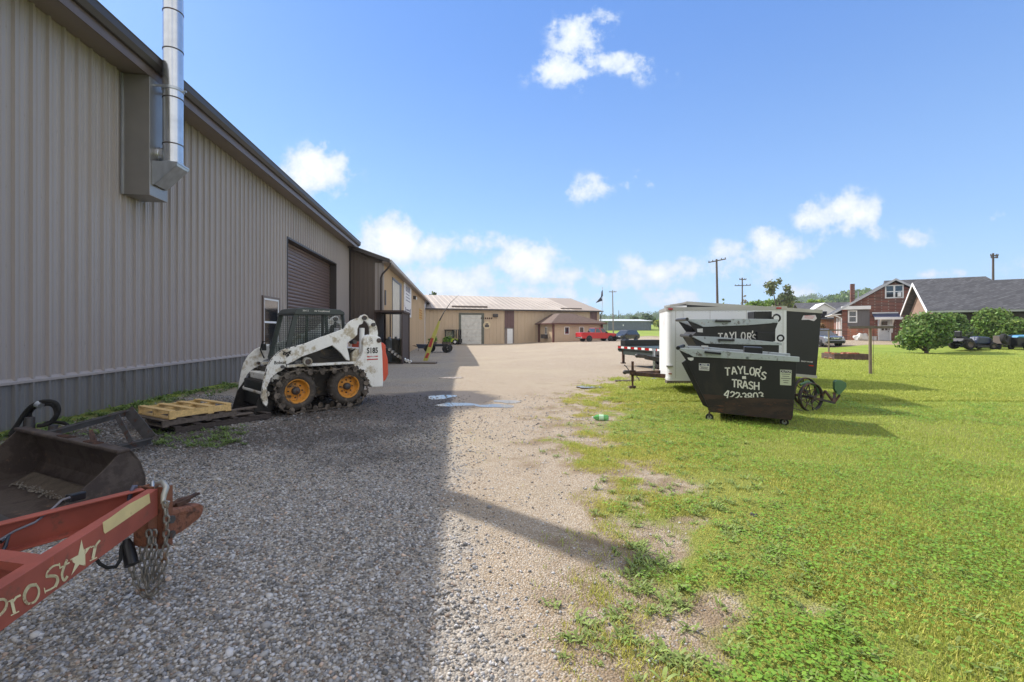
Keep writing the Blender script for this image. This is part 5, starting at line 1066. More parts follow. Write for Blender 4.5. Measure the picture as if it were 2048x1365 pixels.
m = MB(T=TW); m.box(x0-.01, x0+.14, y0-.015, y0+.1, z0+.3, z0+.34); m.build('corner_step', TRM, tw)
V3 = lambda x, y, z: TW @ Vector((x, y, z))
m = MB(); m.bar(V3(.05,.3,.43), V3(-.80,.86,.43), .08, .1); m.bar(V3(.05,1.48,.43), V3(-.80,.92,.43), .08, .1); m.build('tongue', mat['rust'], tw)
m = MB(); m.bar(V3(-.72,.89,.47), V3(-.96,.89,.47), .1, .09); m.ball(V3(-.98,.89,.46), .06, 8); m.tube([V3(-.88,.89,.52), V3(-.95,.89,.62), V3(-1.0,.89,.66)], .015, 6); m.build('coupler', mat['steel'], tw, bevel=.01)
m = MB(); m.cyl(V3(-.78,.84,.25), V3(-.78,.84,.76), .035); m.cyl(V3(-.78,.84,.10), V3(-.78,.84,.3), .026); m.cyl(V3(-.78,.84,.03), V3(-.78,.84,.1), .09, .09); m.box(-.86,-.70,.76,.92,.40,.52,TW); m.build('jack', mat['rust'], tw)
m = MB(); m.tube([V3(-.7,.75,.40), V3(-.64,.7,.32), V3(-.62,.65,.28)], .012, 6); m.build('safety_chain', mat['steel'], tw)
for y in (y0+.1, y1-.3): m = MB(); m.lathe([(.2, 0), (.33, .0), (.34, .05), (.34, .15), (.33, .2), (.2, .2)], T=TW @ Matrix.Translation((1.7, y+.2, .34)) @ Matrix.Rotation(R(90), 4, 'X'), n=24); m.build('wheel', mat['rubber'], tw)
m = MB(); a = G(1231, 764); m.box(a.x, a.x+1.05, a.y-.05, a.y+.12, a.z+.005, a.z+.05); m.build('plank', mat['oldwood'], label='weathered plank lying under the white trailer tongue', cat='plank')
m = MB(); a = G(1334, 771); m.box(a.x, a.x+.75, a.y-.0, a.y+.2, a.z, a.z+.13); m.build('timber_block', mat['oldwood'], label='dark timber on the ground below the white trailer', cat='timber', bevel=.01)
# ---- black enclosed trailer, nose up ----
BR = Vector((8.886, 13.3, .24)); ub = Vector((-3.75, .62, .29)).normalized(); TB = frame(BR, ub); Lb = 3.75; Hb = 1.96
tb = thing('enclosed_trailer', (7.0, 14.4, 0), 0, 'black enclosed cargo trailer with white nose standing behind the white one', 'trailer')
BT = M('black_trailer_skin', c(30,31,33), .42, var=.1, vs=1.5, spec=.45)
m = MB(T=TB); m.box(0, Lb, -1.85, 0, 0, Hb-.1); m.build('body', BT, tb)
m = MB(T=TB); m.box(-.02, Lb+.02, -1.87, .02, Hb-.1, Hb); m.build('roof_rail', TRM, tb)
m = MB(T=TB); m.box(-.02, Lb, .0, .02, -.04, .04); m.build('bottom_rail', TRM, tb)
m = MB(T=TB); m.prism([(Lb+.001, .0, 0), (Lb+.4, -.45, 0), (Lb+.5, -.92, 0), (Lb+.4, -1.4, 0), (Lb+.001, -1.85, 0)], (0, 0, Hb-.12)); m.build('nose', WT, tb)
m = MB(T=TB); m.prism([(Lb+.021, .02, Hb-.02), (Lb+.42, -.45, Hb-.1), (Lb+.52, -.92, Hb-.12), (Lb+.42, -1.4, Hb-.1), (Lb+.021, -1.87, Hb-.02)], (0, 0, -.06)); m.build('nose_trim', TRM, tb)
m = MB(T=TB); m.prism([(.48, .004, Hb-.20), (.16, .004, Hb-.16), (.11, .004, Hb-.26), (.18, .004, Hb-.34), (.32, .004, Hb-.31), (.52, .004, Hb-.33)], (0, .003, 0)); lg = m.build('maker_badge', M('silver_badge', c(208,200,206), .4), tb)
m = MB(T=TB)
for k in range(3): m.box(.17+.02*k, .44, .0075, .0085, Hb-.2-.035*k, Hb-.19-.035*k)
m.build('badge_stripes', RD, lg)
ux = -ub; m = MB(); put_text(m, 'READY HAULER', .045, TB @ Vector((.28, .005, .42)), ux, up, bold=.001, sx=1.0); m.build('lettering', mat['lettering'], tb)
m = MB(T=TB); m.box(.10, .22, .0, .02, .30, .33); m.build('side_light', mat['tail'], tb)
m = MB(); m.bar(TB @ Vector((Lb+.3, -.6, .06)), TB @ Vector((Lb+.98, -.9, .12)), .1, .14); m.bar(TB @ Vector((Lb+.3, -1.25, .06)), TB @ Vector((Lb+.98, -.95, .12)), .1, .14); m.build('tongue', mat['steel'], tb)
m = MB(); a = TB @ Vector((Lb+.95, -.92, .14)); m.bar(a, a+ub*.28, .12, .12); m.ball(a+ub*.3, .07, 8); m.build('coupler', mat['steel'], tb)
m = MB(); a = TB @ Vector((Lb+.72, -.80, 0)); m.cyl(Vector((a.x, a.y, .25)), Vector((a.x, a.y, .98)), .035); m.cyl(Vector((a.x, a.y, .02)), Vector((a.x, a.y, .3)), .025); m.cyl(Vector((a.x, a.y, .0)), Vector((a.x, a.y, .03)), .09); m.box(a.x-.05, a.x+.05, a.y-.05, a.y+.05, .92, 1.0); m.build('jack', mat['galv'], tb)
for yy_ in (-.22, -1.83):
    for xx in (1.9, 1.05):
        m = MB(); m.lathe([(.18, 0), (.31, .0), (.32, .05), (.32, .15), (.31, .2), (.18, .2)], T=TB @ Matrix.Translation((xx, yy_+.2, .0)) @ Matrix.Rotation(R(90), 4, 'X'), n=24); m.build('wheel', mat['rubber'], tb)
# ---- flatbed trailer beyond ----
FA = P(1236, 696, 22.0); FA.z = 0; uf = Vector((.93, -3.4, 0)).normalized(); TF = frame(FA, uf); LFt = 6.0
tf = thing('flatbed_trailer', FA, 0, 'flatbed trailer with red and white reflective tape behind the white trailer', 'trailer')
BG = M('dark_green_black_paint', c(46,58,54), .5)
m = MB(T=TF); m.box(0, LFt, 0, 2.3, .70, .86); m.build('deck', BG, tf)
m = MB(T=TF); m.box(.4, LFt, .06, .16, .45, .695); m.box(.4, LFt, 2.1, 2.2, .45, .695); m.build('frame_rail', BG, tf)
for k in range(10):
    m = MB(T=TF); m.box(k*.6+.02, k*.6+.32, -.012, -.002, .74, .83); m.build('red_tape', mat['tail'], tf); m = MB(T=TF); m.box(k*.6+.32, k*.6+.58, -.012, -.002, .74, .83); m.build('white_tape', mat['white'], tf)
m = MB(T=TF); m.box(-.02, .0, 0, 2.3, .62, .86); m.box(-.3, -.02, .2, .5, .55, .72); m.build('end_plate', BG, tf)
m = MB(T=TF); m.box(.1, .2, .15, .25, .05, .7); m.box(.06, .24, .1, .3, .0, .05); m.build('landing_leg', mat['rust'], tf)
m = MB(T=TF); m.box(.05, .5, .1, 2.0, .865, 1.14); m.build('toolbox', mat['black'], tf, bevel=.02)
for x in (3.4, 4.3):
    for y in (-.02, 2.1): m = MB(); m.lathe([(.2, 0), (.37, .0), (.38, .05), (.38, .2), (.37, .25), (.2, .25)], T=TF @ Matrix.Translation((x, y+.25, .38)) @ Matrix.Rotation(R(90), 4, 'X'), n=24); m.build('wheel', mat['rubber'], tf)
NEO = M('neon_yellow_cloth', c(206,240,60), .7)
def lump(name, p, s, mt, seed, **k):
    rr = random.Random(seed); m = MB(); n_ = 12; vs = []; fs = []
    for i in range(n_+1):
        for j in range(2*n_):
            a = math.pi*i/n_; b = math.pi*j/n_; d = Vector((math.sin(a)*math.cos(b), math.sin(a)*math.sin(b), math.cos(a))); w = .75+.55*mnoise.noise(d*1.8+Vector((seed, 0, 0)))
            vs.append(Vector(p)+Vector((d.x*s[0]*w, d.y*s[1]*w, max(d.z*s[2]*w, -s[2]*.25)+s[2]*.25)))
    for i in range(n_):
        for j in range(2*n_): fs.append((i*2*n_+j, i*2*n_+(j+1) % (2*n_), (i+1)*2*n_+(j+1) % (2*n_), (i+1)*2*n_+j))
    m.add(vs, fs, True); return m.build(name, mt, **k)
pA = TF @ Vector((3.4, .6, .87)); lump('cloth_bundle', pA, (.42, .4, .3), NEO, 3, label='neon yellow bundle of cloth heaped on the flatbed trailer', cat='cloth')
lump('strap_pile', TF @ Vector((4.3, .5, .87)), (.5, .42, .2), mat['black'], 5, label='dark pile of straps on the flatbed beside the neon bundle', cat='straps')
# ---- antique horse drawn implement ----
im = thing('farm_implement', (5.95, 8.95, 0), 0, 'rusty antique wheeled farm implement with green seat beside the nearest dumpster', 'implement')
IR = M('old_dark_iron', c(66,62,62), .6, metal=.3, var=.2, vs=9, dirt=c(104,70,48), ds=8, da=.45); GRN = M('faded_green_paint', c(74,112,76), .5, var=.1, vs=4, dirt=c(120,88,62), ds=5, da=.36)
ax_ = Vector((-.25, .97, 0)).normalized()
for (px, py, Z, rr_, rim_) in ((1621.5, 796, 8.95, .285, .028), (1610, 786, 9.65, .30, .026)):
    cc_ = P(px, py, Z); cc_.z = rr_+.0 if Z < 9.2 else rr_+.0; m = MB()
    t1 = Vector((.97, .25, 0)); 
    vs = []; nn = 40
    for i in range(nn):
        a = 2*math.pi*i/nn; rad = t1*math.cos(a)+up*math.sin(a)
        for (dr, da) in ((0, -.03), (0, .03), (-.022, .035), (-.03, 0), (-.022, -.035)): vs.append(cc_+rad*(rr_+dr)+ax_*da)
    m.add(vs, [(5*i+k, 5*i+(k+1) % 5, 5*((i+1) % nn)+(k+1) % 5, 5*((i+1) % nn)+k) for i in range(nn) for k in range(5)], True); wl = m.build('wheel', IR, im)
    for k in range(8): a = 2*math.pi*k/8+.2; m = MB(); m.bar(cc_, cc_+(t1*math.cos(a)+up*math.sin(a))*(rr_-.02), .018, .012); m.build('spoke', IR, wl)
    m = MB(); m.cyl(cc_-ax_*.06, cc_+ax_*.06, .04, n=14); m.build('hub', IR, wl)
h1 = P(1621.5, 796, 8.95); h1.z = .285
m = MB(); m.bar(h1-ax_*.08, h1+ax_*.85, .04, .04); m.build('axle', IR, im)
e1 = P(1668, 806, 8.95); m = MB(); m.bar(h1+ax_*.03, e1, .05, .045); m.bar(h1+ax_*.6, e1+Vector((0, .25, 0)), .04, .04); m.bar(e1, e1+Vector((.08, .1, .18)), .05, .05); m.build('draft_frame', IR, im)
sp_c = P(1681, 776, 9.0); m = MB()
pts = [onp(1560+X/9.75, 720+Y/9.75, Vector((0, 9.0, 0)), Vector((0, 1, 0))) for X, Y in ((1035,430),(1075,392),(1200,405),(1290,450),(1300,520),(1250,590),(1160,690),(1075,650),(1040,560))]
m.prism(pts, (.02, .035, .0)); m.prism([pts[0], pts[1], pts[1]+Vector((-.02, -.10, .0)), pts[0]+Vector((-.03, -.10, 0))], (.0, .01, .01)); m.prism([pts[0]+Vector((-.03,-.1,0)), pts[0], pts[8], pts[7], pts[7]+Vector((-.01,-.08,.02)), pts[8]+Vector((-.03,-.09,0))], (-.01, 0, 0)); m.build('green_seat', GRN, im, bevel=.01)
m = MB(); m.bar(pts[6], e1, .03, .03); m.bar(e1, P(1650, 782, 9.2), .035, .03); m.bar(P(1650, 782, 9.2), P(1640, 800, 9.3), .03, .03); m.build('seat_spring', mat['rust'], im)
m = MB(); m.tube([P(1598, 796, 8.8), P(1612, 806, 8.75), P(1628, 816, 8.7)], .008, 6); m.tube([P(1586, 800, 8.8), P(1594, 814, 8.75)], .008, 6); m.tube([P(1584, 816, 8.75), P(1604, 822, 8.7)], .007, 6); m.build('rods', mat['oldwood'], im)
m = MB(); m.tube([P(1600, 770, 9.3), P(1615, 764, 9.3), P(1632, 772, 9.3), P(1640, 790, 9.3)], .03, 8); m.build('green_guard', GRN, im)
# ---- clothesline posts, brick bed, bottle, stump stub ----
def post(base, w, h, label, lean=0.0):
    t = thing('clothesline_post', base, 0, label, 'post', 'wooden T posts on the lawn')
    b = Vector(base); m = MB(); m.cyl(b-up*.2, b+up*(h+.02)+Vector((lean, 0, 0)), .055, .048, n=10); m.build('upright', M('brown_post_wood', c(122,108,92), .8, var=.2, vs=6, stretch=(4,4,.5)), t)
    m = MB(); tp_ = b+up*(h-.02)+Vector((lean, 0, 0)); m.bar(tp_+Vector((-w/2, -.055, 0)), tp_+Vector((w/2, -.055, .01)), .045, .09); m.build('crossbar', mat['oldwood'], t); return t
g_ = G(1741, 751); pt_ = post(g_, 1.58, 1.72, 'nearer T shaped clothesline post standing on the open lawn', -.02)
m = MB(); m.tube([g_+Vector((.12, 0, 1.68)), g_+Vector((.1, 0, .8)), g_+Vector((.12, .0, .02))], .006, 5); m.build('hanging_line', mat['black'], pt_)
g_ = G(1657.5, 707); post(g_, 1.75, 1.62, 'farther T shaped clothesline post in front of the parked grey crossover')
g_ = G(1697, 721); t = thing('brick_planter', g_, 0, 'low weathered box bed topped with loose red bricks on the lawn', 'planter')
m = MB(); T = Matrix.Translation(g_) @ Matrix.Rotation(R(-8), 4, 'Z'); m.box(-.72, .95, -.05, .0, -.1, .34, T); m.box(-.72, -.67, 0, 1.2, -.1, .34, T); m.box(.9, .95, 0, 1.2, -.1, .34, T); m.box(-.72, .95, 1.2, 1.25, -.1, .34, T); m.build('box_wall', M('dark_brick_board', c(92,72,64), .85, var=.3, vs=6), t)
m = MB(); m.box(-.67, .9, 0, 1.2, .1, .3, T); m.build('soil', M('soil', c(100,86,66), .95), t)
rr = random.Random(5)
for k in range(16): m = MB(); x = -.95+1.8*rr.random(); y = .1+.9*rr.random(); Tk = T @ Matrix.Translation((x, y-(.35 if x < -.7 else 0), .34 if x > -.7 else .12)) @ Matrix.Rotation(rr.random()*3, 4, 'Z') @ Matrix.Rotation(.3*rr.random(), 4, 'X'); m.box(-.12, .12, -.055, .055, -.03, .045, Tk); m.build('brick', BRK2, t)
bt = thing('bottle', G(1200, 842), R(-8), 'green plastic drinks bottle lying on the gravel edge', 'bottle')
GB = M('green_plastic', c(96,190,96), .15, alpha=.75, spec=.8); Tb = wm(bt) @ Matrix.Translation((-.14, 0, .055)) @ Matrix.Rotation(R(90), 4, 'Y')
m = MB(); m.lathe([(.001, .29), (.03, .288), (.052, .27), (.054, .2), (.054, .1), (.045, .07), (.02, .035), (.016, .02)], T=Tb, n=20); m.build('bottle_body', GB, bt)
m = MB(); m.lathe([(.001, 0), (.017, 0), (.017, .022), (.001, .022)], T=Tb, n=14); m.build('cap', mat['white'], bt)
m = MB(); m.lathe([(.0555, .2), (.0555, .12)], T=Tb, n=20); m.build('label_band', M('pale_green_label', c(190,230,190), .4), bt)
m = MB(); g_ = G(1508, 1036); lump('rock', g_+up*.005, (.05, .04, .035), M('dark_stone', c(82,80,78), .8), 9, label='dark rock poking out of the weeds in the grass', cat='rock')
# ================= LEFT FOREGROUND =================
# ---- trailer tongue ----
TRD = M('faded_red_trailer_paint', c(158,80,64), .6, var=.14, vs=5, dirt=c(120,78,62), ds=6, da=.36, dirt2=c(176,104,96), ds2=11, da2=.3, bump=.05, bs=40)
ORS = M('orange_rust', c(132,84,62), .8, var=.2, vs=9, dirt=c(86,56,42), ds=9, da=.45, bump=.3, bs=60)
TT = Vector((-2.12, 2.74, 0)); tg = thing('trailer_tongue', TT, 0, 'red trailer tongue with worn cream lettering and hanging rusty chains in the lower left corner', 'trailer tongue')
Rt, Rd = Vector((-2.10, 2.70, 0)), Vector((.225, -.974, 0)).normalized(); Lt, Ld = Vector((-2.215, 2.716, 0)), Vector((-.53, -.848, 0)).normalized()
Rn = Vector((.974, .225, 0)).normalized(); Ln = Vector((-.848, .53, 0)).normalized(); HT = .662; HC = .157
def channel(m, o, d, n, L, inner=-1):
    prof = [(0, HT), (-.058, HT), (-.058, HT-.009), (-.008, HT-.009), (-.008, HT-HC+.009), (-.058, HT-HC+.009), (-.058, HT-HC), (0, HT-HC)]
    m.prism([o+n*a+up*z for a, z in prof], d*L)
m = MB(); channel(m, Rt, Rd, Rn, 2.7); rr_rail = m.build('side_rail', TRD, tg, bevel=.003)
m = MB(); channel(m, Lt, Ld, Ln, 2.7); m.build('side_rail', TRD, tg, bevel=.003)
for k in (.86, 1.9):
    m = MB(); a = Rt+Rd*k-Rn*.012; b = Lt+Ld*(k*.96)-Ln*.012; m.bar(Vector((a.x, a.y, HT-.02)), Vector((b.x, b.y, HT-.02)), .075, .035); m.bar(Vector((a.x, a.y, HT-.085)), Vector((b.x, b.y, HT-.085)), .01, .1); m.build('cross_member', TRD, tg)
def rp(X, Y, d=.0015, sc=4.136, ox=0, oy=960): return onp(ox+X/sc, oy+Y/sc, Rt+Rn*d, Rn)
m = MB()
def pstroke(m, pts, w, d=.002):
    if len(pts) > 3:
        q = []
        for i in range(len(pts)-1):
            p0, p1, p2, p3 = pts[max(i-1,0)], pts[i], pts[i+1], pts[min(i+2,len(pts)-1)]
            for s in range(4): t_ = s/4; q.append(tuple(.5*(2*p1[k]+(p2[k]-p0[k])*t_+(2*p0[k]-5*p1[k]+4*p2[k]-p3[k])*t_*t_+(3*p1[k]-p0[k]-3*p2[k]+p3[k])*t_**3) for k in (0, 1)))
        pts = q+[pts[-1]]
    for (a, b) in zip(pts, pts[1:]):
        l = math.hypot(b[0]-a[0], b[1]-a[1]); dx, dy = (b[0]-a[0])/l, (b[1]-a[1])/l; e = w*.2
        m.add([rp(a[0]-dx*e-dy*w/2, a[1]-dy*e+dx*w/2, d), rp(a[0]-dx*e+dy*w/2, a[1]-dy*e-dx*w/2, d), rp(b[0]+dx*e+dy*w/2, b[1]+dy*e-dx*w/2, d), rp(b[0]+dx*e-dy*w/2, b[1]+dy*e+dx*w/2, d)], [(0,1,2,3)])
for pts, w in (([(-40,1010),(0,992),(35,990),(56,1015),(48,1060),(15,1105),(-30,1140)],22), ([(-95,1080),(-60,1260)],34), ([(-120,1275),(-20,1225)],12),
               ([(98,1000),(120,1098)],27), ([(106,1012),(135,972),(170,955)],17), ([(72,1008),(108,988)],10), ([(92,1122),(158,1088)],9),
               ([(300,868),(245,880),(208,935),(205,990),(228,1025)],28), ([(300,868),(322,905),(318,960),(285,1010),(228,1028)],18),
               ([(492,702),(440,715),(395,760),(384,800)],15), ([(384,800),(425,795),(466,800),(478,835),(460,880)],25), ([(460,880),(420,905),(372,925)],14), ([(492,690),(498,735)],10), ([(368,895),(376,938)],8),
               ([(555,662),(528,730),(514,785),(530,832),(558,800)],20), ([(498,730),(575,684)],11), ([(790,548),(770,648)],24), ([(785,565),(802,532),(826,502)],15), ([(752,560),(790,540)],9), ([(745,670),(802,642)],9)): pstroke(m, pts, w)
m.poly([rp(X, Y, .002) for X, Y in ((675,494),(694,578),(758,543),(706,618),(708,712),(658,700),(590,792),(622,694),(574,662),(648,622))][::-1])
m.build('lettering', M('worn_cream_lettering', c(226,212,168), .6, var=.05, dirt=c(150,78,54), ds=24, da=.4), rr_rail)
m = MB(); m.poly([rp(X, Y, .0015) for X, Y in ((850,352),(905,318),(1060,205),(1235,112),(1245,190),(1100,290),(970,380),(870,446),(858,430))]); m.build('faded_label', M('faded_yellow_label', c(222,200,142), .55, var=.06, vs=9, dirt=c(128,76,48), ds=22, da=.34), rr_rail)
# nose plate and coupler
FD = Vector((.13, .99, 0)).normalized(); FN = Vector((FD.y, -FD.x, 0))
np0 = Vector((-2.155, 2.71, 0)); m = MB(); T = frame(np0, FD)
m.box(0, .012, -.085, .085, .30, .668, T); m.box(.0, .07, -.085, -.073, .30, .66, T); m.box(.0, .07, .073, .085, .30, .66, T); m.box(-.06, 0, -.05, .05, .34, .50, T); m.build('nose_plate', ORS, tg, bevel=.004)
m = MB(); m.prism([T @ Vector(p) for p in ((.02,-.072,.50),(.10,-.072,.50),(.17,-.072,.485),(.31,-.065,.455),(.345,-.055,.43),(.345,-.055,.38),(.30,-.065,.355),(.16,-.072,.33),(.02,-.072,.33))], T.to_3x3() @ Vector((0,.144,0))); m.build('coupler', ORS, tg, bevel=.025)
m = MB(); m.tube([T @ Vector(p) for p in ((.14, 0, .50), (.20, 0, .515), (.27, 0, .50), (.33, 0, .505), (.36, 0, .50))], [.012,.014,.016,.012,.008], 8); m.box(.16,.26,-.03,.03,.485,.51,T); m.build('coupler_latch', mat['rust'], tg)
m = MB()
for z in (.37, .46):
    m.cyl(T @ Vector((.045, -.10, z)), T @ Vector((.045, .10, z)), .014, n=8); m.cyl(T @ Vector((.045, -.107, z)), T @ Vector((.045, -.09, z)), .024, n=6)
m.build('coupler_bolt', mat['steel'], tg)
# chains
CHN = M('dull_chain_steel', c(132,128,120), .5, metal=.55, var=.2, vs=30, dirt=c(120,88,62), ds=14, da=.42)
def chain(name, pts, parent, ll=.056, wd=.037, wr=.0062):
    pts = [Vector(p) for p in pts]; L = [0]
    for a, b in zip(pts, pts[1:]): L.append(L[-1]+(b-a).length)
    step = ll*.72; n_ = int(L[-1]/step); m = MB()
    def at(d):
        for i in range(len(pts)-1):
            if d <= L[i+1]: return pts[i]+(pts[i+1]-pts[i])*((d-L[i])/(L[i+1]-L[i]))
        return pts[-1]
    for k in range(n_):
        a, b = at(k*step), at((k+1)*step+.0001); c0 = (a+b)/2; d = (b-a).normalized(); s = d.cross(Vector((1, .3, .1))).normalized() if k % 2 else d.cross(d.cross(Vector((1, .3, .1)))).normalized()
        h = ll/2-wd/2; rr = wd/2-wr; loop = []
        for q in range(5): w = -math.pi/2+math.pi*q/4; loop.append(c0+d*(h+rr*math.cos(w))+s*rr*math.sin(w))
        for q in range(5): w = math.pi/2+math.pi*q/4; loop.append(c0+d*(-h+rr*math.cos(w))+s*rr*math.sin(w))
        m.tube(loop, wr, 6, True)
    return m.build(name, CHN, parent)
ch1 = chain('safety_chain', [P(x, y, z) for x, y, z in ((330,1003,2.60),(334,1040,2.59),(332,1080,2.59),(330,1120,2.58),(324,1155,2.58),(314,1180,2.58),(303,1192,2.58),(296,1180,2.60),(293,1150,2.61),(296,1115,2.62),(300,1085,2.63),(297,1058,2.64))], tg)
chain('safety_chain', [P(x, y, z) for x, y, z in ((308,1060,2.66),(309,1100,2.64),(305,1140,2.63),(310,1165,2.62),(318,1130,2.61),(320,1090,2.62))], tg)
chain('safety_chain', [P(x, y, z) for x, y, z in ((286,1092,2.66),(283,1120,2.64),(287,1150,2.62),(296,1180,2.61),(306,1196,2.60))], tg)
chain('safety_chain', [P(x, y, z) for x, y, z in ((262,1130,2.62),(268,1155,2.61),(278,1178,2.60),(292,1192,2.60),(304,1197,2.59))], tg)
m = MB(); m.tube([P(x, y, z) for x, y, z in ((338,1003,2.60),(334,1012,2.60),(326,1006,2.61),(328,990,2.62),(333,976,2.64),(327,966,2.67),(315,967,2.70),(311,980,2.72))], [.006,.009,.012,.015,.016,.016,.013,.009], 10); m.build('chain_hook', M('galvanised_hook', c(178,176,168), .45, metal=.6, var=.1), tg)
m = MB(); m.tube([P(x, y, 2.80) for x, y in ((300,985),(299,966),(305,962),(306,985))], .01, 8); m.build('chain_hook', mat['galv'], tg)
m = MB(); m.cyl(P(255,1090,2.62), P(264,1130,2.58), .030, .034, n=18); m.cyl(P(253,1080,2.63), P(255,1090,2.62), .018, .026, n=14); m.build('electrical_plug', mat['black'], tg, bevel=.003)
m = MB(); m.tube([P(x, y, z) for x, y, z in ((253,1082,2.63),(243,1092,2.60),(241,1120,2.55),(232,1134,2.5),(214,1136,2.45),(200,1128,2.42),(190,1115,2.42),(180,1105,2.46))], .009, 8); m.build('trailer_cable', mat['rubber'], tg)
m = MB(); m.tube([P(0,1080,2.2), P(30,1062,2.25), P(70,1045,2.3), P(105,1018,2.4), P(125,1000,2.45), P(140,995,2.46)], .006, 6); m.build('wiring', M('grey_wire', c(120,120,128), .5), tg)
m = MB(); m.tube([P(2,1085,2.1), P(18,1070,2.15), P(10,1095,2.1), P(0,1110,2.05)], .008, 6); m.build('loose_wire', mat['black'], tg)
a, b = P(135,998,2.48), P(168,990,2.56); m = MB(); m.bar(a, b, .04, .042); m.build('junction_box', mat['black'], tg, bevel=.006)
m = MB(); m.tube([P(258,1000,2.66), P(262,985,2.66), P(268,972,2.67), P(272,974,2.68)], .011, 8); m.build('bent_hook', M('blue_grey_steel', c(96,100,120), .5, metal=.3), tg)
# ---- loader bucket lying on the gravel ----
BKR = M('rusty_brown_bucket', c(86,76,70), .7, metal=.1, var=.2, vs=3, dirt=c(66,56,52), ds=3, da=.5, dirt2=c(106,84,70), ds2=7, da2=.36, bump=.2, bs=30)
T0 = Vector((-3.38, 4.0, 0)); wv = Vector((-.9, .436, 0)).normalized(); dv = Vector((-.436, -.9, 0)).normalized(); BWd = 2.1
bu = thing('loader_bucket', T0+wv*1.0, 0, 'large rusty loader bucket lying open on the gravel behind the red tongue', 'bucket')
pf = [(0,.55),(-.03,.53),(-.09,.42),(-.13,.28),(-.13,.15),(-.08,.06),(.02,.03),(.2,.02),(.62,.012)]
def bp_(d, z, w): return T0+dv*d+wv*w+up*z
m = MB()
m.prism([bp_(d, z, 0) for d, z in pf]+[bp_(d+.012, z+.014, 0) for d, z in pf[::-1]], wv*BWd)
m.build('shell', BKR, bu)
for w in (0, BWd-.02): m = MB(); m.prism([bp_(d, z, w) for d, z in ((0,.552),(.045,.545),(.16,.42),(.60,.05),(.62,.0),(.2,.01),(.02,.02),(-.09,.055),(-.14,.15),(-.14,.28),(-.10,.42),(-.04,.53))], wv*.02); m.build('side_plate', BKR, bu, bevel=.004)
m = MB(); m.bar(bp_(.03,.545,-.01), bp_(.03,.545,BWd+.01), .10, .035); m.build('top_lip', BKR, bu, bevel=.012)
m = MB()
for w0 in (.42, .95):
    for k in range(7): m.bar(bp_(-.005,.568,w0+k*.035), bp_(.06,.566,w0+k*.035+.012), .012, .012)
m.build('step_ridges', mat['rust'], bu)
m = MB(); m.bar(bp_(.60,.02,0), bp_(.60,.02,BWd), .13, .022); m.build('cutting_edge', mat['steel'], bu)
m = MB(); rr = random.Random(3)
for k in range(420):
    w = .45+1.3*rr.random(); d = .02+.12*rr.random()+.1*rr.random(); s = .006+.008*rr.random(); p = bp_(d, .045+.02*rr.random(), w)
    m.lathe([(.001,-s*.7),(s,0),(.001,s*.7)], T=Matrix.Translation(p) @ Matrix.Rotation(rr.random()*3, 4, 'X'), n=5, sm=False)
m.build('stones_inside', M('pale_stones', c(120,114,106), .85, var=.3, vs=40), bu, kind='stuff')
m = MB(); m.prism([bp_(d, z, .3) for d, z in ((-.02,.05),(.18,.045),(.02,.12))], wv*1.5); m.build('dirt_inside', M('bucket_dirt', c(88,78,68), .95, var=.2, vs=9, bump=.6, bs=40), bu)
# ---- steel fork frame, hoses, pallets ----
fr = thing('fork_attachment', G(230, 880), 0, 'dark steel fork frame leaning behind the rusty bucket', 'frame')
def iron(m, a, b, w=.07): m.bar(a, b, w, .012); m.bar(a+up*-.03, b+up*-.03, .012, w)
a1, a2, a3, a4 = P(50,876,5.5), P(256,821,6.5), P(302,877,6.15), P(226,895,5.7)
m = MB(); iron(m, a1, a2, .09); m.build('long_rail', mat['steel'], fr); m = MB(); m.bar(a2, a3, .14, .014, up=(.3,-1,.2)); m.build('end_plate', mat['steel'], fr)
m = MB(); iron(m, a3, a4, .09); m.build('lower_rail', mat['steel'], fr); m = MB(); m.bar(P(234,832,6.3), P(262,884,5.95), .06, .012, up=(.3,-1,.2)); m.build('brace', mat['steel'], fr)
m = MB(); m.tube([P(182,862,5.9), P(190,878,5.85), P(193,894,5.8)], .02, 6); m.bar(P(186,900,5.7), P(182,860,5.9), .04, .01); m.build('support_leg', mat['rust'], fr)
ho = thing('hydraulic_hose', G(95, 872), 0, 'coiled black hydraulic hoses standing up against the grey wainscot', 'hose')
for k, pts in enumerate(([(22,868),(35,850),(48,830),(62,814),(80,805),(100,803),(113,808),(117,822),(108,840),(92,850),(75,852)], [(50,866),(52,840),(66,818),(88,810),(106,812),(112,830),(100,846)], [(18,872),(40,862),(65,866),(60,830),(70,815)], [(82,852),(100,845),(125,846),(136,852),(128,862)])):
    m = MB(); Pm = [P(x, y, 6.15+.05*k+.04*math.sin(i)) for i, (x, y) in enumerate(pts)]
    S_ = []
    for i in range(len(Pm)-1):
        p0, p1, p2, p3 = Pm[max(i-1,0)], Pm[i], Pm[i+1], Pm[min(i+2,len(Pm)-1)]
        for q in range(5): t_ = q/5; S_.append(.5*((2*p1)+(p2-p0)*t_+(2*p0-5*p1+4*p2-p3)*t_*t_+(3*p1-p0-3*p2+p3)*t_**3))
    m.tube(S_+[Pm[-1]], .022 if k else .028, 8); m.build('hose', mat['rubber'], ho)
m = MB(); m.tube([P(74,808,6.1), P(82,812,6.1)], .045, 10); m.build('hose_clamp', mat['galv'], ho)
m = MB(); m.cyl(P(58,868,6.1), P(60,835,6.1), .06, .05, n=12); m.cyl(P(105,868,6.2), P(107,850,6.2), .05, n=12); m.build('fitting', mat['steel'], ho)
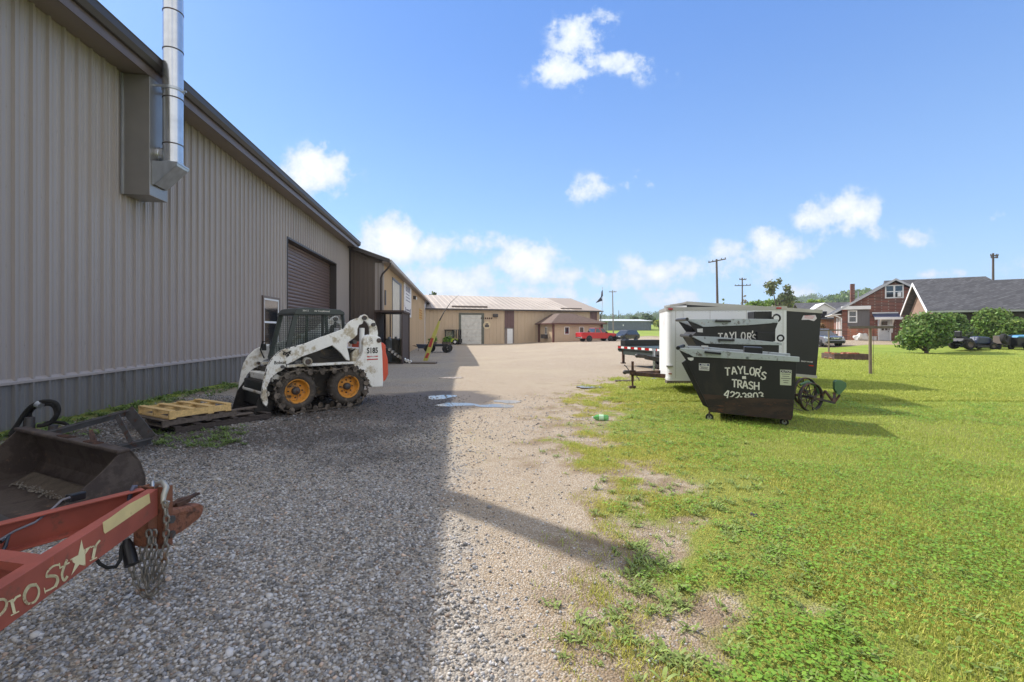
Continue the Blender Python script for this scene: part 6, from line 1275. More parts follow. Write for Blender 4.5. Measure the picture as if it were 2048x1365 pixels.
def pallet(name, label, T, LX, LY, h, mt, nb, parent=None, mid=3):
    t = thing(name, T.to_translation(), 0, label, 'pallet', 'wooden pallets stacked by the wall')
    for k in range(mid): y = k*(LY-.04)/(mid-1); m = MB(); m.box(0, LX, y, y+.04, .018, h-.018, T); m.build('stringer', mt, t)
    for k in range(nb): x = k*(LX-.09)/(nb-1); m = MB(); m.box(x, x+.09, -.005, LY+.005, h-.0175, h, T); m.build('deck_board', mt, t)
    for k in (0, nb//2, nb-1): x = k*(LX-.09)/(nb-1); m = MB(); m.box(x, x+.09, -.003, LY+.003, 0, .0175, T); m.build('bottom_board', mt, t)
NL = Vector((-5.24, 6.96, .232)); TP = frame(NL, (.49, .87, 0))
pallet('pallet', 'fresh pine pallet on top of the old pallets beside the wall', TP, .92, 1.02, .13, mat['wood'], 4)
TP2 = frame(Vector((-5.30, 6.90, .118)), (.5, .866, 0)); pallet('pallet', 'grey weathered pallet directly under the fresh pine one', TP2, 1.1, 1.1, .11, mat['oldwood'], 6)
TP3 = frame(Vector((-5.16, 6.98, -.002)), (.53, .848, .0)); pallet('pallet', 'dark broken pallet at the bottom of the stack by the wall', TP3, 1.5, 1.0, .115, M('dark_wet_wood', c(66,58,54), .8, var=.3, vs=6, stretch=(6,1,6)), 6)
m = MB(); m.bar(P(430,826,7.7)+up*.0, P(512,814,8.3), .09, .025); m.bar(P(440,834,7.7), P(505,826,8.1), .10, .02); m.build('loose_boards', mat['oldwood'], label='loose grey boards lying between the pallets and the loader bucket', cat='boards')
# ---- tank shelter at the corner of the second building ----
cg = thing('tank_shelter', wp(S2, D2+.8, -.45), 0, 'dark brown timber shelter with open front holding gas tanks', 'shelter')
DB = M('dark_brown_stained_wood', c(72,58,52), .75, var=.15, vs=4, stretch=(4,4,.5)); T5_ = frame(wp(S2+.15, D2, 0), WN)   # local x outwards, y along -wall
zt, zb = 2.66, -.62
m = MB(T=T5_); m.box(.04, 1.74, -3.6, .12, zt, zt+.12); m.build('roof_slab', DB, cg)
m = MB()
for k in range(9): m.box(1.6, 1.66, -3.5+k*.4, -3.5+k*.4+.385, zb, zt, T5_)
m.build('side_boarding', DB, cg)
for x, w in ((.06, .1), (.42, .06), (1.56, .16)): m = MB(T=T5_); m.box(x, x+w, -.0, .1, zb, zt); m.build('post', DB, cg)
m = MB(T=T5_); m.box(.06, 1.7, .02, .09, .98, 1.05); m.build('front_rail', DB, cg)
m = MB(T=T5_); m.box(.02, .10, -3.5, -.4, zb, zt); m.build('back_panel', DB, cg)
for k, (x, r_, h, lb, cl) in enumerate(((.42, .24, .98, 'pale blue gas tank, leftmost inside the brown shelter', c(150,160,166)), (.85, .27, 1.0, 'grey gas tank between two others inside the brown shelter', c(128,126,116)), (1.32, .27, 1.0, 'grey gas tank nearest the solid side of the shelter', c(138,134,120)))):
    b = T5_ @ Vector((x, -.22, zb)); t = thing('gas_tank', b, 0, lb, 'tank', 'gas tanks standing in the brown shelter'); mt = M('tank_paint', cl, .5, var=.06, dirt=c(112,96,80), ds=3, da=.36)
    m = MB(); m.lathe([(.001, 0), (r_, .02), (r_, h+.45-.1+.2), (r_*.8, h+.62), (r_*.4, h+.68), (.001, h+.69)], T=Matrix.Translation(b), n=20); m.build('tank_body', mt, t); m = MB(); m.lathe([(.08, h+.66), (.09, h+.8), (.075, h+.8), (.07, h+.66)], T=Matrix.Translation(b), n=12); m.build('valve_collar', mat['galv'], t)
sc_ = thing('spare_track', G(800, 726), 0, 'loose steel track section hanging diagonally against the tank shelter', 'track'); m = MB()
for k in range(9): f = k/8; p = P(776+46*f, 700+27*f+4*math.sin(f*3), 28.3-.2*f); m.box(-.16, .16, -.12, .12, -.05, .05, Matrix.Translation(p) @ Matrix.Rotation(R(32), 4, 'Y')); 
m.build('track_plates', mat['steel'], sc_); m = MB()
for k in range(8): f = k/8+.04; p = P(777+46*f, 698+27*f+4*math.sin(f*3), 28.1-.2*f); m.cyl(p, p+Vector((0, .3, 0)), .09, n=10)
m.build('track_pins', mat['whitedirty'], sc_)
# leaning boom
bb = G(851, 722); bo = thing('boom_pole', bb, 0, 'leaning yellow and red boom pole tapering to a thin whip in the yard', 'boom pole')
YB = M('faded_yellow_paint', c(184,180,92), .6, var=.08, dirt=c(150,90,60), ds=2, da=.38); Yb = bb.y
def bp2(px, py): return P(px, py, Yb)
m = MB(); m.prism([bp2(846,722), bp2(855,722), bp2(865.5,688), bp2(876,658), bp2(880,640), bp2(878,640), bp2(867,664), bp2(857.5,688)], (0, .25, 0)); m.build('boom', YB, bo, bevel=.01)
m = MB(); m.tube([bp2(879,642), bp2(888,625), bp2(901,606), bp2(918,590)], [.05,.035,.02,.008], 8); m.build('whip', mat['steel'], bo)
for (x0, y0, x1, y1) in ((858,694,864,676), (851,716,856,706)): m = MB(); m.prism([bp2(x0-1.6,y0)-Vector((0,.02,0)), bp2(x0+4.2,y0+1)-Vector((0,.02,0)), bp2(x1+3.2,y1+1)-Vector((0,.02,0)), bp2(x1-1.5,y1)-Vector((0,.02,0))], (0,.29,0)); m.build('red_band', M('faded_red_band', c(170,64,56), .6), bo)
m = MB(); g_ = G(848, 728); m.box(g_.x-.75, g_.x+.75, g_.y-.3, g_.y+.3, g_.z-.1, g_.z+.10); m.build('timber_curb', mat['oldwood'], label='low timber curb on the gravel at the foot of the boom pole', cat='curb', bevel=.02)
# wheelbarrow and planters
wb = thing('wheelbarrow', G(842, 703), 0, 'dark blue wheelbarrow tub beside the tank shelter', 'wheelbarrow'); p = G(842, 703); BL = M('dark_blue_tub', c(48,58,78), .5)
m = MB(); m.prism([p+Vector((-.55,0,.75)), p+Vector((.55,0,.72)), p+Vector((.25,0,.30)), p+Vector((-.3,0,.30))], (0,.7,0)); m.build('tub', BL, wb, bevel=.04); m = MB(); m.cyl(p+Vector((.45,.3,.2)), p+Vector((.45,.4,.2)), .2, n=18); m.build('wheel', mat['rubber'], wb)
m = MB(); m.bar(p+Vector((-.9,.05,.6)), p+Vector((.4,.1,.25)), .04, .04); m.bar(p+Vector((-.9,.65,.6)), p+Vector((.4,.6,.25)), .04, .04); m.bar(p+Vector((-.25,.1,.3)), p+Vector((-.3,.1,0)), .04, .04); m.build('handles', mat['rust'], wb)
wg = thing('farm_wagon', G(878, 706), 0, 'old wagon with black wheels carrying leafy planters near the forklift', 'wagon'); p = G(878, 706)
m = MB(); m.box(p.x-1.2, p.x+.9, p.y, p.y+1.3, p.z+.62, p.z+.85); m.build('bed', mat['black'], wg)
for dx in (-1.0, .75):
    for dy in (-.12, 1.3): m = MB(); m.lathe([(.2,0),(.40,0),(.42,.04),(.42,.16),(.4,.2),(.2,.2)], T=Matrix.Translation((p.x+dx, p.y+dy+.1, p.z+.42)) @ Matrix.Rotation(R(90), 4, 'X'), n=20); m.cyl((p.x+dx, p.y+dy-.02, p.z+.42), (p.x+dx, p.y+dy-.06, p.z+.42), .12, n=12); m.build('wheel', mat['rubber'], wg)
# ================= VEHICLES AND YARD THINGS =================
CGL = M('dark_car_glass', c(34,38,42), .06, var=.05, spec=.9, coat=.5); HL = M('headlight_lens', c(206,212,216), .12, var=.03, spec=.8)
def car(name, label, cat, loc, head, L, Wd, lower, green, wheels, wr, paint, extra=None):
    """lower: side outline (x,z) of the body; green: belt and roof outline of the cabin as (x,z) with inset"""
    loc = Vector(loc); T = frame(loc, head); rz = math.atan2(head[1], head[0]); t = thing(name, loc, rz, label, cat); w = Wd/2
    m = MB(T=T); m.prism([(x, w, z) for x, z in lower], (0, -Wd, 0)); body = m.build('body', paint, t, bevel=.06)
    (b0, b1, zb), (r0, r1, zr) = green; wi = w-.05; wt = w-.22
    def cab(m, e, zlo, zhi):
        f = lambda z: (z-zb)/(zr-zb)
        def ring(z):
            k = f(z); x0 = b0+(r0-b0)*k; x1 = b1+(r1-b1)*k; y = wi+(wt-wi)*k; return [(x0-e, y+e, z), (x0-e, -y-e, z), (x1+e, -y-e, z), (x1+e, y+e, z)]
        a, b = ring(zlo), ring(zhi); m.add(a+b, [(0,1,2,3)[::-1], (4,5,6,7), (0,4,5,1)[::-1], (1,5,6,2)[::-1], (2,6,7,3)[::-1], (3,7,4,0)[::-1]])
    m = MB(T=T); cab(m, .0, zb-.03, zr-.05); m.build('windows', CGL, t, bevel=.02)
    m = MB(T=T); cab(m, .015, zr-.07, zr+.0); m.build('roof', paint, t, bevel=.03)
    m = MB(T=T)
    for sy in (1, -1):
        for q in extra['pillars'] if extra else (b0+.1, (b0+b1)/2, b1-.1):
            xq = q; k = 1; xt = (xq-b0)/(b1-b0)*(r1-r0)+r0; m.bar(T @ Vector((xq, sy*(wi+.005), zb-.02)), T @ Vector((xt, sy*(wt+.005), zr-.03)), .03, .09) if False else m.add([(xq-.05, sy*(wi+.012), zb-.02), (xq+.05, sy*(wi+.012), zb-.02), (xt+.04, sy*(wt+.012), zr-.05), (xt-.04, sy*(wt+.012), zr-.05)], [(0,1,2,3)])
    m.build('door_pillars', paint, t)
    for x in wheels:
        for sy in (1, -1):
            Tw = T @ Matrix.Translation((x, sy*(w-.22), wr)) @ Matrix.Rotation(R(-90*sy), 4, 'X'); m = MB(T=Tw); m.lathe([(.001, .0), (wr*.98, .0), (wr, .05), (wr, .19), (wr*.93, .235), (wr*.66, .24), (wr*.64, .2)], n=24); ty = m.build('wheel', mat['rubber'], t)
            m = MB(T=Tw); m.lathe([(wr*.66, .236), (wr*.62, .22), (wr*.3, .19), (.001, .21)], n=20); m.build('rim', mat['rim'], ty)
            m = MB(T=Tw); m.lathe([(wr*1.17, .21), (wr*1.17, .226), (.001, .226)], n=24); m.build('wheel_arch', mat['black'], t)
    return t, T, w
# red pickup
q = G(1158, 681.5); 
hd = Vector((5.35, 2.0, 0)).normalized(); c0 = Vector((9.75, 66.3, gzf(11, 67)))+hd*2.9
RP = [(-2.9,.55),(-2.9,1.28),(-2.86,1.34),(-.95,1.34),(-.9,1.32),(1.05,1.32),(1.15,1.3),(2.65,1.2),(2.86,1.05),(2.9,.55),(2.7,.42),(-2.7,.45)]
t, T, w = car('pickup_truck', 'red crew cab pickup truck parked beside the tan office annex', 'pickup truck', c0, hd, 5.8, 2.0, RP, ((-.95, 1.45, 1.3), (-.7, .65, 2.0)), (-1.75, 1.85), .42, mat['red'], {'pillars': (-.75, .3, .4)})
m = MB(T=T); m.box(-2.75, -1.05, -w+.12, w-.12, 1.335, 1.352); m.build('bed_opening', mat['black'], t)
m = MB(T=T); m.box(-3.02, -2.88, -w+.1, w-.1, .5, .68); m.build('rear_bumper', mat['chrome'], t, bevel=.03); m = MB(T=T); m.box(2.86, 3.0, -w+.05, w-.05, .45, .7); m.build('front_bumper', mat['chrome'], t, bevel=.03)
for sy in (1, -1):
    m = MB(T=T); m.box(-2.93, -2.88, sy*(w-.1)-.09, sy*(w-.1)+.09, .85, 1.2); m.build('tail_light', mat['tail'], t); m = MB(T=T); m.box(2.82, 2.92, sy*(w-.25)-.2, sy*(w-.25)+.2, .82, 1.02); m.build('headlight', HL, t)
    m = MB(T=T); m.box(1.0, 1.15, sy*(w+.12)-.1, sy*(w+.12)+.1, 1.22, 1.42); m.build('side_mirror', mat['black'], t, bevel=.02)
m = MB(T=T); m.box(-2.925, -2.9, -w+.3, w-.3, .75, 1.2); m.build('tailgate', mat['red'], t)
# dark crossover
SP = [(-2.3,.5),(-2.32,.85),(-2.2,1.02),(.95,1.0),(1.1,.98),(1.95,.88),(2.2,.72),(2.28,.45),(2.1,.3),(-2.1,.32)]
DKP = M('dark_grey_car_paint', c(40,44,52), .25, var=.05, coat=.8); hd = Vector((-.80, -.60, 0)).normalized(); c0 = Vector((17.0, 68.3, gzf(17, 68)))
t, T, w = car('crossover_car', 'dark grey crossover parked nose to nose with the red pickup', 'car', c0, hd, 4.6, 1.85, SP, ((-2.15, 1.15, 1.0), (-1.75, .25, 1.62)), (-1.4, 1.4), .35, DKP, {'pillars': (-1.3, -.25)})
for sy in (1, -1):
    m = MB(T=T); m.box(1.98, 2.27, sy*(w-.2)-.16, sy*(w-.2)+.16, .62, .76); m.build('headlight', HL, t); m = MB(T=T); m.box(.75, .9, sy*(w+.1)-.1, sy*(w+.1)+.1, .98, 1.12); m.build('side_mirror', DKP, t)
m = MB(T=T); m.box(2.2, 2.3, -.5, .5, .5, .7); m.build('grille', mat['black'], t)
# silver grey crossover by the house
GRP = M('grey_silver_car_paint', c(132,136,144), .25, metal=.5, var=.04, coat=.8); hd = Vector((.02, -1, 0)).normalized(); q = G(1668, 692); c0 = Vector((30.2, 44.8, gzf(30.5, 44.5)-.0))
SP2 = [(-2.35,.5),(-2.38,.9),(-2.25,1.08),(.9,1.08),(1.1,1.06),(1.9,.98),(2.2,.82),(2.34,.5),(2.2,.3),(-2.1,.32)]
t, T, w = car('crossover_car', 'silver grey crossover parked facing the lawn beside the brick house', 'car', c0, hd, 4.7, 1.9, SP2, ((-2.2, 1.25, 1.06), (-1.7, .35, 1.70)), (-1.42, 1.42), .37, GRP, {'pillars': (-1.3, -.2)})
for sy in (1, -1):
    m = MB(T=T); m.prism([(2.02, sy*w*.98, .98), (2.30, sy*w*.62, .84), (2.31, sy*w*.66, .74), (2.1, sy*w*.99, .80)], (.015, 0, .02)); m.build('headlight', HL, t); m = MB(T=T); m.box(.8, .95, sy*(w+.12)-.11, sy*(w+.12)+.11, 1.05, 1.22); m.build('side_mirror', GRP, t, bevel=.02)
m = MB(T=T); m.box(2.22, 2.345, -.55, .55, .72, .9); g_ = m.build('grille', mat['black'], t); m = MB(T=T)
for k in range(3): m.box(2.345, 2.355, -.5, .5, .74+.055*k, .76+.055*k)
m.box(2.35, 2.36, -.14, .14, .78, .85); m.prism([(2.35, -.3, .9), (2.35, -.2, .9), (2.35, -.1, .72), (2.35, -.16, .72)], (.012,0,0)); m.prism([(2.35, .3, .9), (2.35, .2, .9), (2.35, .1, .72), (2.35, .16, .72)], (.012,0,0)); m.build('grille_trim', mat['chrome'], g_)
m = MB(T=T); m.box(2.25, 2.36, -.8, .8, .34, .58); m.build('lower_bumper', mat['black'], t, bevel=.02)
# forklift
q = G(905, 689.5); hd = Vector((.95, -.3, 0)).normalized(); T = frame(q, hd); fk = thing('forklift', q, math.atan2(hd.y, hd.x), 'lime green forklift with dark mast in front of the white overhead door', 'forklift')
LG_ = M('lime_green_paint', c(172,196,52), .5, var=.06)
m = MB(T=T); m.prism([(-1.2,.6,.35),(-1.25,.6,.9),(-1.1,.6,1.15),(-.5,.6,1.1),(.3,.6,.85),(1.0,.6,.85),(1.1,.6,.4)], (0,-1.2,0)); m.build('body', LG_, fk, bevel=.05)
m = MB(T=T)
for x, y in ((-1.0,.5),(-1.0,-.5),(.45,.5),(.45,-.5),(-.2,.52)): m.box(x-.05, x+.05, y-.04, y+.04, 1.0, 2.2)
m.box(-1.1, .6, -.6, .6, 2.2, 2.32); m.build('cab_frame', mat['black'], fk)
m = MB(T=T); m.box(-.98, .42, .49, .495, 1.15, 2.15); m.box(-.98, .42, -.495, -.49, 1.15, 2.15); m.build('cab_glass', GLS, fk)
m = MB(T=T)
for y in (.35, -.35): m.box(1.15, 1.32, y-.07, y+.07, .1, 2.35)
for z in (.5, 1.3, 2.2): m.box(1.18, 1.3, -.4, .4, z, z+.12)
m.box(1.35, 1.42, -.5, .5, .25, .9); m.build('mast', mat['black'], fk)
m = MB(T=T); m.box(1.4, 2.3, .2, .32, .1, .15); m.box(1.4, 2.3, -.32, -.2, .1, .15); m.build('forks', mat['steel'], fk)
for x, r_ in ((.75, .42), (-.85, .34)):
    for sy in (1, -1): Tw = T @ Matrix.Translation((x, sy*.5, r_)) @ Matrix.Rotation(R(-90*sy), 4, 'X'); m = MB(T=Tw); m.lathe([(.001,0),(r_,0),(r_,.2),(r_*.6,.22),(r_*.55,.18)], n=20); w_ = m.build('wheel', mat['rubber'], fk); m = MB(T=Tw); m.lathe([(r_*.5,.225),(.001,.225)], n=16); m.build('rim', mat['white'], w_)
# wire crate, trailer frame and oddments along the warehouse wall
q = G(982, 686.5); t = thing('wire_crate', q, 0, 'small wire mesh crate standing by the warehouse wall', 'crate'); m = MB()
for k in range(7): 
    m.bar(q+Vector((-.68+k*.225, 0, 0)), q+Vector((-.68+k*.225, 0, .85)), .03, .03); m.bar(q+Vector((-.68+k*.225, .9, 0)), q+Vector((-.68+k*.225, .9, .85)), .03, .03)
for k in range(4): m.bar(q+Vector((-.68, 0, .02+.27*k)), q+Vector((.67, 0, .02+.27*k)), .03, .03)
m.build('mesh_sides', mat['galv'], t)
q = G(1042, 684.5); t = thing('flat_trailer', q, 0, 'rusty low trailer frame resting in front of the warehouse door', 'trailer frame'); m = MB(); m.box(q.x-1.9, q.x+1.6, q.y, q.y+1.4, q.z+.55, q.z+.72); m.build('frame_beams', mat['rust'], t)
for dx in (-1.6, -.9, .2): m = MB(); m.lathe([(.1,0),(.3,0),(.3,.2),(.1,.2)], T=Matrix.Translation((q.x+dx, q.y+.1, q.z+.3)) @ Matrix.Rotation(R(90), 4, 'X'), n=16); m.build('wheel', mat['rubber'], t)
m = MB(); m.bar(q+Vector((1.0,0,.7)), q+Vector((1.0,0,1.6)), .06, .06); m.bar(q+Vector((1.8,0,.7)), q+Vector((1.8,0,1.5)), .06, .06); m.bar(q+Vector((1.0,0,1.6)), q+Vector((1.8,0,1.5)), .06, .06); m.build('rack', mat['rust'], t)
q = G(1075, 683.5); t = thing('steel_rack', q, 0, 'dark tubular rack beside the office annex wall', 'rack'); m = MB()
for a, b in (((-.9,0),(-.9,2.0)), ((.6,0),(.6,2.0)), ((-.9,2.0),(.6,2.0)), ((-1.6,.7),(.6,.7))): m.bar(q+Vector((a[0],0,a[1])), q+Vector((b[0],0,b[1])), .07, .07)
m.build('tubes', mat['steel'], t); m = MB(); m.box(q.x-2.2, q.x+.8, q.y+.1, q.y+.8, q.z, q.z+.5); m.build('bundled_bars', mat['steel'], t, bevel=.1)
q = G(1155, 682); m = MB(); m.cyl(q, q+up*2.3, .12, n=10); m.build('bollard', mat['darktrim'], label='short dark bollard at the tail of the red pickup', cat='bollard')
# lawn tractor, wheel and dump cart on the right
q = G(1950, 699); TRB = M('dark_blue_tractor_paint', c(44,56,84), .4, coat=.4); t = thing('lawn_tractor', q, 0, 'dark blue lawn tractor parked in front of the right hand bush', 'lawn tractor'); T = Matrix.Translation(q)
m = MB(T=T); m.prism([(-.2,-.32,.62),(-.05,-.32,.92),(.7,-.32,.85),(.95,-.32,.68),(1.0,-.32,.38),(-.2,-.32,.38)], (0,.64,0)); m.build('hood', TRB, t, bevel=.08)
m = MB(T=T); m.box(-1.2, .95, -.25, .25, .3, .42); m.prism([(-1.45,-.55,.55),(-1.3,-.55,.78),(-.75,-.55,.78),(-.55,-.55,.45)], (0,1.1,0)); m.build('chassis', mat['black'], t, bevel=.03)
m = MB(T=T); m.box(-1.15, -.7, -.25, .25, .78, .88); m.box(-1.25, -1.12, -.24, .24, .85, 1.28); m.build('seat', mat['black'], t, bevel=.05)
m = MB(T=T); m.cyl((-.2,0,.85), (-.38,0,1.05), .02); m.torus((-.40,0,1.07), (-.5,0,.86), .17, .018); m.build('steering_wheel', mat['black'], t)
m = MB(T=T); m.box(-.5, .4, -.62, .62, .12, .28); m.build('mower_deck', mat['black'], t, bevel=.04)
for x, r_, wd in ((-.95, .36, .24), (.75, .25, .16)):
    for sy in (1, -1): Tw = T @ Matrix.Translation((x, sy*(.42 if r_ > .3 else .4), r_)) @ Matrix.Rotation(R(-90*sy), 4, 'X'); m = MB(T=Tw); m.lathe([(r_*.5,0),(r_*.95,0),(r_,.05),(r_,wd-.05),(r_*.93,wd),(r_*.55,wd)], n=24); w_ = m.build('wheel', mat['rubber'], t); m = MB(T=Tw); m.lathe([(r_*.58,wd-.01),(r_*.5,wd-.06),(.001,wd-.06)], n=16); m.build('rim', mat['oldwood'], w_)
q = G(1992, 699.5); T = Matrix.Translation(q); t = thing('utility_cart', q, 0, 'steel utility cart with a spare wheel leaning on it behind the lawn tractor', 'cart')
m = MB(T=T); m.box(-.3, 1.4, 0, .9, .30, .36); m.box(.62, 1.15, 0, .05, .36, .98); m.box(-.3, -.25, 0, .9, .3, .7); m.build('cart_frame', mat['steel'], t); m = MB(T=T)
m.box(.62, 1.15, .05, .8, .4, .95); m.build('cart_box', mat['oldwood'], t)
for x in (.2, 1.1): m = MB(T=T @ Matrix.Translation((x,.1,.2)) @ Matrix.Rotation(R(90),4,'X')); m.lathe([(.05,0),(.2,0),(.2,.1),(.05,.1)], n=16); m.build('wheel', mat['rubber'], t)
m = MB(T=T @ Matrix.Translation((.28,-.1,.72)) @ Matrix.Rotation(R(80),4,'X') @ Matrix.Rotation(R(25),4,'Y')); m.lathe([(.17,0),(.33,0),(.36,.05),(.36,.2),(.33,.25),(.17,.25),(.17,0)], n=28); w_ = m.build('tractor_wheel', mat['rubber'], label='spare tractor wheel leaning on the steel utility cart', cat='wheel')
q2 = P(1994, 668, 36.5); lump('fuel_can', q2-up*.12, (.3, .22, .28), M('red_plastic', c(196,70,56), .5), 12, label='small red plastic can on top of the utility cart', cat='can')
q = G(2035, 700); T = Matrix.Translation(q); t = thing('dump_trailer', q, 0, 'dark trailer under a bright blue tarp at the right edge', 'trailer'); m = MB(T=T); m.box(.0, 2.4, 0, 1.4, .28, .82); m.build('box', mat['black'], t, bevel=.02); m = MB(T=T); m.prism([(-.05,-.04,.84),(.05,-.04,.95),(2.4,-.04,1.02),(2.45,-.04,.84)], (0,1.5,0)); m.build('tarp', M('blue_tarp', c(96,156,200), .4), t, bevel=.03)
m = MB(T=T @ Matrix.Translation((.6,.02,.26)) @ Matrix.Rotation(R(90),4,'X')); m.lathe([(.05,0),(.26,0),(.26,.16),(.05,.16)], n=16); m.build('wheel', mat['rubber'], t)
# bags, crates and pots by the house door
q = G(1722, 681); lump('mulch_bag', (q.x-.0, q.y, q.z), (1.0, .5, .72), M('white_plastic_bag', c(222,222,216), .5), 21, label='large slumped white bag against the brick base of the house', cat='bag')
q = G(1746, 681); T = Matrix.Translation(q)
for k, lb in enumerate(('left white plastic bin by the pale grey house door', 'right white plastic bin by the pale grey house door')):
    t = thing('plastic_bin', q+Vector((-.5+k*.55, 0, 0)), 0, lb, 'bin'); Tk = wm(t); m = MB(T=Tk); m.prism([(-.22,-.15,.0),(.22,-.15,.0),(.25,-.15,.42),(-.25,-.15,.42)], (0,.35,0)); m.build('tub', mat['white'], t, bevel=.02); m = MB(T=Tk); m.box(-.27, .27, -.18, .23, .421, .46); m.build('lid', mat['white'], t, bevel=.01)
# ---- poles and flag ----
def upole(px, topy, Z, arms, label, lean=0.0, rb=.15, mt=None, base=None):
    tp = P(px, topy, Z); b = Vector((tp.x+lean, tp.y, gzf(tp.x, tp.y))); t = thing('utility_pole', b, 0, label, 'utility pole', 'wooden utility poles'); m = MB(); m.cyl(b-up*.5, tp, rb, rb*.62, n=10); m.build('pole', mt or mat['pole'], t)
    for (dz, wl, tilt) in arms:
        c_ = tp-up*dz; m = MB(); m.bar(c_+Vector((-wl/2, -.14, -tilt/2)), c_+Vector((wl/2, -.14, tilt/2)), .1, .12); ar_ = m.build('crossarm', mt or mat['pole'], t); m = MB()
        for q_ in (-.47, -.25, .25, .47): m = MB(); m.cyl(c_+Vector((wl*q_, -.14, tilt*q_+.05)), c_+Vector((wl*q_, -.14, tilt*q_+.2)), .05, n=8); m.build('insulator', mat['steel'], ar_)
    return t
upole(1433, 519, 54, ((.2, 2.05, .42),), 'tallest utility pole with a tilted crossarm above the white trailer', .2, .17)
upole(1484.5, 556, 73, ((.3, 1.1, .0), (1.25, 2.55, .08)), 'utility pole with two crossarms behind the leafy tree row', 0, .14)
upole(1225, 581, 95, ((.35, 1.5, 0),), 'slim utility pole with short crossarm beyond the dark crossover', .2, .15, M('pale_pole_wood', c(140,132,126), .8))
upole(1237.5, 621, 170, (), 'distant bare utility pole beyond the slate blue building', 0, .16)
upole(1986, 507, 54, ((.3, .9, 0), (.55, .8, 0)), 'utility pole rising behind the grey garage roof at far right', .0, .16)
tp = P(1205, 577, 78); b = Vector((tp.x-.15, 78, gzf(tp.x, 78))); t = thing('flagpole', b, 0, 'thin white flagpole at the end of the warehouse', 'flagpole'); m = MB(); m.cyl(b, tp, .05, .03, n=8); m.build('pole', mat['galv'], t); m = MB(); m.ball(tp+up*.06, .08, 6); m.build('finial', mat['chrome'], t)
m = MB(); f_ = [(1205.2,579.5),(1206,592),(1203,596),(1205,602),(1200,603.5),(1191,607),(1197,600),(1202,594),(1203,584)]
m.prism([P(x, y, 77.9) for x, y in f_], (0, .12, 0)); m.build('flag', M('dark_flag_cloth', c(58,60,72), .8, var=.4, vs=1.5, dirt=c(110,60,60), ds=1.5, da=.4), label='dark drooping flag hanging from the thin flagpole', cat='flag')
# ================= TREES, SHRUBS AND HILLS =================
TLF = attr_mat('tree_leaf', .5, trans=.3, spec=.3)
BRKM = M('tree_bark', c(96,84,72), .9, var=.25, vs=6, stretch=(4,4,.6))
def crown(name, lobes, n, ls, base, parent, dens=.35, **k):
    """leaf faces spread through the outer part of overlapping lobes; lobes (cx,cy,cz,rx,ry,rz)"""
    lob = np.array(lobes, float); vol = lob[:, 3]*lob[:, 4]+lob[:, 5]*lob[:, 3]; idx = rng.choice(len(lob), n, p=vol/vol.sum())
    d = rng.normal(size=(n, 3)); d /= np.linalg.norm(d, axis=1)[:, None]; r = (dens+(1-dens)*rng.random(n)**.5)[:, None]
    # clumping: pull leaves towards twig centres
    nc = max(8, n//34); cd = rng.normal(size=(nc, 3)); cd /= np.linalg.norm(cd, axis=1)[:, None]; ci = rng.integers(0, nc, n)
    d = d*.36+cd[ci]*.9; d /= np.linalg.norm(d, axis=1)[:, None]; r = np.clip(r*(.72+.45*rng.random(nc)[ci])[:, None], 0, 1.2)
    p = lob[idx, :3]+d*r*lob[idx, 3:6]
    a = rng.normal(size=(n, 3)); a /= np.linalg.norm(a, axis=1)[:, None]; nrm = d*.55+a*.8; nrm /= np.linalg.norm(nrm, axis=1)[:, None]
    t1 = np.cross(nrm, rng.normal(size=(n, 3))); t1 /= np.linalg.norm(t1, axis=1)[:, None]; t2 = np.cross(nrm, t1); s = (ls*(.6+.8*rng.random(n)))[:, None, None]
    q = np.array([(-.5,0),(-.15,-.32),(.3,-.26),(.5,0),(.3,.26),(-.15,.32)])
    V = (p[:, None]+s*(q[None, :, :1]*t1[:, None]+q[None, :, 1:]*t2[:, None])).reshape(-1, 3); f = np.array([(0,1,2,3),(3,4,5,0)]); fa = (f[None]+6*np.arange(n)[:, None, None]).reshape(-1, 4)
    g = (.7+.6*rng.random((n, 1)))*(.5+.8*rng.random((nc, 1))[ci]); col = np.array(c(*base))*g; col[:, 0] *= (.85+.4*rng.random(n))
    return np_mesh(name, V, fa, TLF, cols=np.repeat(col, 6, 0), parent=parent, **k)
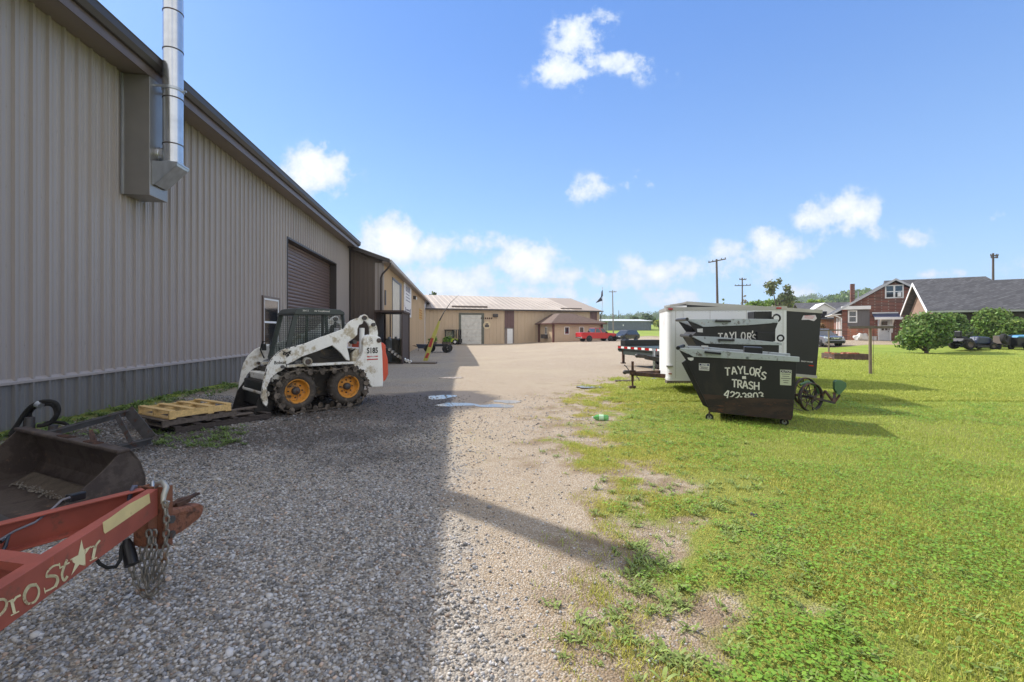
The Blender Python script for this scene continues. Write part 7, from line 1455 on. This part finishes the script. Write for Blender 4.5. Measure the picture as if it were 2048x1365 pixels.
def tree(px, topy, Z, wpx, label, base=(96,128,48), n=2600, ls=None, kind='tree', group=None, airy=False, zbase=None, seed=0):
    rr = random.Random(seed+int(px)); x = (px-1024)/F*Z; zb = gzf(x, Z); zt = P(px, topy, Z).z; H = zt-zb; w = wpx/F*Z/2
    t = thing('tree' if kind == 'tree' else 'shrub', (x, Z, zb), 0, label, kind, group); trunkh = H*(.3 if kind == 'tree' else .05); lobes = []
    nl = (22 if airy else 9) if kind == 'tree' else 8
    for i in range(nl):
        a = rr.random()*6.283; q = rr.random(); h = trunkh+(H-trunkh)*(.18+.66*rr.random()); sp_ = w*(.85 if airy else .55)*math.sqrt(rr.random() if airy else 1)*(1-.45*(h-trunkh)/(H-trunkh))
        rad = w*(.3+.2*rr.random())*(.5 if airy else 1); lobes.append((x+math.cos(a)*sp_, Z+math.sin(a)*sp_, zb+h, rad*1.15, rad*1.1, min(rad, (zt-zb-h))*.9+.1))
    lobes.append((x, Z, zt-w*.38, w*.38, w*.38, w*.38) if not airy else (x, Z, zt-w*.2, w*.22, w*.22, w*.2))
    if not airy: lobes.append((x, Z, zb+trunkh+(H-trunkh)*.45, w*.72, w*.65, (H-trunkh)*.42))
    m = MB(); m.tube([(x, Z, zb-.3), (x+.02*H, Z, zb+H*.3), (x, Z, zb+H*.65)], [H*.035+.03, H*.026+.02, H*.012+.01], 8)
    for l in lobes[:7]: m.tube([(x, Z, zb+trunkh*.8), ((x+l[0])/2, (Z+l[1])/2, (zb+trunkh+l[2])/2-.1), (l[0], l[1], l[2])], [H*.016+.01, H*.01+.006, .01], 6)
    m.build('trunk', BRKM, t); crown('crown', lobes, n, ls or max(.09, w*.10), base, t, dens=.15 if airy else .35); return t
tree(1558, 557, 92, 80, 'tall airy tree with open crown behind the trailers', (122,130,92), 1900, .42, airy=True, seed=3)
G1 = 'leafy trees behind the trailers'
tree(1507, 601, 100, 50, 'bright green tree beside the double armed utility pole', (128,158,56), 2600, .4, group=G1, seed=1)
tree(1545, 597, 104, 56, 'bright green tree directly below the airy one', (120,152,56), 2800, .4, group=G1, seed=2)
tree(1578, 600, 98, 40, 'dense green tree at the right foot of the airy one', (100,132,54), 2200, .38, group=G1, seed=5)
tree(1447, 597, 120, 13, 'small round tree standing alone past the tallest utility pole', (120,136,64), 700, .35)
tree(1600, 603, 92, 46, 'yellow green tree left of the white neighbour house', (140,166,50), 2600, .38, group=G1, seed=7)
tree(1632, 599, 96, 46, 'yellow green tree just behind the white neighbour house roof', (132,160,52), 2600, .38, group=G1, seed=8)
tree(1490, 590, 110, 22, 'thin half bare tree wrapped round the double armed pole', (150,138,110), 420, .3, airy=True, seed=4)
tree(868, 584, 95, 34, 'dark tree top showing above the warehouse roof at left', (80,104,52), 1600, .45, seed=9)
tree(1268, 632, 165, 24, 'hazy tree left of the gap behind the slate blue building', (110,126,90), 1000, .7)
tree(1297, 627, 165, 36, 'rounded hazy tree behind the right end of the slate blue building', (100,120,84), 1500, .7, seed=2)
tree(1318, 640, 150, 26, 'pale yellow green shrubby tree at the corner of the slate blue building', (160,172,90), 1000, .5, seed=3)
B1 = tree(1852, 624, 31.5, 98, 'big rounded green bush standing on the lawn in front of the garage gable', (112,142,74), 9000, .19, 'shrub', 'large shrubs beside the garage', seed=11)
tree(1913, 626, 34.5, 66, 'lower green bush merging with the right side of the big one', (108,136,72), 3200, .19, 'shrub', 'large shrubs beside the garage', seed=13)
tree(2003, 617, 35.6, 96, 'wide green bush under the garage gutter behind the lawn tractor', (116,144,72), 8000, .19, 'shrub', 'large shrubs beside the garage', seed=14)
tree(1812, 641, 43, 34, 'small shrub with reddish leaves between the house door and the big bush', (128,132,72), 1500, .14, 'shrub', seed=6)
tree(1640, 645, 62, 34, 'rust tinted bush against the neighbour house', (140,116,74), 1400, .25, 'shrub', seed=5)
# planters on the wagon
p = G(878, 706)
for k, (dx, lb) in enumerate(((-.75, 'left leafy green planter on the old wagon'), (.65, 'right leafy green planter on the old wagon, nearer the forklift'))):
    o = Vector((p.x+dx, p.y+.5, p.z+.85)); t = thing('planter', o, 0, lb, 'planter', 'leafy planters on the wagon'); m = MB(); m.box(o.x-.4, o.x+.4, o.y-.25, o.y+.3, o.z, o.z+.22); m.build('box', mat['oldwood'], t); crown('foliage', [(o.x, o.y, o.z+.42, .55, .4, .32), (o.x+.2, o.y, o.z+.5, .3, .3, .3)], 700, .13, (108,150,60), t)
# hills
def hill_h(x, y):
    r_ = np.array(x)/np.maximum(np.array(y), 1)
    near = np.interp(r_, [-2, .1, .35, .50, .62, .70, .76, .84, 1.0, 1.4, 3], [0, 0, 0, 3, 14, 24, 30, 30, 24, 20, 20])*np.exp(-((y-430)/110)**2)
    far = np.interp(r_, [-3, -.5, 0, .14, .2, .25, .32, .45, .58, .66, .75, 1.0, 3], [30, 34, 30, 24, 22, 24, 30, 34, 60, 62, 54, 40, 30])*np.exp(-((y-900)/200)**2)
    return near*(.88+.24*fbm(x, y, .02))+far*(.9+.2*fbm(x, y, .008))
hx_ = np.arange(-2600, 2601, 14.0); hy_ = np.arange(210, 1300, 14.0); HX, HY = np.meshgrid(hx_, hy_)
HZ = gz(HX, HY)-.6+hill_h(HX, HY)+1.6*(fbm(HX, HY, .12)-.5)*np.clip(hill_h(HX, HY)/8, 0, 1)
ix = np.arange(HX.size).reshape(HX.shape)
np_mesh('hills', np.stack([HX, HY, HZ], -1).reshape(-1, 3), np.stack([ix[:-1,:-1], ix[:-1,1:], ix[1:,1:], ix[1:,:-1]], -1).reshape(-1, 4), M('wooded_hillside', c(84,108,58), .95, var=.35, vs=.06, bump=1.0, bs=.3, dirt=c(58,80,44), ds=.11, da=.5), smooth=True, kind='structure', label='wooded hills along the horizon')
def woods():
    lob = []
    rr = random.Random(2)
    for _ in range(900):
        r_ = .50+.6*rr.random(); y = 330+170*rr.random(); x = r_*y; h = float(hill_h(np.array(x), np.array(y)))
        if h < 2: continue
        s = 3+2.5*rr.random(); lob.append((x, y, gzf(x, y)+h+s*.4, s, s, s*.95))
    for _ in range(700):
        r_ = .1+.75*rr.random(); y = 640+200*rr.random(); x = r_*y; h = float(hill_h(np.array(x), np.array(y))); s = 5+4*rr.random(); lob.append((x, y, gzf(x, y)+h+s*.2, s, s, s*.8))
    crown('woods', lob, 60000, 2.3, (104,130,60), None, kind='stuff', label='dense green woods covering the hillside')
woods()
# ================= HAZE =================
m = MB(); m.box(-2700, 2700, -210, 1400, -2.2, 130); hzm = bpy.data.materials.new('haze_air'); hzm.use_nodes = True; t_ = hzm.node_tree; t_.nodes.clear()
pv = nd(t_, 'ShaderNodeVolumePrincipled'); pv.inputs['Color'].default_value = (.80, .88, 1, 1); pv.inputs['Density'].default_value = .0003; pv.inputs['Anisotropy'].default_value = .1
oo = nd(t_, 'ShaderNodeOutputMaterial'); t_.links.new(pv.outputs[0], oo.inputs['Volume']); m.build('haze', hzm, kind='stuff', label='thin summer haze over the valley')
